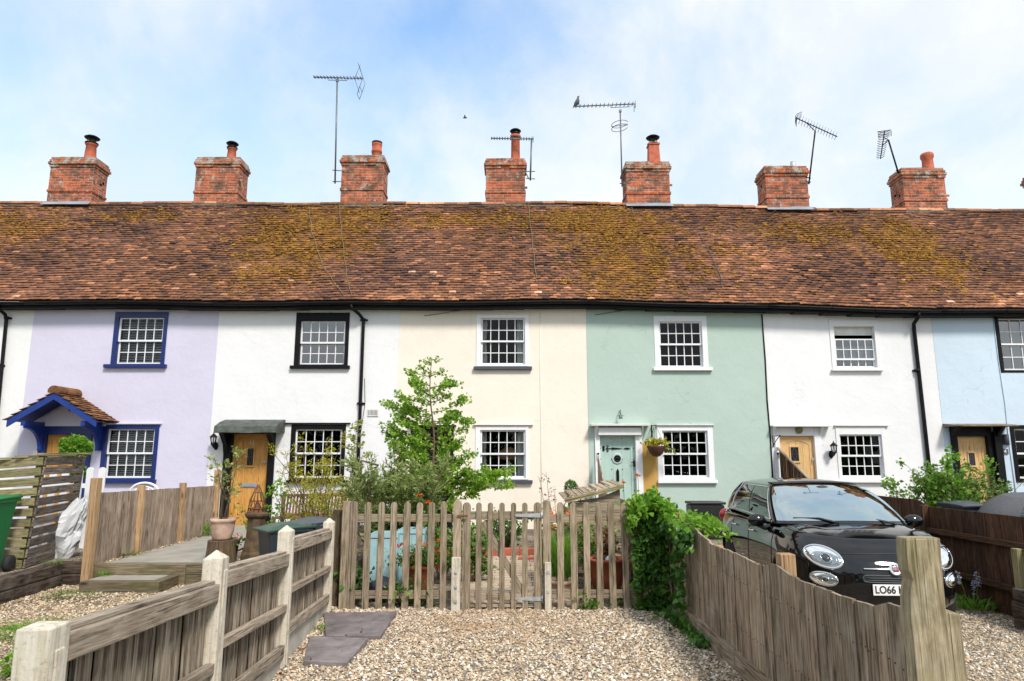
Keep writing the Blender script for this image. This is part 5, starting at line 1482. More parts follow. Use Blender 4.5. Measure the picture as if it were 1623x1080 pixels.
    def bar(x0, x1, z, ry, rz, off, mat, nm, n_=16, par=None):
        pts = [surf(x0 + (x1 - x0) * k / n_, z)[0] + Vector((0, -off, 0)) for k in range(n_ + 1)]
        q = MB(); P = []
        for k, p in enumerate(pts):
            tz = rz(k / n_) if callable(rz) else rz
            P.append([p + Vector((0, ry * math.cos(a), tz * math.sin(a))) for a in [2 * math.pi * j / 10 for j in range(10)]])
        q.grid(P, len(P), 10, wrap=True); q.add(P[0], [list(range(9, -1, -1))]); q.add(P[-1], [list(range(10))])
        return q.build(nm, W_[mat], par or car)
    # upper slot with moustache bar and badge
    fq = cgrid(0, .685, .335, .030, .003, 0, 0, sq=4); q = MB(); q.grid(fq, len(fq), 28, wrap=True); grl = q.build('grille', W_['carplastic'], car)
    bar(-.315, -.065, .705, .014, lambda k: .008 + .006 * k, .012, 'chrome', 'grille_bar', par=grl); bar(.065, .315, .705, .014, lambda k: .014 - .006 * k, .012, 'chrome', 'grille_bar', par=grl)
    h, nn = surf(0, .70)
    Mb = Matrix.Translation(h + nn * .012) @ nn.to_track_quat('Z', 'Y').to_matrix().to_4x4()
    q = MB(); q.M = Mb; q.lathe([(.064, -.02), (.064, .008), (.058, .014), (.050, .010)], (0, 0, 0), 28); q.M = None; bd = q.build('badge', W_['chrome'], car)
    q = MB(); q.M = Mb; q.lathe([(.051, 0), (.051, .008), (.03, .011), (.001, .012)], (0, 0, 0), 28); q.M = None; q.build('badge_disc', W_['badge'], bd)
    to = text('badge_letters', 'FIAT', .040, W_['chrome'], bd, Vector((0, 0, 0)), ext=.0012, sx=.85)
    to.location = h + nn * .0255; to.rotation_euler = (R(90) + math.asin(max(-1, min(1, -nn.z))) * 1, 0, 0)
    # lower slot
    fq = cgrid(0, .605, .325, .036, .002, 0, 0, sq=6); q = MB(); q.grid(fq, len(fq), 28, wrap=True); lg = q.build('lower_grille', W_['carplastic'], car)
    q = MB(); q.tube(fq[-1] + [fq[-1][0]], .006, 6, cap=False)
    for dz in (-.014, .010): q.tube([surf(-.30 + .6 * k / 12, .605 + dz)[0] + Vector((0, -.008, 0)) for k in range(13)], .004, 5)
    q.build('grille_trim', W_['plastic_grey'], lg)
    fq = cgrid(0, .36, .50, .085, .003, 0, 0, sq=6); q = MB(); q.grid(fq, len(fq), 28, wrap=True); q.build('air_intake', W_['carplastic'], car)
    # registration plate
    h, nn = surf(0, .50); hp = surf(.25, .50)[0]
    yp = h.y - .025
    q = MB(); q.span((-.26, yp, .445), (.26, yp + .008, .556)); pl = q.build('registration_plate', W_['plate'], car, bevel=.004)
    text('registration', 'LO66 KV', .105, W_['carplastic'], pl, Vector((-.243, yp - .0015, .5)), align='LEFT', ext=.001, sx=.88, bold=.0022)
    q = MB(); q.tube([(x, surf(x, .52)[0].y - .003 if surf(x, .52)[0] else 0, .52) for x in (-.4, .4)], .002, 4)
    # bonnet shut line over the nose
    q = MB()
    pts = []
    for k in range(25):
        x = -.50 + 1.0 * k / 24; h, nn = surf(x, .850 - .02 * (x / .5) ** 2)
        if h: pts.append(h + nn * .0005)
    q.tube(pts, .0055, 4); q.build('bonnet_gap', W_['carplastic'], car)
    # bonnet sides: the shut line running back to the windscreen
    q = MB()
    for s_i in (-1, 1):
        pts = []
        for k in range(12):
            d = .42 + (1.05) * k / 11; x = s_i * (.66 + .06 * k / 11)
            h, nn, i_, ds = bvh.ray_cast(Vector((x, d, 3)), Vector((0, 0, -1)))
            if h: pts.append(h + Vector((0, 0, .0005)))
        q.tube(pts, .0035, 4)
    q.build('bonnet_side_gap', W_['carplastic'], car)
    # wipers and cowl
    q = MB()
    for (xa, xb, da, db) in ((-.15, -.62, .0, .10), (.50, -.02, .05, .02)):
        p0 = Vector((xa, d0b + .07, 0)); h, nn, i_, ds = bvh.ray_cast(Vector((xa, d0b - .02, 3)), Vector((0, 0, -1)))
        z0 = (h.z if h else 1.08) + .015
        q.tube([(xa, d0b - .02, z0), (xa * .6 + xb * .4, d0b + .10 + da, z0 + .045), (xb, d0b + .10 + db, z0 + .04)], [.014, .010, .007], 6)
    q.build('wiper', W_['carplastic'], car)
    # roof rails/dark roof panel lip and interior mirror housing
    q = MB(); c = gp(0, .86, -.03); q.ball(c, (.10, .03, .045), 12, 6); q.build('mirror_housing', W_['dash'], car)
    q = MB()
    P = []
    for i in range(-12, 13):
        p = gp(i, 1.0, .0); P.append([p + Vector((0, .02, .012)), p + Vector((0, .10, .030)), p + Vector((0, .25, .030)), p + Vector((0, .27, .012))])
    q.grid(P, len(P), 4); q.build('roof_panel_edge', W_['carplastic'], car)
    return car, surf, bvh

make_car('glossy black hatchback with round headlights parked behind the leaning plank fence', 'car', (4.05, 7.51, -.205), R(-3.4))
make_car('grey soft-top car at the right edge, partly hidden by the brown fence', 'car', (11.28, 9.2, -.14), R(55), L=4.5, Wd=.84, roofz=1.28, beltf=lambda d: .78 + .06 * min(1, max(0, d / 1.0)), green_=(1.3, 4.36, 1.95, 3.95), body='cargrey', top='softtop', detail=False, zb=.2, wheel_r=.30, wb=(.78, 3.35))

# ================================================================ FENCES AND GATE
# ---- foreground left: concrete posts, gravel boards, rails and upright pales
def lerp(a, b_, k): return a + (b_ - a) * k
FA, FB = Vector((-1.575, 2.43, 0)), Vector((-2.06, 7.93, 0))
fd = (FB - FA).normalized(); fn = Vector((fd.y, -fd.x, 0))          # fn faces the drive
fz = math.atan2(fd.y, fd.x)
RF = Matrix.Rotation(fz, 3, 'Z')
fen = thing('closeboard_fence', 'grey boarded fence with pointed concrete posts in the left foreground', 'fence', FA)
stops = [0, 1.72, 3.46, 5.52]
tops = [1.15, 1.13, 1.11, 1.00]
for i, s_ in enumerate(stops):
    p = FA + fd * s_; h_ = tops[i]; q = MB()
    w2 = .056
    q.box(p + Vector((0, 0, (h_ - .05) / 2 - .1)), (.125, w2 * 2, h_ - .05 + .2), rot=RF, g='z')
    tv = [RF @ Vector((sx_ * .0625, sy_ * w2, 0)) + p + Vector((0, 0, h_ - .05)) for sx_, sy_ in ((-1, -1), (1, -1), (1, 1), (-1, 1))] + [p + Vector((0, 0, h_))]
    if i: q.add(tv, [(0, 1, 4), (1, 2, 4), (2, 3, 4), (3, 0, 4)])
    q.box(p + fn * .058 + Vector((0, 0, .45)), (.055, .012, h_ + .0), rot=RF, g='z')
    q.build('concrete_post', W_['post_conc'], fen, bevel=.008)
for i in range(3):
    a = FA + fd * (stops[i] + .0625); b_ = FA + fd * (stops[i + 1] - .0625)
    top = [1.06, 1.0, .975][i]; drop = [-.11, -.11, -.10][i]
    up = Vector((0, 0, 1)); L_ = (b_ - a).length; n = int(L_ / .080)
    q = MB(); q.beam(a + up * .09, b_ + up * (.09 + drop * .8), .045, .26, up=(0, 0, 1)); q.build('gravel_board', W_['concrete'], fen, bevel=.006)
    q = MB()
    for j in range(n):
        k = (j + .5) / n; c = a + fd * (L_ * k) - fn * .015
        zt_ = top - .05 + drop * k; z0_ = .225 + drop * .8 * k; w_ = L_ / n - .013 + rng.uniform(-.006, .003)
        q.box(c + up * ((zt_ + z0_) / 2) - fn * rng.uniform(0, .010), (w_, .018, zt_ - z0_), rot=RF @ Matrix.Rotation(R(rng.uniform(3, 13)), 3, 'Z') @ Matrix.Rotation(R(rng.uniform(-.6, .6)), 3, 'Y'), g='z')
    q.build('pales', W_['pales'], fen)
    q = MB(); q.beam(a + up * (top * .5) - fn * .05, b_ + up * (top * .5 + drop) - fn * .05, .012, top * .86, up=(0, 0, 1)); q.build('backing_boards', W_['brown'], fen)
    for z_, hh, th in ((top - .052, .095, .045), (top * .5 + .09, .055, .05), (.265, .085, .045)):
        q = MB(); q.beam(a + up * z_ + fn * .028, b_ + up * (z_ + drop * (1.15 if z_ < .9 else 1)) + fn * .028, th, hh, up=(0, 0, 1)); q.build('rail', W_['rail'], fen, bevel=.005)
    q = MB(); q.beam(a + up * (top + .006) - fn * .012, b_ + up * (top + .006 + drop) - fn * .012, .07, .02, up=(0, 0, 1)); q.build('capping', W_['rail'], fen, bevel=.004)

# ---- foreground right: leaning weathered planks
prof = [(8.0, 1.03), (6.86, .99), (6.62, .945), (6.25, .905), (5.7, .91), (5.05, .905), (4.84, .955), (4.74, .935), (4.5, .918), (4.15, .920), (3.7, .93), (3.44, .945), (3.40, .985), (3.30, .99), (3.2, .985)]
def pz(y):
    for (a, za), (b_, zb_) in zip(prof, prof[1:]):
        if b_ <= y <= a: return lerp(zb_, za, (y - b_) / (a - b_))
    return prof[-1][1]
rf = thing('plank_fence', 'weathered grey plank fence leaning along the right side of the gravel drive', 'fence', (1.78, 5.6, 0))
q = MB(); y = 7.95
while y > 3.26:
    w_ = rng.uniform(.095, .135); yn = max(y - w_, 3.24)
    za, zb_ = pz(y), pz(yn); xo = rng.uniform(-.006, .006)
    j1, j2 = rng.uniform(-.006, .003), rng.uniform(-.006, .003)
    x_ = 1.775 + xo; bt = .16
    poly = [(y - .0015, bt), (yn + .0015, bt), (yn + .0015 + rng.uniform(-.001, .003), zb_ + j1), (y - .0015, za + j2)]
    q.prism(poly, x_, x_ + .02, 'x', g='v')
    for zn in (.72, .35):
        for dn in (.25, .75):
            if rng.random() < .8: q.lathe([(.004, 0), (.0035, .003)], (0, 0, 0), 6, mi=1) if False else q.box((x_ - .0015, y + (yn - y) * dn + rng.uniform(-.006, .006), zn + rng.uniform(-.012, .012)), (.004, .007, .007), mi=1)
    y = yn
q.build('planks', [W_['fence'], W_['rust']], rf)
for (ya, yb) in ((7.95, 5.75), (5.73, 3.26)):
    q = MB(); q.beam((1.768, ya, .07), (1.768, yb, .07), .03, .19, up=(0, 0, 1)); q.build('gravel_board', W_['fence'], rf, bevel=.004)
for yy_, zt_ in ((7.9, 1.08), (4.80, 1.02), (6.4, .88)):
    q = MB(); q.span((1.80, yy_ - .05, -.3), (1.90, yy_ + .05, zt_)); q.build('post', W_['newpost'], rf, bevel=.006)
for z_ in (.72, .36):
    q = MB(); q.beam((1.82, 7.95, z_), (1.82, 3.25, z_ - .01), .04, .07, up=(0, 0, 1)); q.build('rail', W_['fence'], rf)
# end posts near the camera
def notched(name, label, pts, y, th, mat):
    q = MB(); q.prism(pts, y, y + th, 'y', g='v'); return q.build(name, W_[mat], None, bevel=.007, label=label, cat='post')
YQ = 3.06
def xq(px, py): p = PY(px, py, YQ); return (p.x, p.z)
L0 = [xq(1436, 853), xq(1437, 880), xq(1440, 905), xq(1447, 920), xq(1444, 936), xq(1443, 950), xq(1444, 980), xq(1449, 1030)]
bx = L0[-1][0] - .004; R0 = [xq(1491, 853), xq(1494, 900), xq(1501, 975), xq(1507, 1040)]
notched('timber_post', 'tall mossy timber post with a notched edge, in front of the black car', [(bx, -.35)] + L0[::-1] + R0 + [(R0[-1][0] + .006, -.35)], YQ, .085, 'mossy')
A_1 = [xq(1503, 972), xq(1530, 976)]
notched('timber_post', 'short pale timber post standing just right of the tall mossy post', [(A_1[0][0] + .002, -.35), A_1[0], A_1[1], (A_1[1][0] + .012, -.35)], YQ + .03, .09, 'mossy')
q = MB(); q.span((1.80, 3.14, -.3), (1.835, 3.22, .90)); q.build('end_board', W_['brown'], rf)

# ---- picket fences and gate
YP_ = 8.0
def X8(px, py=880): return PY(px, py, YP_).x
def Z8(py): return PY(811, py, YP_).z
def picket(par, px, top=796, bot=969, w_=.073, y=YP_, lean=0, mat='picket', nm='picket', th=.02):
    x = X8(px, 880); zt = Z8(top); zb_ = Z8(bot); q = MB(); h2 = w_ / 2
    pts = [(x - h2, zb_), (x + h2, zb_), (x + h2 + lean, zt - h2)] + [(x + lean + h2 * math.cos(a), zt - h2 + h2 * math.sin(a) * 1.05) for a in [math.pi * k / 8 for k in range(1, 8)]] + [(x - h2 + lean, zt - h2)]
    q.prism(pts, y - th / 2, y + th / 2, 'y', g='v')
    return q.build(nm, W_[mat], par, bevel=.003)
pf = thing('picket_fence', 'round-topped picket fence left of the gate, in front of the aqua planters', 'picket fence', (X8(640), YP_, 0), 'picket fences either side of the gate')
for px in (559,): picket(pf, px, 795, 969, .085, YP_ - .005, .0)
for px in (581, 602.5, 622.5, 643, 663, 683, 703.5): picket(pf, px + rng.uniform(-.6, .6), 796 + rng.uniform(-1, 1), 968 + rng.uniform(-1, 1.5), .073 + rng.uniform(-.003, .003), lean=rng.uniform(-.008, .008))
for za, zb_ in ((815.5, 828), (937, 950)):
    q = MB(); q.span((X8(548), YP_ + .011, Z8(zb_)), (X8(722), YP_ + .05, Z8(za)), g='x'); q.build('rail', W_['picket'], pf, bevel=.003)
q = MB(); q.span((X8(540), YP_ - .02, -.25), (X8(552.5), YP_ + .07, Z8(795))); q.build('post', W_['picket'], pf, bevel=.006)
for i, (pa, pb, lab) in enumerate(((718, 730.5, 1), (860.5, 873.5, 2))):
    x = (X8(pa) + X8(pb)) / 2
    gp_ = picket(pf, (pa + pb) / 2, 793, 975, .092, YP_ + .0, 0, 'picket', 'gate_post', .085) if i == 0 else None
    if i == 0:
        q = MB(); q.span((X8(716.5, 930), YP_ - .115, -.25), (X8(730.5, 930), YP_ - .045, Z8(882))); sp = q.build('concrete_spur', W_['post_conc'], pf, bevel=.006)
        for py in (905, 928, 951): q = MB(); q.box((X8(723.5, 930), YP_ - .118, Z8(py)), (.035, .006, .035)); q.box((X8(723.5, 930), YP_ - .125, Z8(py)), (.014, .012, .014)); q.build('bolt', W_['galv'], sp)
pf2 = thing('picket_fence', 'round-topped picket fence right of the gate, running into the ivy', 'picket fence', (X8(940), YP_, 0), 'picket fences either side of the gate')
for px in (888, 910, 930, 950, 971, 992): picket(pf2, px + rng.uniform(-.6, .6), 797 + rng.uniform(-1, 1), 968 + rng.uniform(-1, 1.5), .073 + rng.uniform(-.003, .003), lean=rng.uniform(-.008, .008))
for za, zb_ in ((816.5, 829), (935.5, 949)):
    q = MB(); q.span((X8(873), YP_ + .011, Z8(zb_)), (X8(1018), YP_ + .05, Z8(za)), g='x'); q.build('rail', W_['picket'], pf2, bevel=.003)
q = MB(); q.span((X8(1004), YP_ - .03, -.25), (X8(1016), YP_ + .06, Z8(793))); q.build('post', W_['newpost'], pf2, bevel=.006)
picket(pf2, 867, 793, 975, .088, YP_, 0, 'picket', 'gate_post', .085)
q = MB(); q.span((X8(863, 930), YP_ - .105, -.25), (X8(873, 930), YP_ - .045, Z8(890))); sp = q.build('concrete_spur', W_['post_conc'], pf2, bevel=.006)
for py in (905, 935): q = MB(); q.box((X8(868, 930), YP_ - .108, Z8(py)), (.03, .006, .03)); q.build('bolt', W_['galv'], sp)
gt = thing('picket_gate', 'closed picket gate with a diagonal brace and two galvanised strap hinges', 'gate', (X8(795), YP_, 0))
for px, w_ in ((739, .095), (758.5, .064), (777, .060), (795.5, .062), (814, .060), (832, .062), (852.5, .090)):
    picket(gt, px, 797 if w_ < .08 else 796.5, 972, w_, YP_ - .005)
for za, zb_ in ((811, 824), (942, 952), (959, 963)):
    q = MB(); q.span((X8(734), YP_ + .006, Z8(zb_)), (X8(858), YP_ + .045, Z8(za)), g='x'); q.build('rail', W_['picket'], gt, bevel=.003)
q = MB(); q.beam((X8(764), YP_ + .028, Z8(828)), (X8(829), YP_ + .028, Z8(941)), .075, .03, up=(0, 1, 0)); q.build('brace', W_['picket'], gt, bevel=.003)
for py in (817, 949):
    q = MB(); q.prism([(X8(857), Z8(py - 3.5)), (X8(857), Z8(py + 3.5)), (X8(818), Z8(py + 2)), (X8(816), Z8(py)), (X8(818), Z8(py - 2))], YP_ - .023, YP_ - .0155, 'y')
    q.tube([(X8(859), YP_ - .03, Z8(py - 5)), (X8(859), YP_ - .03, Z8(py + 5))], .012, 8); q.build('strap_hinge', W_['galv'], gt)
q = MB(); q.span((X8(724), YP_ - .058, Z8(819)), (X8(741), YP_ - .05, Z8(816)), g='x'); q.tube([(X8(733), YP_ - .055, Z8(817)), (X8(738), YP_ - .075, Z8(818.5)), (X8(741), YP_ - .055, Z8(817))], .006, 6); q.build('latch', W_['rust'], gt)
q = MB(); q.tube([(.56, YP_ - .05, .2), (.565, YP_ - .05, .6), (.563, YP_ - .05, .98)], .008, 6); 

# ---- grey fence between the cream garden and the sage cottage
cf = thing('boarded_fence', 'low grey boarded fence from the ivy up to the mint door, rising at the wall', 'fence', (1.80, 11.3, .1))
q = MB(); y = 8.1
while y < 14.6:
    yn = y + .125; f = lambda v: 1.0 if v < 13.4 else 1.0 + (v - 13.4) / 1.3 * .78
    q.prism([(y, -.1), (yn - .004, -.1), (yn - .004, f(yn)), (y, f(y))], 1.80, 1.82, 'x', g='v'); y = yn
q.build('boards', W_['fence'], cf)
q = MB(); q.beam((1.84, 8.1, .8), (1.84, 14.6, .8), .04, .07, up=(0, 0, 1)); q.build('rail', W_['fence'], cf)

# ---- brown stained fence beside the car
bf = thing('boarded_fence', 'dark brown stained fence to the right of the black car', 'fence', (5.95, 10.5, -.1))
def bt_(y):
    if y < 8.05: return .97 - (8.05 - y) * .9
    if y < 10.0: return .985
    if y < 10.25: return .985 + (y - 10.0) * .32
    if y < 13.45: return 1.065
    return 1.065 + (y - 13.45) / 1.3 * .80
q = MB(); y = 7.5
while y < 14.72:
    yn = y + rng.uniform(.105, .13); xo = rng.uniform(-.004, .004)
    xx = 5.93 - max(0, (y - 13.0)) * .15
    q.prism([(y, -.3), (yn - .004, -.3), (yn - .004, bt_(yn)), (y, bt_(y))], xx + xo, xx + xo + .02, 'x', g='v'); y = yn
q.build('boards', W_['brown'], bf)
for z_ in (.66, .15):
    for ya, yb in ((7.5, 10.0), (10.05, 13.3)):
        q = MB(); q.beam((5.885, ya, z_), (5.885, yb, z_), .06, .075, up=(0, 0, 1)); q.build('rail', W_['rail'] if False else W_['brown'], bf, bevel=.01)
    q = MB(); q.beam((5.875, 7.55, z_ + .03), (5.875, 8.05, z_ + .03), .09, .03, up=(0, 0, 1)); q.build('metal_bracket', W_['galv'], bf)
q = MB(); q.beam((5.78 + .13, 13.45, 1.09), (5.66, 14.74, 1.89), .05, .03, up=(0, 0, 1)); q.build('capping', W_['fence'], bf)
q = MB(); q.span((5.84, 9.98, -.3), (5.94, 10.08, 1.0)); q.build('post', W_['brown'], bf)
q = MB(); q.span((5.74, 8.06, -.3), (5.83, 8.16, .64)); q.build('timber_post', W_['pallet_g'], None, bevel=.008, label='short dark green post in front of the brown fence at the right edge', cat='post')
sl = MB(); sl.span((5.55, 7.3, -.25), (5.80, 7.98, .10), g='y'); sl.span((5.56, 7.32, .102), (5.79, 7.96, .24), g='y'); sl.build('railway_sleeper', W_['sleeper'], None, bevel=.012, label='stacked dark sleepers beside the gravel at the right edge', cat='sleeper')

# ---- pale boarded fence in front of the lavender cottage
lf = thing('boarded_fence', 'light brown boarded fence with taller posts in front of the lavender cottage', 'fence', (-5.75, 11.4, .25))
def lx(y): return -5.60 - (y - 9.3) * .045
q = MB(); y = 9.42
while y < 13.6:
    yn = y + rng.uniform(.10, .125); xx = lx(y) + rng.uniform(-.004, .004)
    zt = 1.20 - (y - 9.3) * .015 + rng.uniform(-.004, .004)
    q.prism([(y, .22), (yn - .004, .22), (yn - .004, zt), (y, zt)], xx - .02, xx, 'x', g='v'); y = yn
q.build('boards', W_['board_l'], lf)
for y, zt, w_ in ((9.36, 1.40, .115), (10.62, 1.255, .075), (12.1, 1.245, .075), (13.65, 1.44, .10)):
    xx = lx(y); q = MB(); q.span((xx - .03, y - w_ / 2, -.1), (xx + .07, y + w_ / 2, zt)); q.build('post', W_['newpost'], lf, bevel=.006)

# ---- white picket fence beyond it
wp = thing('picket_fence', 'white painted picket fence behind the slatted wooden bin', 'picket fence', (-6.9, 11.0, .25))
for px in (64, 83, 102, 124, 141, 160):
    p = PY(px, 770, 11.0); zt = PY(px, 741 + rng.uniform(-1, 1), 11.0).z; q = MB(); h2 = .055
    q.prism([(p.x - h2, .25), (p.x + h2, .25), (p.x + h2, zt - .05)] + [(p.x + h2 * math.cos(a), zt - .05 + .05 * math.sin(a)) for a in [math.pi * k / 6 for k in range(1, 6)]] + [(p.x - h2, zt - .05)], 10.99, 11.01, 'y'); q.build('picket', W_['white_paint'], wp)
for z_ in (.55, 1.2):
    q = MB(); q.span((PY(60, 770, 11).x, 11.012, z_), (PY(163, 770, 11).x, 11.04, z_ + .07), g='x'); q.build('rail', W_['white_paint'], wp)

# ================================================================ LEFT YARD
ws_ = thing('sleeper_wall', 'low wall of dark railway sleepers below the slatted wooden bin', 'sleeper wall', (-6, 9, 0))
for (p, r_, z_) in ((Vector((-5.90, 7.2, 0)), Vector((-6.05, 9.42, 0)), .07), (Vector((-5.905, 7.35, 0)), Vector((-6.055, 9.40, 0)), .215), (Vector((-6.1, 9.56, 0)), Vector((-5.62, 9.60, 0)), .07), (Vector((-6.12, 9.565, 0)), Vector((-5.64, 9.605, 0)), .215)):
    q = MB(); q.beam(p + Vector((0, 0, z_)), r_ + Vector((0, 0, z_)), .22, .14, up=(0, 0, 1)); q.build('sleeper', W_['sleeper'], ws_, bevel=.014)
stp = thing('garden_steps', 'two timber steps up to the path of the white cottage', 'steps', (-4.8, 9.2, 0))
q = MB(); q.span((-5.42, 8.94, -.05), (-4.42, 9.08, .135), g='x'); q.span((-4.56, 9.082, -.05), (-4.421, 9.47, .134), g='y'); q.build('step_edging', W_['step'], stp, bevel=.008)
q = MB(); q.span((-5.42, 9.083, 0), (-4.562, 9.50, .128), g='x'); q.build('tread', W_['pathc'], stp)
q = MB(); q.span((-5.58, 9.48, -.05), (-4.35, 9.62, .265), g='x'); q.build('riser', W_['step'], stp, bevel=.008)
q = MB(); q.span((-4.345, 9.482, -.05), (-3.1, 9.62, .13), g='x'); q.span((-4.345, 9.484, .133), (-3.1, 9.62, .266), g='x'); q.build('riser', W_['step'], stp, bevel=.008)
q = MB(); q.add([(-5.45, 9.63, .272), (-4.15, 9.63, .272), (-4.30, 12.4, .278), (-4.9, 14.7, .285), (-6.0, 14.7, .285), (-5.50, 12.4, .278)], [(0, 1, 2, 3, 4, 5)]); q.add([(-5.45, 9.63, .272), (-4.15, 9.63, .272), (-4.15, 9.63, .2), (-5.45, 9.63, .2)], [(3, 2, 1, 0)])
q.build('path', W_['pathc'], None, kind='structure')

# slatted bin (log or compost store) leaning a little
sb = thing('slatted_bin', 'leaning slatted wooden bin, green slats on one face and grey on the other', 'wooden bin', (-6.3, 9.2, .28))
C0, C1 = Vector((-6.19, 8.98, .28)), Vector((-6.52, 10.4, .28)); T0, T1 = Vector((-6.06, 8.98, 1.69)), Vector((-6.44, 10.4, 1.70))
C2, T2 = Vector((-7.3, 9.15, .28)), Vector((-7.2, 9.15, 1.60))
ns_ = 11
for k in range(ns_):
    k0 = (k + .08) / ns_; k1 = (k + .86) / ns_
    for (a0, a1, t0, t1, mt, nm, push) in ((C0, C1, T0, T1, 'pallet', 'side_slat', Vector((.02, 0, 0))), (C2, C0, T2, T0, 'pallet_g', 'front_slat', Vector((0, -.02, 0)))):
        p0, p1 = lerp(a0, t0, (k0 + k1) / 2), lerp(a1, t1, (k0 + k1) / 2)
        p0 = p0 + Vector((0, 0, rng.uniform(-.006, .006)))
        q = MB(); q.beam(p0 + push, p1 + push, .022, (k1 - k0) * 1.42, up=(t0 - a0)); q.build(nm, W_[mt], sb, bevel=.003)
for a_, t_ in ((C0, T0), (C1, T1), (C2, T2)):
    q = MB(); q.beam(a_ + Vector((-.05, .05, -.02)), t_ + Vector((-.05, .05, 0)), .07, .07, up=(0, 1, 0)); q.build('corner_post', W_['pallet_g'], sb)
q = MB()
for k in range(6):
    a_ = lerp(T2 + Vector((-.1, 0, -.06)), T0, k / 5.2); q.beam(a_ + Vector((0, -.06, .03)), a_ + Vector((-.3, 1.4, .05)), .16, .02, up=(0, 0, 1))
q.build('lid', W_['pallet_g'], sb)

def wheelie(label, loc, rotz, body, lid, h=1.0, group=None, wd=.56, dp=.62):
    b0 = thing('wheelie_bin', label, 'wheelie bin', loc, group, R(rotz), local=True)
    q = MB(); lv = [(0.04, .40, .42, 0), (.05, .42, .44, 0), (.70, .52, .58, .0), (.86, .55, .62, 0), (.865, .58, .65, 0), (.90, .58, .65, 0)]
    P = []
    for (k, a, b_, o) in lv:
        a *= wd / .58 / 2; b_ *= dp / .65 / 2; row = []
        for cx_, cy_, a0 in ((a, -b_, -90), (a, b_, 0), (-a, b_, 90), (-a, -b_, 180)):
            for s2 in range(4):
                an = R(a0 + s2 * 30); r_ = .04
                row.append((cx_ - math.copysign(r_, cx_) + r_ * math.cos(an), cy_ - math.copysign(r_, cy_) + r_ * math.sin(an), k * h))
        P.append(row)
    q.grid(P, len(P), 16, wrap=True, sm=False); q.add(P[0], [list(range(15, -1, -1))]); q.add(P[-1], [list(range(16))]); bd = q.build('bin_body', W_[body], b0, bevel=.004)
    q = MB(); nxx = 9; P = []
    for i in range(nxx):
        u = i / (nxx - 1); y_ = -dp / 2 - .04 + (dp + .06) * u
        P.append([((-wd / 2 - .015) + (wd + .03) * j / 8, y_, h * .905 + .05 * math.sin(math.pi * min(1, u * 1.15)) * (1 - (2 * j / 8 - 1) ** 4) + .035 * u) for j in range(9)])
    q.grid(P, nxx, 9); q.build('lid', W_[lid], b0, solid=.03, bevel=.004)
    q = MB(); q.tube([(-wd / 2 + .04, dp / 2 + .06, h * .93), (wd / 2 - .04, dp / 2 + .06, h * .93)], .016, 8); q.span((-wd / 2 + .03, dp / 2 - .02, h * .86), (-wd / 2 + .07, dp / 2 + .07, h * .95)); q.span((wd / 2 - .07, dp / 2 - .02, h * .86), (wd / 2 - .03, dp / 2 + .07, h * .95)); q.build('handle', W_[body], b0)
    for s2 in (-1, 1):
        q = MB(); q.M = Matrix.Translation((s2 * (wd / 2 - .04), dp / 2 - .02, .10)) @ Matrix.Rotation(R(90), 4, 'Y'); q.lathe([(.04, -.03), (.10, -.03), (.10, .03), (.04, .03)], (0, 0, 0), 20); q.build('wheel', W_['tyre'], b0)
    return b0
wheelie('bright green wheelie bin at the left edge, beside the slatted wooden bin', (-6.43, 8.48, .28), 8, 'plastic_green', 'plastic_green', .98)
wheelie('dark wheelie bin with a dull green lid behind the concrete-post fence', (-2.80, 8.70, 0), -52, 'plastic_dark', 'plastic_lid', .90, wd=.50, dp=.56)
wheelie('grey wheelie bin tucked behind the green-lidded one', (-2.55, 9.18, 0), -52, 'plastic_grey', 'plastic_grey', .93, wd=.5, dp=.56)
wheelie('dark wheelie bin behind the brown fence, only its flat lid showing', (7.55, 11.75, -.05), 10, 'plastic_dark', 'plastic_grey', 1.05, wd=.46, dp=.5)

# white sack
q = MB(); P = []
for i in range(15):
    k = i / 14; row = []
    for j in range(26):
        a = 2 * math.pi * j / 26; r_ = (.22 * math.sin(math.pi * (.14 + .80 * k)) + .03) * (1 + .45 * mnoise.noise(Vector((math.cos(a) * 1.6, math.sin(a) * 1.6, k * 3.1 + 4))) + .28 * mnoise.noise(Vector((math.cos(a) * 5, math.sin(a) * 5, k * 8))))
        row.append((-6.30 + r_ * math.cos(a) * .85 + .22 * k * k - .04, 9.96 + r_ * math.sin(a) * .6 , .26 + .82 * k + .035 * math.sin(3 * a + k * 4)))
    P.append(row)
q.grid(P, 15, 26, wrap=True, sm=False); q.add(P[0], [list(range(25, -1, -1))]); q.add(P[-1], [list(range(26))])
q.build('rubble_sack', W_['sack'], None, label='crumpled white plastic sack between the slatted bin and the boarded fence', cat='sack')

# slate slabs
for pts, lab in (([(513, 971), (629, 969.5), (603, 1008), (516, 1007)], 'larger dark slate slab against the foot of the picket fence'), ([(491, 1011), (583, 1013.5), (549, 1053), (481, 1050)], 'smaller tapered slate slab nearer the camera on the gravel')):
    big = 'larger' in lab; g4 = [G(x, y, .035) for x, y in pts]; q = MB(); q.prism([(p.x, p.y) for p in g4][::-1], -.02, .035 if big else .048, 'z'); q.build('slate_slab', W_['slab'] if big else W_['slab_b'], None, bevel=.006, label=lab, cat='paving slab', group='slate slabs by the gate')

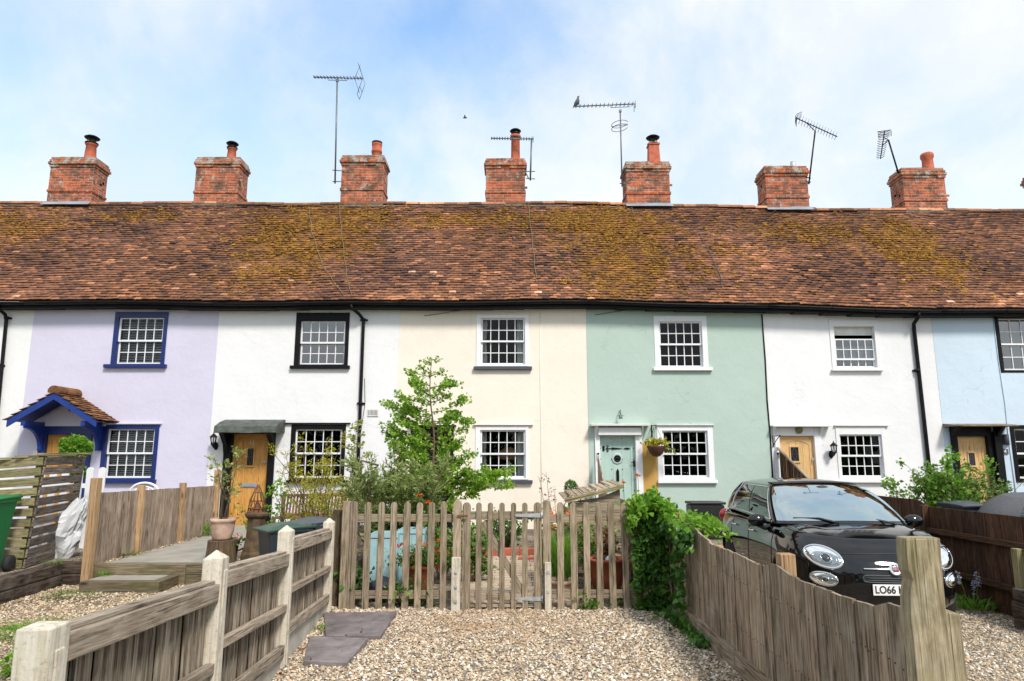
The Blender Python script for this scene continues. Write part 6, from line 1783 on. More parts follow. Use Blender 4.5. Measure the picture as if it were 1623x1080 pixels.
# stump with a potted shrub
def lathepot(name, label, c, r0, r1, h, mat, rim=.02, n=24, group=None, cat='plant pot'):
    root = thing(name, label, cat, c, group)
    q = MB(); q.lathe([(.001, 0), (r0, 0), (lerp(r0, r1, .5) + .012, h * .5), (r1, h - rim * 2), (r1 + rim * .7, h - rim * 2 + .004), (r1 + rim * .7, h), (r1 - .01, h), (r1 - .02, h - .05), (.001, h - .05)], c, n)
    q.build('pot', W_[mat], root)
    q = MB(); q.lathe([(.001, h - .035), (r1 * .9, h - .04), (r1 * .9, h - .06)], c, 16); q.build('compost', W_['soil'], root)
    return root
c = G(350.5, 893, .27); c.y = 9.75; c.x = (350.5 - 811.5) / FPX * (9.75 * CT - 1.2 * ST)
q = MB(); P = []
for i in range(7):
    k = i / 6; P.append([(c.x + (.185 + .03 * (1 - k) ** 2) * (1 + .09 * mnoise.noise(Vector((math.cos(a) * 3, math.sin(a) * 3, k * .4)))) * math.cos(a), c.y + (.185 + .03 * (1 - k) ** 2) * (1 + .09 * mnoise.noise(Vector((math.cos(a) * 3, math.sin(a) * 3, k * .4)))) * math.sin(a), .24 + .31 * k) for a in [2 * math.pi * j / 30 for j in range(30)]])
q.grid(P, 7, 30, wrap=True, sm=False)
q.uv = [[(q.v[i][2] * 1.0, math.atan2(q.v[i][1] - c.y, q.v[i][0] - c.x) * .2) for i in f] for f in q.f]
q.add(P[-1], [list(range(30))], r=.9); q.build('tree_stump', W_['bark'], None, label='sawn tree stump carrying the terracotta pot', cat='stump')
POT1 = Vector((c.x, c.y, .555))
pr = thing('potted_shrub', 'thin bare-stemmed shrub with pale leaves in a weathered terracotta pot on the stump', 'potted plant', POT1)
q = MB(); q.lathe([(.001, 0), (.115, 0), (.128, .03), (.150, .11), (.158, .19), (.160, .235), (.167, .24), (.168, .285), (.152, .287), (.145, .24), (.001, .24)], POT1, 28); q.build('pot', W_['pot_pale'], pr)
c2 = Vector((lerp(POT1.x, -3.9, .30) + .05, 9.95, .27))
gp2 = thing('flower_pot', 'small dark grey pot of pink and yellow flowers beside the stump', 'flower pot', (-3.93, 9.95, .26))
q = MB(); q.lathe([(.001, 0), (.065, 0), (.085, .22), (.098, .222), (.098, .26), (.085, .26), (.08, .22), (.001, .22)], (-3.93, 9.95, .26), 20); q.build('pot', W_['plastic_dark'], gp2)
# chimney pot standing as a planter with a rusty iron lattice
cpx = (410 - 811.5) / FPX * 9.75
cpt = thing('chimney_pot_ornament', 'mossy old chimney pot with a rusty iron lattice cone on top', 'garden ornament', (cpx, 9.95, .26))
q = MB(); cc = Vector((cpx, 9.95, .26))
q.lathe([(.001, 0), (.19, 0), (.185, .09), (.165, .12), (.135, .30), (.12, .50), (.125, .56), (.165, .60), (.17, .63), (.14, .65), (.001, .66)], cc, 8, sm=False); q.build('chimney_pot', plain('rusty_clay', (.085, .055, .028), .9, var=.6, scale=9, bmp=.5), cpt)
q = MB(); q.prism([(-.13, 0), (.13, 0), (0, .16)], -.0, .0, 'y') if False else None
for a in range(4):
    an = a * math.pi / 2 + .3; u = Vector((math.cos(an), math.sin(an), 0)); v = Vector((-u.y, u.x, 0)); bs = cc + Vector((0, 0, .64))
    q.add([bs + u * .12 - v * .09, bs + u * .12 + v * .09, bs + u * .07 + Vector((0, 0, .17))], [(0, 1, 2), (2, 1, 0)])
for a in range(12):
    an = a * math.pi / 6; q.tube([cc + Vector((.125 * math.cos(an), .125 * math.sin(an), .66)), cc + Vector((.10 * math.cos(an + .3), .10 * math.sin(an + .3), .82)), cc + Vector((.012 * math.cos(an + .6), .012 * math.sin(an + .6), 1.03))], .0055, 5)
for rr, z_ in ((.118, .70), (.10, .80), (.06, .92)): q.tube([cc + Vector((rr * math.cos(a * .3142), rr * math.sin(a * .3142), z_)) for a in range(21)], .005, 4, cap=False)
q.build('lattice', W_['rust'], cpt)

# bench in front of the white cottage
bn = thing('garden_bench', 'slatted reddish brown bench under the black-framed window', 'bench', (-3.6, 12.6, .25))
xa, xb = PY(442, 800, 12.6).x, PY(546, 800, 12.6).x
q = MB()
for i in range(20):
    x = lerp(xa + .04, xb - .04, i / 19); q.beam((x, 12.72, .66), (x, 12.80, .98), .035, .014, up=(0, 1, 0))
q.span((xa, 12.77, .975), (xb, 12.82, 1.02), g='x'); q.span((xa, 12.69, .64), (xb, 12.74, .68), g='x'); q.build('backrest', W_['bench'], bn)
q = MB()
for i in range(5): q.span((xa, 12.25 + i * .09, .62), (xb, 12.32 + i * .09, .645), g='x')
q.build('seat', W_['bench'], bn)
for x in (xa + .03, xb - .03):
    for y in (12.27, 12.74):
        q = MB(); q.span((x - .03, y - .03, .2), (x + .03, y + .03, .62 if y < 12.5 else 1.0)); q.build('leg', W_['bench'], bn)
# white chair behind the left fence
wc = thing('garden_chair', 'white plastic garden chair showing its curved back above the boarded fence', 'chair', (-7.0, 13.2, .25))
pc = PY(229, 772, 13.3)
q = MB()
arc = lambda z0, w_, h_: [(pc.x + w_ * math.cos(a), 13.3, z0 + h_ * math.sin(a)) for a in [math.pi * k / 16 for k in range(17)]]
q.tube(arc(PY(229, 780, 13.3).z, .27, .17), .02, 8); q.tube(arc(PY(229, 780, 13.3).z - .0, .19, .10), .012, 6)
for k in range(5): x = pc.x - .16 + .08 * k; q.tube([(x, 13.3, .68), (x, 13.3, PY(229, 780, 13.3).z + .1 - abs(k - 2) * .02)], .012, 6)
q.tube([(pc.x - .27, 13.3, .66), (pc.x - .27, 13.3, PY(229, 780, 13.3).z)], .02, 8); q.tube([(pc.x + .27, 13.3, .66), (pc.x + .27, 13.3, PY(229, 780, 13.3).z)], .02, 8); q.build('backrest', W_['white_paint'], wc)
q = MB(); q.box((pc.x, 13.08, .66), (.5, .46, .035)); q.build('seat', W_['white_paint'], wc, bevel=.01)
for sx_ in (-.22, .22):
    for y in (12.88, 13.28):
        q = MB(); q.tube([(pc.x + sx_, y, .65), (pc.x + sx_ * 1.1, y, .24)], .02, 8); q.build('leg', W_['white_paint'], wc)
# bark-covered post by the picket fence
q = MB(); P = []; bx = PY(534, 880, 8.16).x
for i in range(26):
    k = i / 25; P.append([(bx + .066 * (1 + .35 * mnoise.noise(Vector((math.cos(a) * 2.5, math.sin(a) * 2.5, k * 9)))) * math.cos(a), 8.16 + .066 * (1 + .35 * mnoise.noise(Vector((math.cos(a) * 2.5, math.sin(a) * 2.5, k * 9 + 2)))) * math.sin(a), -.1 + 1.17 * k) for a in [2 * math.pi * j / 18 for j in range(18)]])
q.grid(P, 26, 18, wrap=True, sm=False); q.uv = [[(q.v[i][2], math.atan2(q.v[i][1] - 8.16, q.v[i][0] - bx) * .07) for i in f] for f in q.f]; q.add(P[-1], [list(range(18))])
q.build('bark_post', W_['bark'], None, label='rough bark-covered trunk standing between the concrete post and the picket fence', cat='tree trunk')

# ================================================================ CENTRE GARDEN
def aqua(px0, px1, y, ztop, lab, dep=.34, yb=None):
    xa, xb = PY(px0, 880, y).x, PY(px1, 880, y).x
    r_ = thing('planter_box', lab, 'planter', ((xa + xb) / 2, y + dep / 2, .02), 'aqua planter boxes')
    q = MB(); n = 4
    for i in range(n): q.span((lerp(xa, xb, i / n) + .001, y, .02), (lerp(xa, xb, (i + 1) / n) - .001, y + .02, ztop))
    q.span((xa, y + .021, .02), (xa + .02, y + dep, ztop)); q.span((xb - .02, y + .021, .02), (xb, y + dep, ztop)); q.span((xa + .02, y + dep - .02, .02), (xb - .02, y + dep, ztop)); q.build('box', W_['aqua'], r_, bevel=.003)
    for za_, zb2 in ((ztop - .05, ztop + .005), (.02, .07)): q = MB(); q.span((xa - .01, y - .012, za_), (xb + .01, y - .001, zb2), g='x'); q.build('trim', W_['aqua'], r_)
    q = MB(); q.span((xa + .021, y + .021, ztop - .12), (xb - .021, y + dep - .021, ztop - .06)); q.build('compost', W_['soil'], r_)
aqua(586, 629, 8.75, .74, 'aqua painted planter box behind the pickets, the left one of two')
aqua(631, 672, 8.95, .77, 'aqua painted planter box behind the pickets, next to the geraniums', )
q = MB(); cb = G(600, 938, .02)
P = []
for i in range(10):
    k = i / 9; P.append([(PY(600, 930, 8.45).x + .25 * math.sin(math.pi * (.12 + .86 * k)) * (1 + .3 * mnoise.noise(Vector((math.cos(a) * 2, math.sin(a) * 2, k * 3)))) * math.cos(a), 8.45 + .13 * math.sin(math.pi * (.12 + .86 * k)) * (1 + .3 * mnoise.noise(Vector((math.cos(a) * 2, math.sin(a) * 2, k * 3)))) * math.sin(a), .02 + .25 * k * (1 + .12 * math.cos(a))) for a in [2 * math.pi * j / 22 for j in range(22)]])
q.grid(P, 10, 22, wrap=True, sm=False); q.add(P[-1], [list(range(22))]); q.build('bin_bag', W_['blackbag'], None, label='crumpled black bag on the soil in front of the aqua planters', cat='bag')
pg1 = lathepot('geranium_pot', 'deep red-brown pot of orange red geraniums behind the pickets', Vector((PY(666, 900, 8.6).x, 8.6, .03)), .105, .155, .36, 'pot')
pg2 = lathepot('plant_pot', 'large red-brown plastic pot with a dark-leaved plant behind the right pickets', Vector((PY(962, 900, 8.75).x, 8.75, .03)), .16, .215, .42, 'pot')
pg3 = lathepot('plant_pot', 'low terracotta bowl at the foot of the tall grass', Vector((PY(889, 900, 8.5).x, 8.5, .02)), .14, .175, .22, 'pot_pale')
# block paved path behind the gate
pv = MB()
for j in range(20):
    for i in range(6):
        x = -.56 + i * .215 + (j % 2) * .07; y = 8.16 + j * .142
        pv.box((x + rng.uniform(-.003, .003), y, gz(x, y) + .024 + rng.uniform(-.002, .002)), (.205, .130, .05), rot=Matrix.Rotation(R(rng.uniform(-1.5, 1.5)), 3, 'Z'), g='x')
pv.build('garden_path', W_['pave'], None, kind='structure', bevel=.004)
bs_ = thing('brick_steps', 'low brick step at the top of the paved garden path', 'steps', (.3, 11.1, .1))
q = MB()
for i in range(5): q.span((-.6 + i * .24, 11.0, .05), (-.6 + i * .24 + .225, 11.12, .28), g='x')
for i in range(3): q.span((.10 + i * .24, 10.6, .05), (.10 + i * .24 + .225, 10.72, .20), g='x')
q.build('bricks', W_['pot'], bs_, bevel=.006)
# compost bin with a plank lid
cbn = thing('compost_bin', 'small wooden compost bin with a sloping lid of mossy planks', 'compost bin', (1.1, 10.3, .1))
yA = 9.7; pa, pb = PY(897, 793, yA), PY(985, 772, yA)
q = MB()
for i in range(7):
    z0 = .12 + i * .135
    q.span((pa.x + .03, yA + .02, z0), (pb.x - .02, yA + .04, min(z0 + .125, pa.z - .03)), g='x')
q.prism([(pa.x + .03, pa.z - .03), (pb.x - .02, pa.z - .03), (pb.x - .02, pb.z - .03), (pa.x + .5, pa.z + .04)], yA + .018, yA + .038, 'y'); q.build('front_boards', W_['picket'], cbn)
for x in (pa.x + .03, pb.x - .04):
    q = MB()
    for i in range(8 if x > 1.1 else 7): q.span((x, yA + .042, .12 + i * .12), (x + .02, yA + .95, .23 + i * .12), g='y')
    q.build('side_boards', W_['picket'], cbn)
q = MB()
for i in range(9):
    k = i / 9; p0 = lerp(Vector((pa.x - .03, yA - .05, pa.z)), Vector((pb.x + .02, yA - .05, pb.z + .02)), k + .02); q.beam(p0 + Vector((.03, 0, .02 + .012 * (i % 2))), p0 + Vector((.03, 1.05, .05 + .012 * (i % 2))), .10, .018, up=(0, 0, 1))
q.build('lid', W_['fence_pale'], cbn)
q = MB(); q.beam((pa.x - .02, yA - .06, pa.z - .01), (pb.x + .02, yA - .06, pb.z + .01), .05, .025, up=(0, 1, 0)); q.build('lid_edge', W_['pallet_g'], cbn)
# old slatted panel and shed corner behind the olive
op = thing('garden_trellis', 'old grey slatted trellis half hidden behind the olive shrub', 'trellis', (-2.1, 11.2, .1))
q = MB()
for i in range(7): q.span((PY(563, 760, 11.2).x, 11.2, .2 + i * .15), (PY(610, 760, 11.2).x, 11.22, .31 + i * .15), g='x')
q.build('slats', W_['pallet'], op)
p0, p1 = PY(572, 730, 11.2), PY(600, 738, 11.2); q = MB(); q.beam(p0, p1, .05, .03, up=(0, 0, 1)); q.beam((p0.x, 11.2, .2), p0, .04, .04, up=(0, 1, 0)); q.build('frame', W_['pallet'], op)
q = MB(); q.box((PY(1122, 805, 13.4).x, 13.6, .46), (.66, .40, .64), tap=.97); q.span((PY(1094, 805, 13.4).x, 13.38, .79), (PY(1151, 805, 13.4).x, 13.82, .84), g='x')
q.build('storage_box', W_['carplastic'], None, bevel=.015, label='black lidded storage box against the sage green wall', cat='storage box')

# hanging basket
hb = thing('hanging_basket', 'woven hanging basket of yellow green plants on the bracket by the mint door', 'hanging basket', PY(1040, 724, Y0 - .34))
c = PY(1040, 707, Y0 - .34)
q = MB(); q.lathe([(.001, -.23), (.07, -.215), (.14, -.15), (.19, -.04), (.20, 0), (.185, 0), (.12, -.12), (.001, -.18)], c, 22); q.build('basket', W_['basket'], hb)
q = MB()
for a in range(3):
    an = a * 2.094; q.tube([c + Vector((.19 * math.cos(an), .19 * math.sin(an), 0)), Vector((FX(1033, 690) + .02, Y0 - .34, FZ(674) - .03))], .004, 4)
q.build('chain', W_['iron'], hb)

# ================================================================ AERIALS, BIRDS
def yagi(name, label, base, top, boom, nel, el, reflect=None, grp='television aerials on the chimneys', bracket=None, tilt=(0, 0, 1), mast_r=.023, cradle=True):
    a = thing(name, label, 'aerial', base, grp)
    q = MB(); q.tube([base, top], mast_r, 8); q.build('mast', W_['alu'], a)
    p, r_ = Vector(boom[0]), Vector(boom[1]); d = (r_ - p).normalized(); side = Vector(el)
    q = MB(); q.tube([p, r_], .017, 6)
    q2 = MB()
    for i in range(nel):
        c_1 = lerp(p, r_, (i + .3) / nel); L_ = side * (1 - .25 * (1 - i / nel))
        q2.tube([c_1 - L_, c_1 + L_], .009, 4)
        q.box(c_1, (.03, .03, .06))
    bm = q.build('boom', W_['alu'], a); q2.build('elements', W_['alu'], bm)
    if reflect:
        q = MB()
        for pts in reflect: q.tube(pts, .008, 5)
        q.build('reflector', W_['alu'], bm)
    if cradle:
        m = lerp(p, r_, boom[2]); q = MB(); q.tube([m - d * .28, m - d * .26 - Vector((0, 0, .08)), m + d * .26 - Vector((0, 0, .08)), m + d * .28], .010, 6); q.box(Vector(top) - Vector((0, 0, .02)), (.07, .06, .07)); q.build('cradle', W_['alu'], a)
    q = MB()
    for pts in bracket or []: q.tube(pts, .013, 6)
    if bracket: q.build('wall_bracket', W_['alu'], a)
    return a
YA = 17.5
P_ = lambda x, y: PY(x, y, YA)
b0, t0 = P_(531, 291), P_(534.5, 127)
yagi('tv_aerial', 'tall mast aerial with upright folded reflector, left of the third chimney', b0, t0, (P_(497, 122.5), P_(576, 124.5), .48), 15, (0, .16, .03),
     [[P_(567, 99), P_(575, 124), P_(566, 149)], [P_(567, 99) + Vector((0, .3, 0)), P_(575, 124) + Vector((0, .3, 0)), P_(566, 149) + Vector((0, .3, 0))], [P_(567, 99), P_(567, 99) + Vector((0, .3, 0))], [P_(566, 149), P_(566, 149) + Vector((0, .3, 0))], [P_(571, 112), P_(571, 112) + Vector((0, .3, 0))], [P_(570, 137), P_(570, 137) + Vector((0, .3, 0))], [P_(562, 125), P_(571, 103)], [P_(562, 125), P_(570, 148)]],
     bracket=[[P_(527, 270), P_(545, 271)], [P_(527, 288), P_(545, 288)]])
yagi('tv_aerial', 'short mast aerial with a level boom behind the tall central chimney pot', P_(840.5, 286), P_(842.5, 221), (P_(778, 219.5), P_(846, 220.5), .93), 16, (0, .12, 0), [[P_(845, 216), P_(845, 226)]], bracket=[[P_(828, 272), P_(848, 272)], [P_(834, 283), P_(848, 284)], [P_(832, 270), P_(838, 284)]], cradle=False)
a2 = yagi('tv_aerial', 'mast aerial with a ring antenna below its boom and a pigeon on its tip', P_(986, 296), P_(983, 175), (P_(911, 169), P_(1007, 165), .75), 15, (0, .13, .0), [[P_(1007, 160), P_(1007, 172)], [P_(1007, 160) + Vector((0, .2, 0)), P_(1007, 172) + Vector((0, .2, 0))], [P_(1007, 166), P_(1007, 166) + Vector((0, .2, 0))]],
     bracket=[[P_(984, 272), P_(995, 268), P_(1003, 281), P_(992, 290)], [P_(982, 291), P_(998, 291)]], mast_r=.02)
q = MB(); rc = P_(982, 200)
for dz in (-.055, .055): q.tube([rc + Vector((.22 * math.cos(a), .22 * math.sin(a), dz + .03 * math.cos(a))) for a in [2 * math.pi * (k + .6) / 26 for k in range(25)]], .009, 5)
q.tube([rc + Vector((-.22, 0, -.02)), rc + Vector((.22, 0, .04))], .010, 5); q.build('ring_antenna', W_['alu'], a2)
def ladder(name, label, base, top, p, r_, nel, w_, panel, bracket, axis):
    a = thing(name, label, 'aerial', base, 'television aerials on the chimneys')
    q = MB(); q.tube([base, top], .022, 8); q.build('mast', W_['iron'], a)
    q = MB(); q.tube([p, r_], .014, 6); bm = q.build('boom', W_['iron'], a)
    d = (r_ - p).normalized(); sd_ = Vector(axis).normalized(); up = sd_.cross(d).normalized()
    q = MB()
    for i in range(nel):
        c_1 = lerp(p, r_, (i + .5) / nel); k = w_ * (1 - .3 * i / nel)
        q.tube([c_1 - sd_ * k + up * .06, c_1 - sd_ * k * .5, c_1, c_1 + sd_ * k * .5, c_1 + sd_ * k + up * .06], .008, 4)
        q.tube([c_1 - sd_ * k - up * .06, c_1 - sd_ * k * .5, c_1], .004, 4)
    q.build('elements', W_['iron'], bm)
    q = MB()
    for s2 in (-1, 1):
        n_ = 6
        for i in range(n_ + 1):
            u = i / n_ * panel[1]
            q.tube([p + up * s2 * (.02 + u) + d * .10 * (i / n_) - sd_ * panel[0], p + up * s2 * (.02 + u) + d * .10 * (i / n_) + sd_ * panel[0]], .004, 4)
        for k in (-1, 1): q.tube([p + up * s2 * .02 + sd_ * panel[0] * k, p + up * s2 * (.02 + panel[1]) + d * .1 + sd_ * panel[0] * k], .006, 4)
    q.build('reflector', W_['iron'], bm)
    q = MB(); m = lerp(p, r_, .38); q.tube([m - d * .16, top, m + d * .14], .011, 6)
    for pts in bracket: q.tube(pts, .014, 6)
    q.build('bracket', W_['iron'], a)
ladder('tv_aerial', 'leaning aerial with a long tilted boom of bent elements, second from the right', P_(1282, 292), P_(1292, 208), P_(1261, 187), P_(1327, 217), 15, .16, (.16, .13), [[P_(1277, 281), P_(1285, 283)], [P_(1277, 288), P_(1285, 289)]], (.35, .94, 0))
ladder('tv_aerial', 'leaning aerial seen nearly end on, above the last full chimney on the right', P_(1424, 275), P_(1408, 222), P_(1402, 208), P_(1402, 208) + Vector((.30, .85, -.42)), 12, .14, (.16, .10), [[P_(1420, 270), P_(1430, 275)]], (.94, -.34, 0))
# pigeon
def bird(label, c, s, ang):
    r_ = thing('bird', label, 'bird', c, None)
    q = MB(); q.M = Matrix.Translation(c) @ Matrix.Rotation(R(ang), 4, 'Y')
    P = []
    for (x, rr, zz) in ((-.17, .006, -.01), (-.10, .022, 0), (-.04, .05, .0), (.03, .062, .0), (.09, .048, .02), (.12, .030, .045), (.145, .030, .065), (.17, .022, .068), (.185, .004, .062)):
        P.append([(x * s, rr * s * math.cos(a), (zz + rr * math.sin(a)) * s) for a in [2 * math.pi * k / 10 for k in range(10)]])
    q.grid(P, len(P), 10, wrap=True); b_ = q.build('body', W_['bird'], r_)
    q = MB(); q.M = Matrix.Translation(c) @ Matrix.Rotation(R(ang), 4, 'Y'); q.prism([(.182 * s, .066 * s), (.21 * s, .056 * s), (.182 * s, .054 * s)], -.006 * s, .006 * s, 'y'); q.build('beak', W_['iron'], r_)
    for s2 in (-1, 1):
        q = MB(); q.M = Matrix.Translation(c) @ Matrix.Rotation(R(ang), 4, 'Y'); q.tube([(.0, s2 * .02 * s, -.05 * s), (.01 * s, s2 * .022 * s, -.085 * s)], .005 * s, 5); q.build('leg', W_['iron'], r_)
    return r_
bird('grey pigeon perched on the tip of the aerial with the ring', P_(914, 167.5) + Vector((0, 0, .075)), 1.1, -52)
fb = thing('bird', 'tiny dark bird flying high between the two central chimneys', 'bird', PY(737, 187, 60))
q = MB(); c = PY(737, 187, 60); q.ball(c, (.22, .08, .07), 10, 6)
for s2 in (-1, 1): q.add([c + Vector((-.08, 0, .02)), c + Vector((.10, 0, .02)), c + Vector((s2 * .02 + .05, s2 * .34, .12)), c + Vector((-.05, s2 * .30, .12))], [(0, 1, 2, 3)])
q.build('body', W_['bird'], fb)
# aerial leads lying on the roof
for pts, lab, hh in (([(490, 330), (495, 370), (512, 425), (545, 472)], 'thin aerial lead looping down the moss below the tall mast aerial', 1), ([(538, 327), (543, 380), (550, 440), (558, 474)], 'straight aerial lead running down the roof to the downpipe', 1), ([(837, 326), (845, 400), (850, 450)], 'faint aerial lead on the roof below the central chimney', 1), ([(1000, 330), (1005, 345)], 'short aerial lead below the ring aerial chimney', 1), ([(1105, 365), (1125, 400), (1142, 440), (1143, 455)], 'dark aerial lead lying on the right part of the roof', 1)):
    q = MB(); Q = []
    for (a, b_) in zip(pts, pts[1:]):
        for k in range(6): Q.append(roofpt(lerp(a[0], b_[0], k / 6), lerp(a[1], b_[1], k / 6)))
    Q.append(roofpt(*pts[-1])); nrm = Vector((0, -math.sin(PITCH), math.cos(PITCH)))
    Q = [p + nrm * .07 + Vector((.012 * math.sin(i * 1.9), 0, sag(p.x))) for i, p in enumerate(Q)]
    q.tube(Q, .0075, 5); q.build('aerial_cable', W_['lead_wire'] if 'dark' not in lab else W_['plastic_grey'], None, label=lab, cat='cable', group='aerial leads on the roof')

# things standing inside the cream cottage's lower window
wl = PY(806, 720, Y0 + .34)
lt = thing('table_lamp', 'amber fringed lampshade on a pale base inside the cream cottage lower window', 'lamp', (wl.x, wl.y, FZ(757)))
q = MB(); q.lathe([(.05, .0), (.06, .02), (.10, .10), (.11, .16), (.06, .26), (.03, .34), (.03, .40)], (wl.x, wl.y, FZ(757)), 16); q.build('lamp_base', W_['white_paint'], lt)
q = MB(); zt0 = FZ(712); q.lathe([(.23, -.20), (.235, -.10), (.20, -.02), (.12, .04), (.05, .06)], (wl.x, wl.y, zt0 - .02), 20); q.build('lamp_shade', W_['basket'] if False else plain('amber_shade', (.40, .22, .10), .8, var=.3), lt)

# ================================================================ PLANTS
SH = {'dia': [(0, 0), (.42, .45), (0, 1), (-.42, .45)], 'thin': [(0, 0), (.13, .4), (0, 1), (-.13, .4)], 'fan': [(0, 0), (.52, .62), (0, .88), (-.52, .62)],
      'ivy': [(0, 0), (.55, .1), (.38, .55), (0, 1.05), (-.38, .55), (-.55, .1)], 'petal': [(0, -.4), (.4, 0), (0, .4), (-.4, 0)]}
def leafmesh(name, pts, size, mat, parent=None, shape='dia', out=None, jit=.45, up=.3, droop=0.0, seed=0, bias=0.0, rbase=None, **pr):
    """many separate leaves at pts (n,3); out = preferred growing direction per leaf"""
    g = np.random.default_rng(seed + 5); pts = np.asarray(pts, float); n = len(pts)
    o2 = np.array(SH[shape]); k = len(o2)
    if out is None: d = g.normal(size=(n, 3))
    else: d = np.asarray(out, float) + g.normal(size=(n, 3)) * jit
    d[:, 2] -= droop
    d /= np.linalg.norm(d, axis=1, keepdims=True) + 1e-9
    nn = g.normal(size=(n, 3)) * .8; nn[:, 2] += up * 3; 
    nn -= d * (nn * d).sum(1, keepdims=True); nn /= np.linalg.norm(nn, axis=1, keepdims=True) + 1e-9
    s = np.cross(d, nn)
    sz = size * g.uniform(.6, 1.25, size=(n, 1, 1))
    V = pts[:, None, :] + sz * (s[:, None, :] * o2[None, :, 0, None] + d[:, None, :] * o2[None, :, 1, None] + nn[:, None, :] * (-.18 * (o2[None, :, 1, None] ** 2) + .10 * np.abs(o2[None, :, 0, None])))
    F = (np.arange(n)[:, None] * k + np.arange(k)[None, :])
    r = np.clip((rbase if rbase is not None else .5) + bias + g.normal(size=n) * .22, 0, 1)
    return npbuild(name, V.reshape(-1, 3), F, r, mat, parent, **pr)
def wander(p, d, L, n, r_, jit=.18, up=0.0):
    pts = [Vector(p)]; d = Vector(d).normalized(); st = L / n
    for _ in range(n):
        d = (d + Vector((r_.gauss(0, jit), r_.gauss(0, jit), r_.gauss(0, jit) + up))).normalized(); pts.append(pts[-1] + d * st)
    return pts
def along(pts, k):
    f = k * (len(pts) - 1); i = min(int(f), len(pts) - 2); return lerp(pts[i], pts[i + 1], f - i)
def shrub(name, label, cat, base, h, spread, stems, subs, leaves_n, lsize, lmat, shape='dia', seed=1, lean=(0, 0), start=.15, sub_l=.35, stem_r=.012, group=None, parent=None, sub_up=.05, jit=.14, jl=.04, leafless_low=0.0, light_out=True, droop=0, tilt0=None, subjit=.2):
    r_ = random.Random(seed); root = parent or thing(name, label, cat, base, group)
    mb = MB(); L = []; D = []; RB = []
    base = Vector(base)
    for i in range(stems):
        az = 2 * math.pi * i / stems + r_.uniform(-.5, .5); tl = (tilt0 if tilt0 is not None else spread / h) * r_.uniform(.25, 1.0)
        d = Vector((math.cos(az) * tl + lean[0], math.sin(az) * tl + lean[1], 1))
        Ls = h * r_.uniform(.72, 1.02) * (1 + tl * .25)
        st = wander(base + Vector((math.cos(az), math.sin(az), 0)) * .03, d, Ls, 8, r_, jit, .03)
        mb.tube(st, [stem_r * (1 - .85 * k / 8) + .0015 for k in range(9)], 5)
        for j in range(subs):
            k = start + (1 - start) * (j + r_.random()) / subs; p = along(st, k)
            a2 = r_.uniform(0, 6.28); sl_ = sub_l * (1.15 - .75 * k) * r_.uniform(.6, 1.2)
            tw = wander(p, (math.cos(a2), math.sin(a2), .45), sl_, 4, r_, subjit, sub_up)
            mb.tube(tw, [stem_r * .35, stem_r * .3, stem_r * .22, stem_r * .15, .001], 3, cap=False)
            for q_ in range(leaves_n):
                kk = .15 + .85 * (q_ + r_.random()) / leaves_n; pp = along(tw, kk) + Vector((r_.gauss(0, jl), r_.gauss(0, jl), r_.gauss(0, jl)))
                L.append(pp); dd = (along(tw, min(1, kk + .1)) - along(tw, max(0, kk - .1))); dd = dd.normalized() if dd.length > 0 else Vector((0, 0, 1)); D.append(dd + Vector((r_.gauss(0, .5), r_.gauss(0, .5), .1)))
                RB.append(.5 + r_.gauss(0, .08))
    mb.build('stems', W_['twig'], root)
    leafmesh('foliage', L, lsize, W_[lmat], root, shape, D, .35, .3, droop, seed, rbase=np.array(RB))
    return root
def clump(name, label, cat, base, n, h, spread, wd, mat, seed=0, parent=None, group=None, kind=None):
    """grass-like blades"""
    g = np.random.default_rng(seed); base = np.array(base, float)
    az = g.uniform(0, 2 * np.pi, n); rr = spread * np.sqrt(g.uniform(0, 1, n)) * .5; hh = h * g.uniform(.5, 1.05, n); bend = spread * g.uniform(.2, 1.0, n)
    p0 = base + np.stack([np.cos(az) * rr, np.sin(az) * rr, np.zeros(n)], 1); az2 = az + g.normal(0, .6, n); dr = np.stack([np.cos(az2), np.sin(az2), np.zeros(n)], 1); sd_ = np.stack([-np.sin(az2), np.cos(az2), np.zeros(n)], 1) * wd
    z = np.array([0, 0, 1.]);
    m1 = p0 + dr * (bend * .3)[:, None] + z * (hh * .6)[:, None]; m2 = p0 + dr * bend[:, None] + z * hh[:, None]
    V = np.stack([p0 - sd_, p0 + sd_, m1 + sd_ * .7, m1 - sd_ * .7, m2 + sd_ * .1, m2 - sd_ * .1], 1).reshape(-1, 3)
    i = np.arange(n)[:, None] * 6; F = np.concatenate([i + np.array([[0, 1, 2, 3]]), i + np.array([[3, 2, 4, 5]])], 0)
    r = np.clip(g.normal(.5, .22, n), 0, 1); return npbuild(name, V, F, np.concatenate([r, r]), W_[mat], parent, label=label, cat=cat, group=group, kind=kind)
def blooms(name, centers, size, mat, parent, seed=0, npet=6):
    g = np.random.default_rng(seed); P = []; D = []
    for c in centers:
        for _ in range(npet):
            v = g.normal(size=3); v[2] = abs(v[2]) * .6; v /= np.linalg.norm(v); P.append(np.array(c) + v * size * .2); D.append(v)
    return leafmesh(name, P, size, W_[mat], parent, 'petal' if False else 'dia', D, .2, .3, 0, seed)

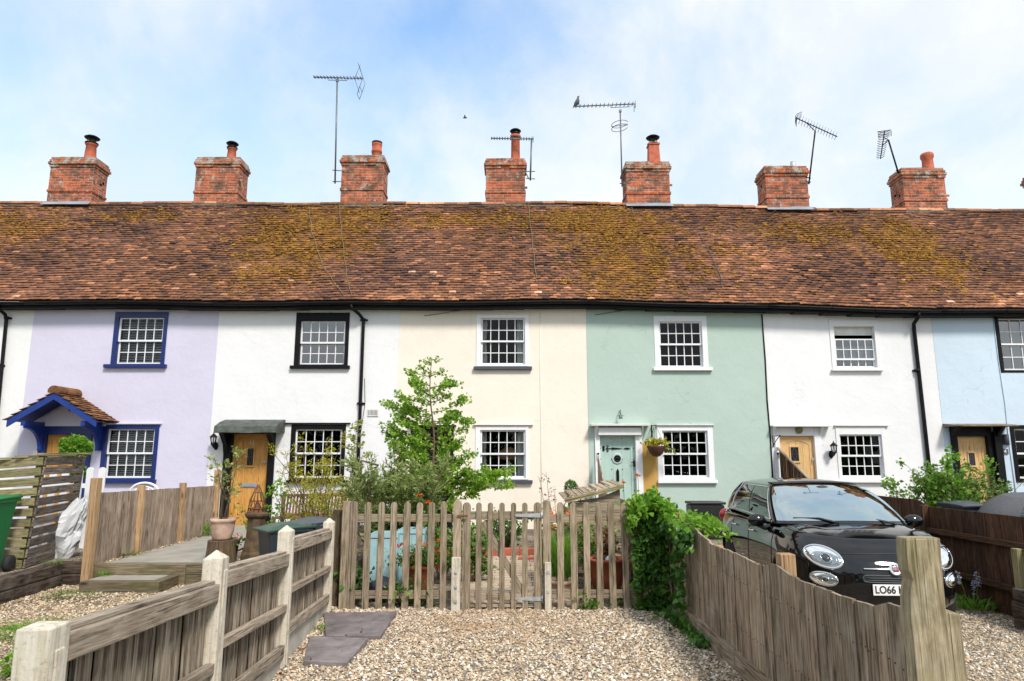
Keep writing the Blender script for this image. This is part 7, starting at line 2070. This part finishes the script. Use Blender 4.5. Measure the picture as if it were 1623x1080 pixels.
# fan-leaved young tree in front of the black door
r_ = random.Random(42)
tb = Vector((PY(690, 860, 10.4).x, 10.4, .1)); tt = PY(683, 566, 10.4)
gk = thing('young_tree', 'slender young tree with fan shaped leaves in front of the black door', 'tree', tb)
trk = [tb]
for k in range(1, 13): trk.append(lerp(tb, tt, k / 12) + Vector((.025 * math.sin(k * 1.1), .02 * math.cos(k * .9), 0)))
q = MB(); q.tube(trk, [.032 * (1 - .88 * k / 12) for k in range(13)], 8); q.build('trunk', W_['twig'], gk)
LM = []; LD = []; q = MB()
def limb(z, az, L, drop=0.0, nleaf=None, upk=.04):
    k = (z - tb.z) / (tt.z - tb.z); p = along(trk, k)
    tw = wander(p, (math.cos(az), math.sin(az) * .8, .28 - drop), L, 7, r_, .13, upk)
    q.tube(tw, [.011 * (1 - .8 * i / 7) for i in range(8)], 4, cap=False)
    def put(line, n, kk0=.12):
        for i in range(n):
            kk = kk0 + (1 - kk0) * (i + r_.random()) / n; c = along(line, min(kk, 1)); m = r_.choice((2, 3, 4))
            for _ in range(m):
                v = Vector((r_.gauss(0, 1), r_.gauss(0, 1), r_.gauss(0, .8))).normalized(); LM.append(c + v * .028); LD.append(v)
    put(tw, int(L * 42))
    for i in range(int(L * 7)):
        kk = r_.uniform(.2, .95); c = along(tw, kk); a2 = az + r_.choice((-1, 1)) * r_.uniform(.5, 1.3)
        t2 = wander(c, (math.cos(a2), math.sin(a2), r_.uniform(-.1, .5)), L * r_.uniform(.18, .34), 4, r_, .2, .02); q.tube(t2, [.005, .004, .003, .002, .001], 3, cap=False); put(t2, max(4, int(L * 17)))
zt_ = tt.z
for z, az, L in ((3.15, .4, .12), (3.1, 3.5, .15), (2.95, 2.9, .25), (2.9, -.2, .25), (2.75, 3.3, .30), (2.72, .3, .45), (2.6, 2.6, .55), (2.55, -.3, .5), (2.45, 3.4, .55), (2.35, .2, .62), (2.25, 3.0, .75), (2.2, -.1, .60), (2.12, 3.6, .6), (2.05, .5, .55), (1.98, -.5, .45), (1.9, 2.7, .8), (1.82, 3.3, .95), (1.76, .1, .5), (1.68, 3.05, .6), (1.6, -.35, .6), (1.5, 2.5, .4), (1.45, .2, .6), (1.40, 4.4, .5), (1.3, 5.2, .55), (1.2, -.1, .5)):
    limb(z, az, L)
for z, az, L in ((1.95, 3.3, .7), (1.75, 2.8, .85), (1.62, 3.5, .75), (1.55, 3.0, .9), (1.35, 2.9, .6), (2.3, 2.6, .5), (2.15, .4, .45), (1.9, .3, .55), (1.85, -.3, .5), (1.6, .1, .5), (1.3, 3.6, .5), (2.6, 3.6, .4), (2.5, .7, .4), (1.15, .6, .6)):
    limb(z, az, L)
limb(1.22, .12, 1.15, .0, upk=.03); limb(1.12, -.05, 1.25, .05, upk=.015); limb(1.30, -.25, .9, .1); limb(.95, -.15, .75, .15)
for z in (2.9, 2.5, 2.1, 1.8, 1.5): limb(z, r_.uniform(0, 6.28), .4)
put = None
q.build('limbs', W_['twig'], gk)
leafmesh('crown', LM, .051, W_['l_ginkgo'], gk, 'fan', LD, .3, .25, 0, 3)

shrub('olive_shrub', 'bushy grey green shrub with narrow leaves behind the left pickets', 'shrub', (PY(634, 860, 9.75).x, 9.75, .12), 1.60, .6, 32, 17, 28, .088, 'l_olive', 'thin', 5, sub_l=.36, stem_r=.012, jl=.025, start=.15, tilt0=.50, droop=-.2)
shrub('olive_shrub', 'looser spray of narrow grey green leaves near the downpipe', 'shrub', (PY(595, 860, 10.1).x, 10.1, .12), 1.35, .4, 8, 10, 18, .062, 'l_olive', 'thin', 15, sub_l=.32, stem_r=.01, jl=.02, start=.35, tilt0=.4)
shrub('leafy_shrub', 'fresh green leafy shrub behind the planters, close to the gate post', 'shrub', (PY(700, 880, 9.35).x, 9.35, .1), .85, .3, 9, 9, 12, .055, 'l_mid', 'dia', 8, sub_l=.22)
shrub('bamboo_shrub', 'golden yellow feathery shrub in front of the black-framed lower window', 'shrub', (PY(492, 860, 10.9).x, 10.9, .26), 1.72, .45, 11, 14, 18, .060, 'l_yellow', 'thin', 21, sub_l=.34, stem_r=.010, start=.22, jl=.025, tilt0=.42, sub_up=.03)
shrub('bamboo_shrub', 'golden green feathery clump low beside the wooden bench', 'shrub', (PY(525, 860, 10.6).x, 10.6, .26), 1.25, .4, 10, 12, 20, .060, 'l_yellow', 'thin', 22, sub_l=.30, stem_r=.009, start=.2, jl=.025, tilt0=.45)
shrub('sapling', 'thin upright sapling with sparse pale leaves beside the downpipe', 'sapling', (PY(549, 860, 11.3).x, 11.3, .26), 2.35, .1, 2, 16, 14, .056, 'l_pale', 'dia', 31, sub_l=.30, stem_r=.010, start=.25, jl=.02, tilt0=.05, jit=.05, lean=(.03, 0))
shrub('sapling', 'small green leaved sapling between the orange door and the bench', 'sapling', (PY(452, 860, 11.4).x, 11.4, .26), 1.35, .15, 2, 8, 9, .062, 'l_fresh', 'dia', 32, sub_l=.24, stem_r=.009, start=.3, jl=.03, tilt0=.1)
shrub('sapling', 'low bright green seedling tree against the orange door', 'sapling', (PY(412, 870, 10.8).x, 10.8, .26), .85, .3, 5, 7, 9, .050, 'l_fresh', 'dia', 33, sub_l=.28, stem_r=.007, start=.35, jl=.03, tilt0=.5)
shrub('', '', '', (POT1.x, POT1.y, .78), 1.12, .3, 4, 7, 6, .062, 'l_pale', 'dia', 41, sub_l=.26, stem_r=.012, start=.30, jl=.025, parent=pr, tilt0=.42)
# flowers in the small grey pot
fl = [(-3.93 + rng.uniform(-.14, .14), 9.95 + rng.uniform(-.1, .1), .53 + rng.uniform(-.02, .07)) for _ in range(16)]
blooms('flowers', fl, .032, 'petal_p', gp2, 3); leafmesh('leaves', [(-3.93 + rng.gauss(0, .07), 9.95 + rng.gauss(0, .06), .50 + rng.uniform(-.03, .06)) for _ in range(220)], .04, W_['l_mid'], gp2, 'dia', None, .4, .3, 0, 6)
# bay ball by the blue porch
bc = PY(120, 709, 12.3); by = thing('topiary_ball', 'clipped bay ball on a stem beside door 14', 'topiary', (bc.x, 12.3, .25))
q = MB(); q.tube([(bc.x, 12.3, .5), (bc.x, 12.3, bc.z)], .02, 6); q.build('trunk', W_['twig'], by)
def ballpts(c, rad, n, seed, shell=.55):
    g = np.random.default_rng(seed); v = g.normal(size=(n, 3)); v /= np.linalg.norm(v, axis=1, keepdims=True); rr = (shell + (1 - shell) * g.uniform(0, 1, (n, 1)) ** .6) * np.array(rad) * (1 + .10 * np.sin(v[:, :1] * 7 + 2 * v[:, 2:3] * 5)); return np.array(c) + v * rr, v
pp, vv = ballpts(bc, (.25, .25, .20), 2200, 4); leafmesh('crown', pp, .05, W_['l_fresh'], by, 'dia', vv, .7, .3, 0, 4)
pp, vv = ballpts((bc.x + .12, 12.25, 1.42), (.14, .12, .12), 500, 14); leafmesh('side_shoots', pp, .05, W_['l_mid'], by, 'dia', vv, .7, .3, 0, 5)
q = MB(); q.lathe([(.001, 0), (.13, 0), (.18, .32), (.2, .33), (.2, .36), (.17, .36), (.16, .3), (.001, .3)], (bc.x, 12.3, .25), 20); q.build('pot', W_['pot'], by)
# geraniums
gc = Vector((PY(668, 880, 8.6).x, 8.6, .42))
leafmesh('foliage', [gc + Vector((rng.gauss(0, .17), rng.gauss(0, .10), abs(rng.gauss(0, .09)) - .02)) for _ in range(1100)], .040, W_['l_mid'], pg1, 'dia', None, .4, .5, 0, 9)
blooms('flowers', [gc + Vector((rng.uniform(-.34, .36), rng.uniform(-.16, .08), rng.uniform(.02, .27))) for _ in range(18)], .036, 'petal_o', pg1, 8, 9)
blooms('flowers', [gc + Vector((rng.uniform(-.30, .30), rng.uniform(-.16, .08), rng.uniform(-.05, .2))) for _ in range(10)], .040, 'petal_r', pg1, 18, 8)
q = MB()
for i in range(22): a = gc + Vector((rng.uniform(-.05, .05), 0, -.05)); q.tube([a, a + Vector((rng.uniform(-.12, .12), rng.uniform(-.06, .04), .16)), a + Vector((rng.uniform(-.3, .3), rng.uniform(-.1, .05), .27))], .003, 4)
q.build('stalks', W_['l_mid'], pg1)
# dark-leaved plant in the big pot, with pale stones
dc = Vector((PY(962, 880, 8.75).x, 8.75, .42)); leafmesh('foliage', [dc + Vector((rng.gauss(0, .06), rng.gauss(0, .05), rng.uniform(0, .36))) for _ in range(260)], .065, W_['l_dry'], pg2, 'dia', None, .4, .2, 0, 19)
q = MB(); q.tube([dc, dc + Vector((.01, 0, .2)), dc + Vector((-.01, 0, .4))], .012, 6); q.build('stem', W_['bark'], pg2)
q = MB(); q.ball(dc + Vector((.03, -.12, .02)), (.07, .05, .06), 12, 8); q.build('stones', W_['white_paint'], pg2)
# tall grass, greenery and marigolds behind the right pickets
clump('tall_grass', 'tall bright green grass clump just right of the gate', 'grass', (PY(890, 900, 8.75).x, 8.75, .02), 900, .74, .22, .005, 'l_fresh', 51)
clump('tall_grass', 'second tuft of tall grass, behind the paved path edge', 'grass', (PY(873, 900, 9.2).x, 9.2, .05), 450, .66, .18, .005, 'l_mid', 52)
shrub('marigold_plant', 'bushy plant with orange and yellow flowers in front of the compost bin', 'flowers', (PY(890, 880, 9.25).x, 9.25, .1), .85, .25, 8, 7, 9, .045, 'l_mid', 'dia', 53, sub_l=.2)
mg = bpy.data.objects['marigold_plant']
blooms('flowers', [(PY(890, 830, 9.2).x + rng.uniform(-.17, .2), 9.2, .82 + rng.uniform(-.10, .14)) for _ in range(13)], .05, 'petal_o', mg, 54, 8)
shrub('leafy_shrub', 'leafy green plants between the pots and the compost bin', 'shrub', (PY(942, 880, 9.35).x, 9.35, .1), .80, .4, 12, 7, 10, .055, 'l_mid', 'dia', 55, sub_l=.26, tilt0=.5)
shrub('leafy_shrub', 'green plants behind the gate, left of the paved path', 'shrub', (PY(752, 880, 9.3).x, 9.3, .06), .72, .25, 9, 6, 9, .075, 'l_mid', 'dia', 56, sub_l=.2)
shrub('leafy_shrub', 'dark green plants at the end of the paved path, below the cream wall', 'shrub', (PY(800, 880, 11.9).x, 11.9, .15), .62, .5, 14, 6, 9, .06, 'l_dark', 'dia', 57, sub_l=.24, tilt0=.9)
shrub('leafy_shrub', 'low weeds along the bottom rail of the left pickets', 'weeds', (PY(640, 960, 8.2).x, 8.2, .0), .26, .6, 16, 4, 7, .05, 'l_mid', 'dia', 58, sub_l=.14, tilt0=2.6)
shrub('climbing_weed', 'ivy trails at the foot of the bark-covered trunk', 'weeds', (PY(560, 950, 8.25).x, 8.25, .0), .42, .1, 6, 6, 6, .05, 'l_dark', 'ivy', 59, sub_l=.1, tilt0=.2)
# dried seed-head plant and small topiary
shrub('dried_plant', 'bare brown seed-head plant against the cream wall', 'plant', (PY(890, 830, 9.9).x, 9.9, .1), 1.42, .2, 6, 9, 5, .032, 'l_dry', 'dia', 61, sub_l=.24, stem_r=.006, start=.45, jl=.012, tilt0=.17)
tc_ = PY(905, 773, 10.9); tp = thing('topiary_ball', 'small dark green clipped ball beside the compost bin', 'topiary', (tc_.x, 10.9, .1))
pp, vv = ballpts(tc_, (.10, .10, .11), 800, 64); leafmesh('crown', pp, .028, W_['l_dark'], tp, 'dia', vv, .7, .3, 0, 65, bias=.2); q = MB(); q.tube([(tc_.x, 10.9, .1), tc_], .012, 6); q.build('trunk', W_['twig'], tp)
# orange poppies on stems
for px, py, Yf, lab in ((665, 787, 9.0, 'orange poppy above the left pickets, the taller one'), (678, 796, 8.9, 'orange poppy just above the left pickets, the lower one'), (988, 766, 8.9, 'orange poppy beside the compost bin lid'), (1011, 755, 8.8, 'orange poppy standing highest beside the white door frame')):
    c = PY(px, py, Yf); f = thing('poppy', lab, 'flower', (c.x, Yf, .1), 'orange poppies on tall stems')
    blooms('flower_head', [c + Vector((rng.uniform(-.012, .012), 0, rng.uniform(-.01, .01))) for _ in range(3)], .034, 'petal_o', f, px, 8)
    q = MB(); q.tube([(c.x - .03, Yf, .1), (c.x + .02, Yf, .6), c], .004, 4); q.build('stalk', W_['l_mid'], f)
shrub('leafy_shrub', 'tall leaved stalks beside the white door frame of the sage cottage', 'shrub', (PY(1000, 830, 8.9).x, 8.9, .1), 1.12, .12, 5, 5, 4, .11, 'l_pale', 'dia', 66, sub_l=.12, start=.6, tilt0=.12)
# basket plants
leafmesh('plants', [c_ for c_ in [PY(1040, 704, Y0 - .34) + Vector((rng.gauss(0, .10), rng.gauss(0, .08), abs(rng.gauss(0, .05)))) for _ in range(420)]], .06, W_['l_yellow'], hb, 'dia', None, .4, .4, 0, 67, bias=-.05)
leafmesh('trailing_plants', [PY(1040, 712, Y0 - .34) + Vector((.17 + rng.gauss(0, .03) + .25 * k, rng.gauss(0, .04), .04 - .12 * k + rng.gauss(0, .03))) for k in [i / 60 for i in range(60)]], .05, W_['l_pale'], hb, 'dia', None, .4, .4, 0, 68)

# ---- ivy over the corner where the picket fence meets the plank fence
ivy = thing('ivy', 'thick ivy spilling over the corner of the picket fence and plank fence', 'ivy', (1.65, 7.7, 0))
g = np.random.default_rng(77); P = []; D = []; Rb = []
def ivyface(n, f):
    for _ in range(n):
        p, d, b_ = f(g.uniform(), g.uniform()); P.append(p); D.append(d); Rb.append(b_)
def hump(u):                     # height of the mass along the picket fence line
    return .98 + .22 * math.sin(math.pi * min(1, max(0, u))) ** .6 + .04 * math.sin(u * 14)
for _ in range(2500):            # front skirt
    u, v = g.uniform(), g.uniform() ** .85
    x = 1.38 + .30 * u; z = hump(u) * v; thick = .06 + .10 * math.sin(math.pi * min(1, v * .9)) + .05 * mnoise.noise(Vector((x * 5, 0, z * 4)))
    if v < .32 and mnoise.noise(Vector((x * 6, 3, z * 6))) > .05: continue
    P.append((x + g.normal() * .03, 7.97 - thick * g.uniform(.3, 1.0), max(.02, z))); D.append((g.normal() * .3, -.7, -.55)); Rb.append(.30 + .22 * v ** 3)
for _ in range(1600):            # crest of fresh growth
    u = g.uniform(); x = 1.30 + .52 * u; z = hump(u) + g.normal() * .05 - .04 + .05 * mnoise.noise(Vector((x * 7, 1, 0)))
    P.append((x, 7.95 + g.normal() * .16, z)); D.append((g.normal() * .5, -.4, .35)); Rb.append(.74)
for _ in range(1200):            # along the plank fence towards the camera
    u = g.uniform() ** 1.25; y = 7.95 - 1.25 * u; drop = .98 - .25 * u
    v = g.uniform(); z = (1.06 - .06 * u) - v ** 1.3 * (drop if mnoise.noise(Vector((y * 2.6, 5, 0))) > -.05 + u * .45 else .18)
    if z < .0: continue
    P.append((1.765 - .05 - abs(g.normal()) * .035, y, z)); D.append((-.6, -.25, -.5)); Rb.append(.60 if v < .2 else .30)
for _ in range(380):            # trailing over the top to the right, towards the car
    u = g.uniform(); P.append((1.80 + .34 * u + g.normal() * .03, 7.3 + g.normal() * .22, 1.04 - .10 * u + g.normal() * .045)); D.append((g.normal() * .5, -.4, .2)); Rb.append(.78)
for _ in range(200):             # on the ground along the boards
    u = g.uniform(); P.append((1.72 - abs(g.normal()) * .10 * (1 - u * .5), 7.9 - 1.6 * u, .02 + abs(g.normal()) * .03)); D.append((g.normal(), g.normal(), .3)); Rb.append(.4)
P = np.array(P); Rb = np.array(Rb); D = np.array(D); sel = Rb > .55
leafmesh('old_leaves', P[~sel], .062, W_['l_dark'], ivy, 'ivy', D[~sel], .45, .1, .1, 7, rbase=Rb[~sel] + .2)
leafmesh('young_leaves', P[sel], .056, W_['l_fresh'], ivy, 'ivy', D[sel], .6, .3, 0, 8, rbase=Rb[sel] - .22)
q = MB(); r_ = random.Random(9)
for i in range(16):
    x = r_.uniform(1.40, 1.82); q.tube(wander((x, 7.93, 0), (0, 0, 1), 1.05, 8, r_, .12, .1), [.010, .009, .008, .007, .006, .005, .004, .003, .002], 5)
q.build('stems', W_['twig'], ivy)

# ---- shrub in front of the pale blue cottage
sx0 = PY(1500, 800, 12.4).x
shrub('leafy_shrub', 'broad mid green shrub in front of the pale blue cottage', 'shrub', (PY(1510, 800, 12.5).x, 12.5, .1), 1.45, .7, 26, 13, 20, .062, 'l_mid', 'dia', 71, sub_l=.42, stem_r=.012, start=.15, tilt0=.62, jl=.05)
shrub('rose_shrub', 'taller loose rose branches left of the pale oak door number 4', 'shrub', (PY(1487, 800, 12.2).x, 12.2, .1), 1.85, .3, 7, 9, 14, .075, 'l_fresh', 'dia', 72, sub_l=.34, stem_r=.009, start=.35, tilt0=.28, jl=.04)
shrub('leafy_shrub', 'yellow green twiggy shrub covering the lower half of the number 4 door', 'shrub', (PY(1560, 800, 12.3).x, 12.3, .1), 1.58, .3, 9, 11, 12, .042, 'l_pale', 'thin', 73, sub_l=.36, stem_r=.008, start=.3, tilt0=.30, jl=.03)
# strappy plant with pale flower spikes by the car
sp0 = G(1545, 966, -.17); fp = thing('flowering_plant', 'strappy leaved plant with pale blue flower spikes beside the brown fence', 'plant', sp0)
clump('leaves', None, None, sp0, 60, .16, .42, .014, 'l_fresh', 81, parent=fp)
q = MB(); FL = []
for dx, h_ in ((-.16, .42), (.08, .40), (.02, .3)):
    q.tube([sp0 + Vector((dx * .3, 0, 0)), sp0 + Vector((dx, 0, h_))], .004, 4); FL += [sp0 + Vector((dx + rng.gauss(0, .012), rng.gauss(0, .012), h_ - rng.uniform(-.03, .14))) for _ in range(22)]
q.build('stalks', W_['l_mid'], fp); blooms('flowers', FL, .022, 'petal_l', fp, 82, 3)

# ---- small weeds and tufts
for (px, py, z_, n, h_, sp_, mat, lab) in ((40, 1003, 0, 420, .05, .55, 'l_fresh', 'thin patch of grass on the gravel beside the nearest concrete post'), (515, 999, 0, 60, .06, .14, 'l_fresh', 'grass tuft in the gap between the two slate slabs'),
     (115, 945, 0, 220, .05, .4, 'l_mid', 'grass along the foot of the sleeper wall'), (165, 912, .14, 60, .07, .12, 'l_fresh', 'grass sprouting beside the timber steps'), (1105, 1004, 0, 80, .05, .22, 'l_mid', 'grass tuft at the foot of the plank fence'), (200, 880, .27, 120, .07, .35, 'l_mid', 'grass at the foot of the light brown boarded fence'),
     (85, 835 + 60, .28, 60, .07, .2, 'l_mid', 'tuft growing on top of the sleeper wall')):
    p = G(px, py, z_); clump('grass_tuft', lab, 'grass', p, n, h_, sp_, .0035, mat, int(px), group='grass tufts on the gravel')
for (px, py, z_, h_, s_, lab, mt) in ((20, 1074, 0, .16, 91, 'leafy weed at the lower left corner beside the nearest concrete post', 'l_fresh'), (985, 962, 0, .15, 92, 'leafy weed at the foot of the pickets left of the ivy', 'l_fresh'), (672, 962, 0, .12, 93, 'small weed under the pickets left of the gate post', 'l_mid'), (97, 845, .3, .2, 95, 'green weed beside the white picket fence', 'l_mid'),
     (330, 850, .27, .22, 94, 'bright green seedling behind the stump', 'l_fresh'), (935, 966, 0, .10, 96, 'tiny weed under the right pickets', 'l_mid')):
    shrub('weed', lab, 'weed', G(px, py, z_), h_, .12, 6, 4, 6, .045, mt, 'dia', s_, sub_l=.07, stem_r=.003, tilt0=.8, group='weeds growing in the gravel')

# ================================================================ GRAVEL: loose stones on the drives
def stones(name, label, regions, dens, seed, mat):
    g = np.random.default_rng(seed); C = []
    for (xa, xb, ya, yb, d_, test) in regions:
        n = int((xb - xa) * (yb - ya) * d_); x = g.uniform(xa, xb, n); y = g.uniform(ya, yb, n)
        ok = np.array([test(a, b_) for a, b_ in zip(x, y)]); x = x[ok]; y = y[ok]
        z = np.array([gz(a, b_) for a, b_ in zip(x, y)]); C.append(np.stack([x, y, z], 1))
    C = np.concatenate(C); n = len(C)
    base = np.array([[1, 0, 0], [.5, .87, 0], [-.5, .87, 0], [-1, 0, 0], [-.5, -.87, 0], [.5, -.87, 0], [.45, .25, .75], [-.1, .5, .72], [-.45, -.15, .78], [.15, -.5, .7]], float)
    F0 = [(0, 1, 6), (1, 2, 7), (1, 7, 6), (2, 3, 8), (2, 8, 7), (3, 4, 8), (4, 5, 9), (4, 9, 8), (5, 0, 6), (5, 6, 9), (6, 7, 8), (6, 8, 9)]
    sz = np.clip(g.lognormal(-4.66, .36, n), .005, .022)
    sc_ = np.stack([sz * g.uniform(.8, 1.35, n), sz * g.uniform(.6, 1.0, n), sz * g.uniform(.5, .95, n)], 1)
    v = base[None] * (1 + g.normal(0, .13, (n, 10, 1))) * sc_[:, None, :]
    a = g.uniform(0, 2 * np.pi, n); ca, sa = np.cos(a)[:, None], np.sin(a)[:, None]; tl = g.normal(0, .35, n)[:, None]
    zz = v[..., 2] + v[..., 0] * tl * .8; xx = v[..., 0] * ca - v[..., 1] * sa; yy = v[..., 0] * sa + v[..., 1] * ca
    V = np.stack([xx, yy, zz], 2) + C[:, None, :]; V[..., 2] += g.uniform(-.002, .010, n)[:, None]
    F = (np.arange(n)[:, None, None] * 10 + np.array(F0)[None]).reshape(-1, 3); r = np.repeat(g.uniform(0, 1, n), len(F0))
    npbuild(name, V.reshape(-1, 3), F, r, mat, None, False, label=label, cat='gravel', kind='stuff')
W_['stone'] = stonem('gravel_stones', [(0, (.15, .13, .11)), (.12, (.26, .22, .18)), (.28, (.42, .30, .19)), (.48, (.50, .38, .235)), (.68, (.60, .48, .34)), (.86, (.68, .61, .51)), (1, (.82, .79, .74))])
W_['stone_l'] = stonem('sandy_stones', [(0, (.14, .10, .07)), (.2, (.30, .21, .13)), (.5, (.47, .34, .20)), (.8, (.60, .47, .31)), (1, (.72, .64, .52))])
fx_ = lambda y: FA.x + (y - FA.y) * (FB.x - FA.x) / (FB.y - FA.y)
stones('gravel', 'loose beige and grey gravel covering the central drive', [(-2.05, 1.78, 4.4, 8.12, 2700, lambda x, y: x > fx_(y) + .03), (-2.0, 1.78, 2.2, 4.4, 900, lambda x, y: x > fx_(y) + .03)], 1, 101, W_['stone'])
stones('gravel', 'sandy gravel in the yard left of the concrete-post fence', [(-6.0, -1.6, 4.6, 9.5, 1500, lambda x, y: x < fx_(y) - .05 and x > -5.95 and not (y > 8.93 and -5.45 < x < -4.4)), (-5.7, -2.2, 9.65, 13.5, 420, lambda x, y: not (-5.5 < x < -4.2))], 1, 102, W_['stone_l'])
stones('gravel', 'pale gravel of the parking drive under the black car', [(1.9, 5.85, 3.4, 8.6, 1500, lambda x, y: True), (1.9, 5.85, 8.6, 13.0, 200, lambda x, y: True)], 1, 103, W_['stone'])

W_['petal_w'] = leafm('petal_white', (.6, .6, .58), (.75, .75, .72), (.8, .8, .8), .3)
# ---- the trees across the lane, behind the camera: they darken what the windows and the car reflect
g = np.random.default_rng(303); TP = []
for i in range(9):
    cx, cy, hh = -19 + i * 4.8 + g.normal() * .6, -13 + g.normal() * 1.2, 5.6 + g.uniform(-.8, 1.6)
    v = g.normal(size=(1500, 3)); v /= np.linalg.norm(v, axis=1, keepdims=True); rr = g.uniform(.55, 1, (1500, 1)) ** .5
    TP.append(np.array([cx, cy, hh * .5]) + v * rr * np.array([2.9, 2.0, hh * .52]))
leafmesh('woodland', np.concatenate(TP), .42, W_['l_dark'], None, 'dia', None, .4, .3, 0, 304, label='dark belt of trees across the lane, seen only in reflections', cat='woodland', kind='stuff')

wv = PY(818, 740, Y0 + .3); ov = thing('potted_orchid', 'white flowering plant on the sill inside the cream cottage lower window', 'potted plant', (wv.x, wv.y, FZ(757)))
q = MB(); q.lathe([(.05, 0), (.07, .10), (.065, .11)], (wv.x, wv.y, FZ(757)), 14); q.tube([(wv.x, wv.y, FZ(752)), (wv.x + .04, wv.y, FZ(742)), (wv.x + .12, wv.y, FZ(738))], .006, 4); q.build('pot', W_['white_paint'], ov)
leafmesh('leaves', [(wv.x + rng.gauss(0, .06), wv.y, FZ(747) + rng.gauss(0, .04)) for _ in range(50)], .09, W_['l_mid'], ov, 'dia', None, .4, .3, 0, 401)
blooms('flowers', [(wv.x + .12 * k - .02, wv.y - .02, FZ(741) + .03 * math.sin(k * 5)) for k in (0, .35, .7, 1.1)], .05, 'petal_w', ov, 402, 6)
# loose stones and a few fallen leaves lying on the slabs and at the foot of the fences
g = np.random.default_rng(505); SP = []
for _ in range(260):
    k = g.uniform()
    if k < .45: p = G(g.uniform(490, 625), g.uniform(972, 1050), .035); SP.append((p.x, p.y, .04)) if g.uniform() < .22 else None
    else: y = g.uniform(5.4, 7.8); x = fx_(y) + .07 + abs(g.normal()) * .05 if k < .7 else 1.74 - abs(g.normal()) * .05; SP.append((x, y, gz(x, y) + .016))
leafmesh('fallen_leaves', SP, .030, W_['l_dry'], None, 'dia', None, .4, 2.0, 0, 506, label='scatter of small dry leaves on the gravel and slate', cat='leaf litter', kind='stuff')
for _m in bpy.data.meshes:
    _m.validate()
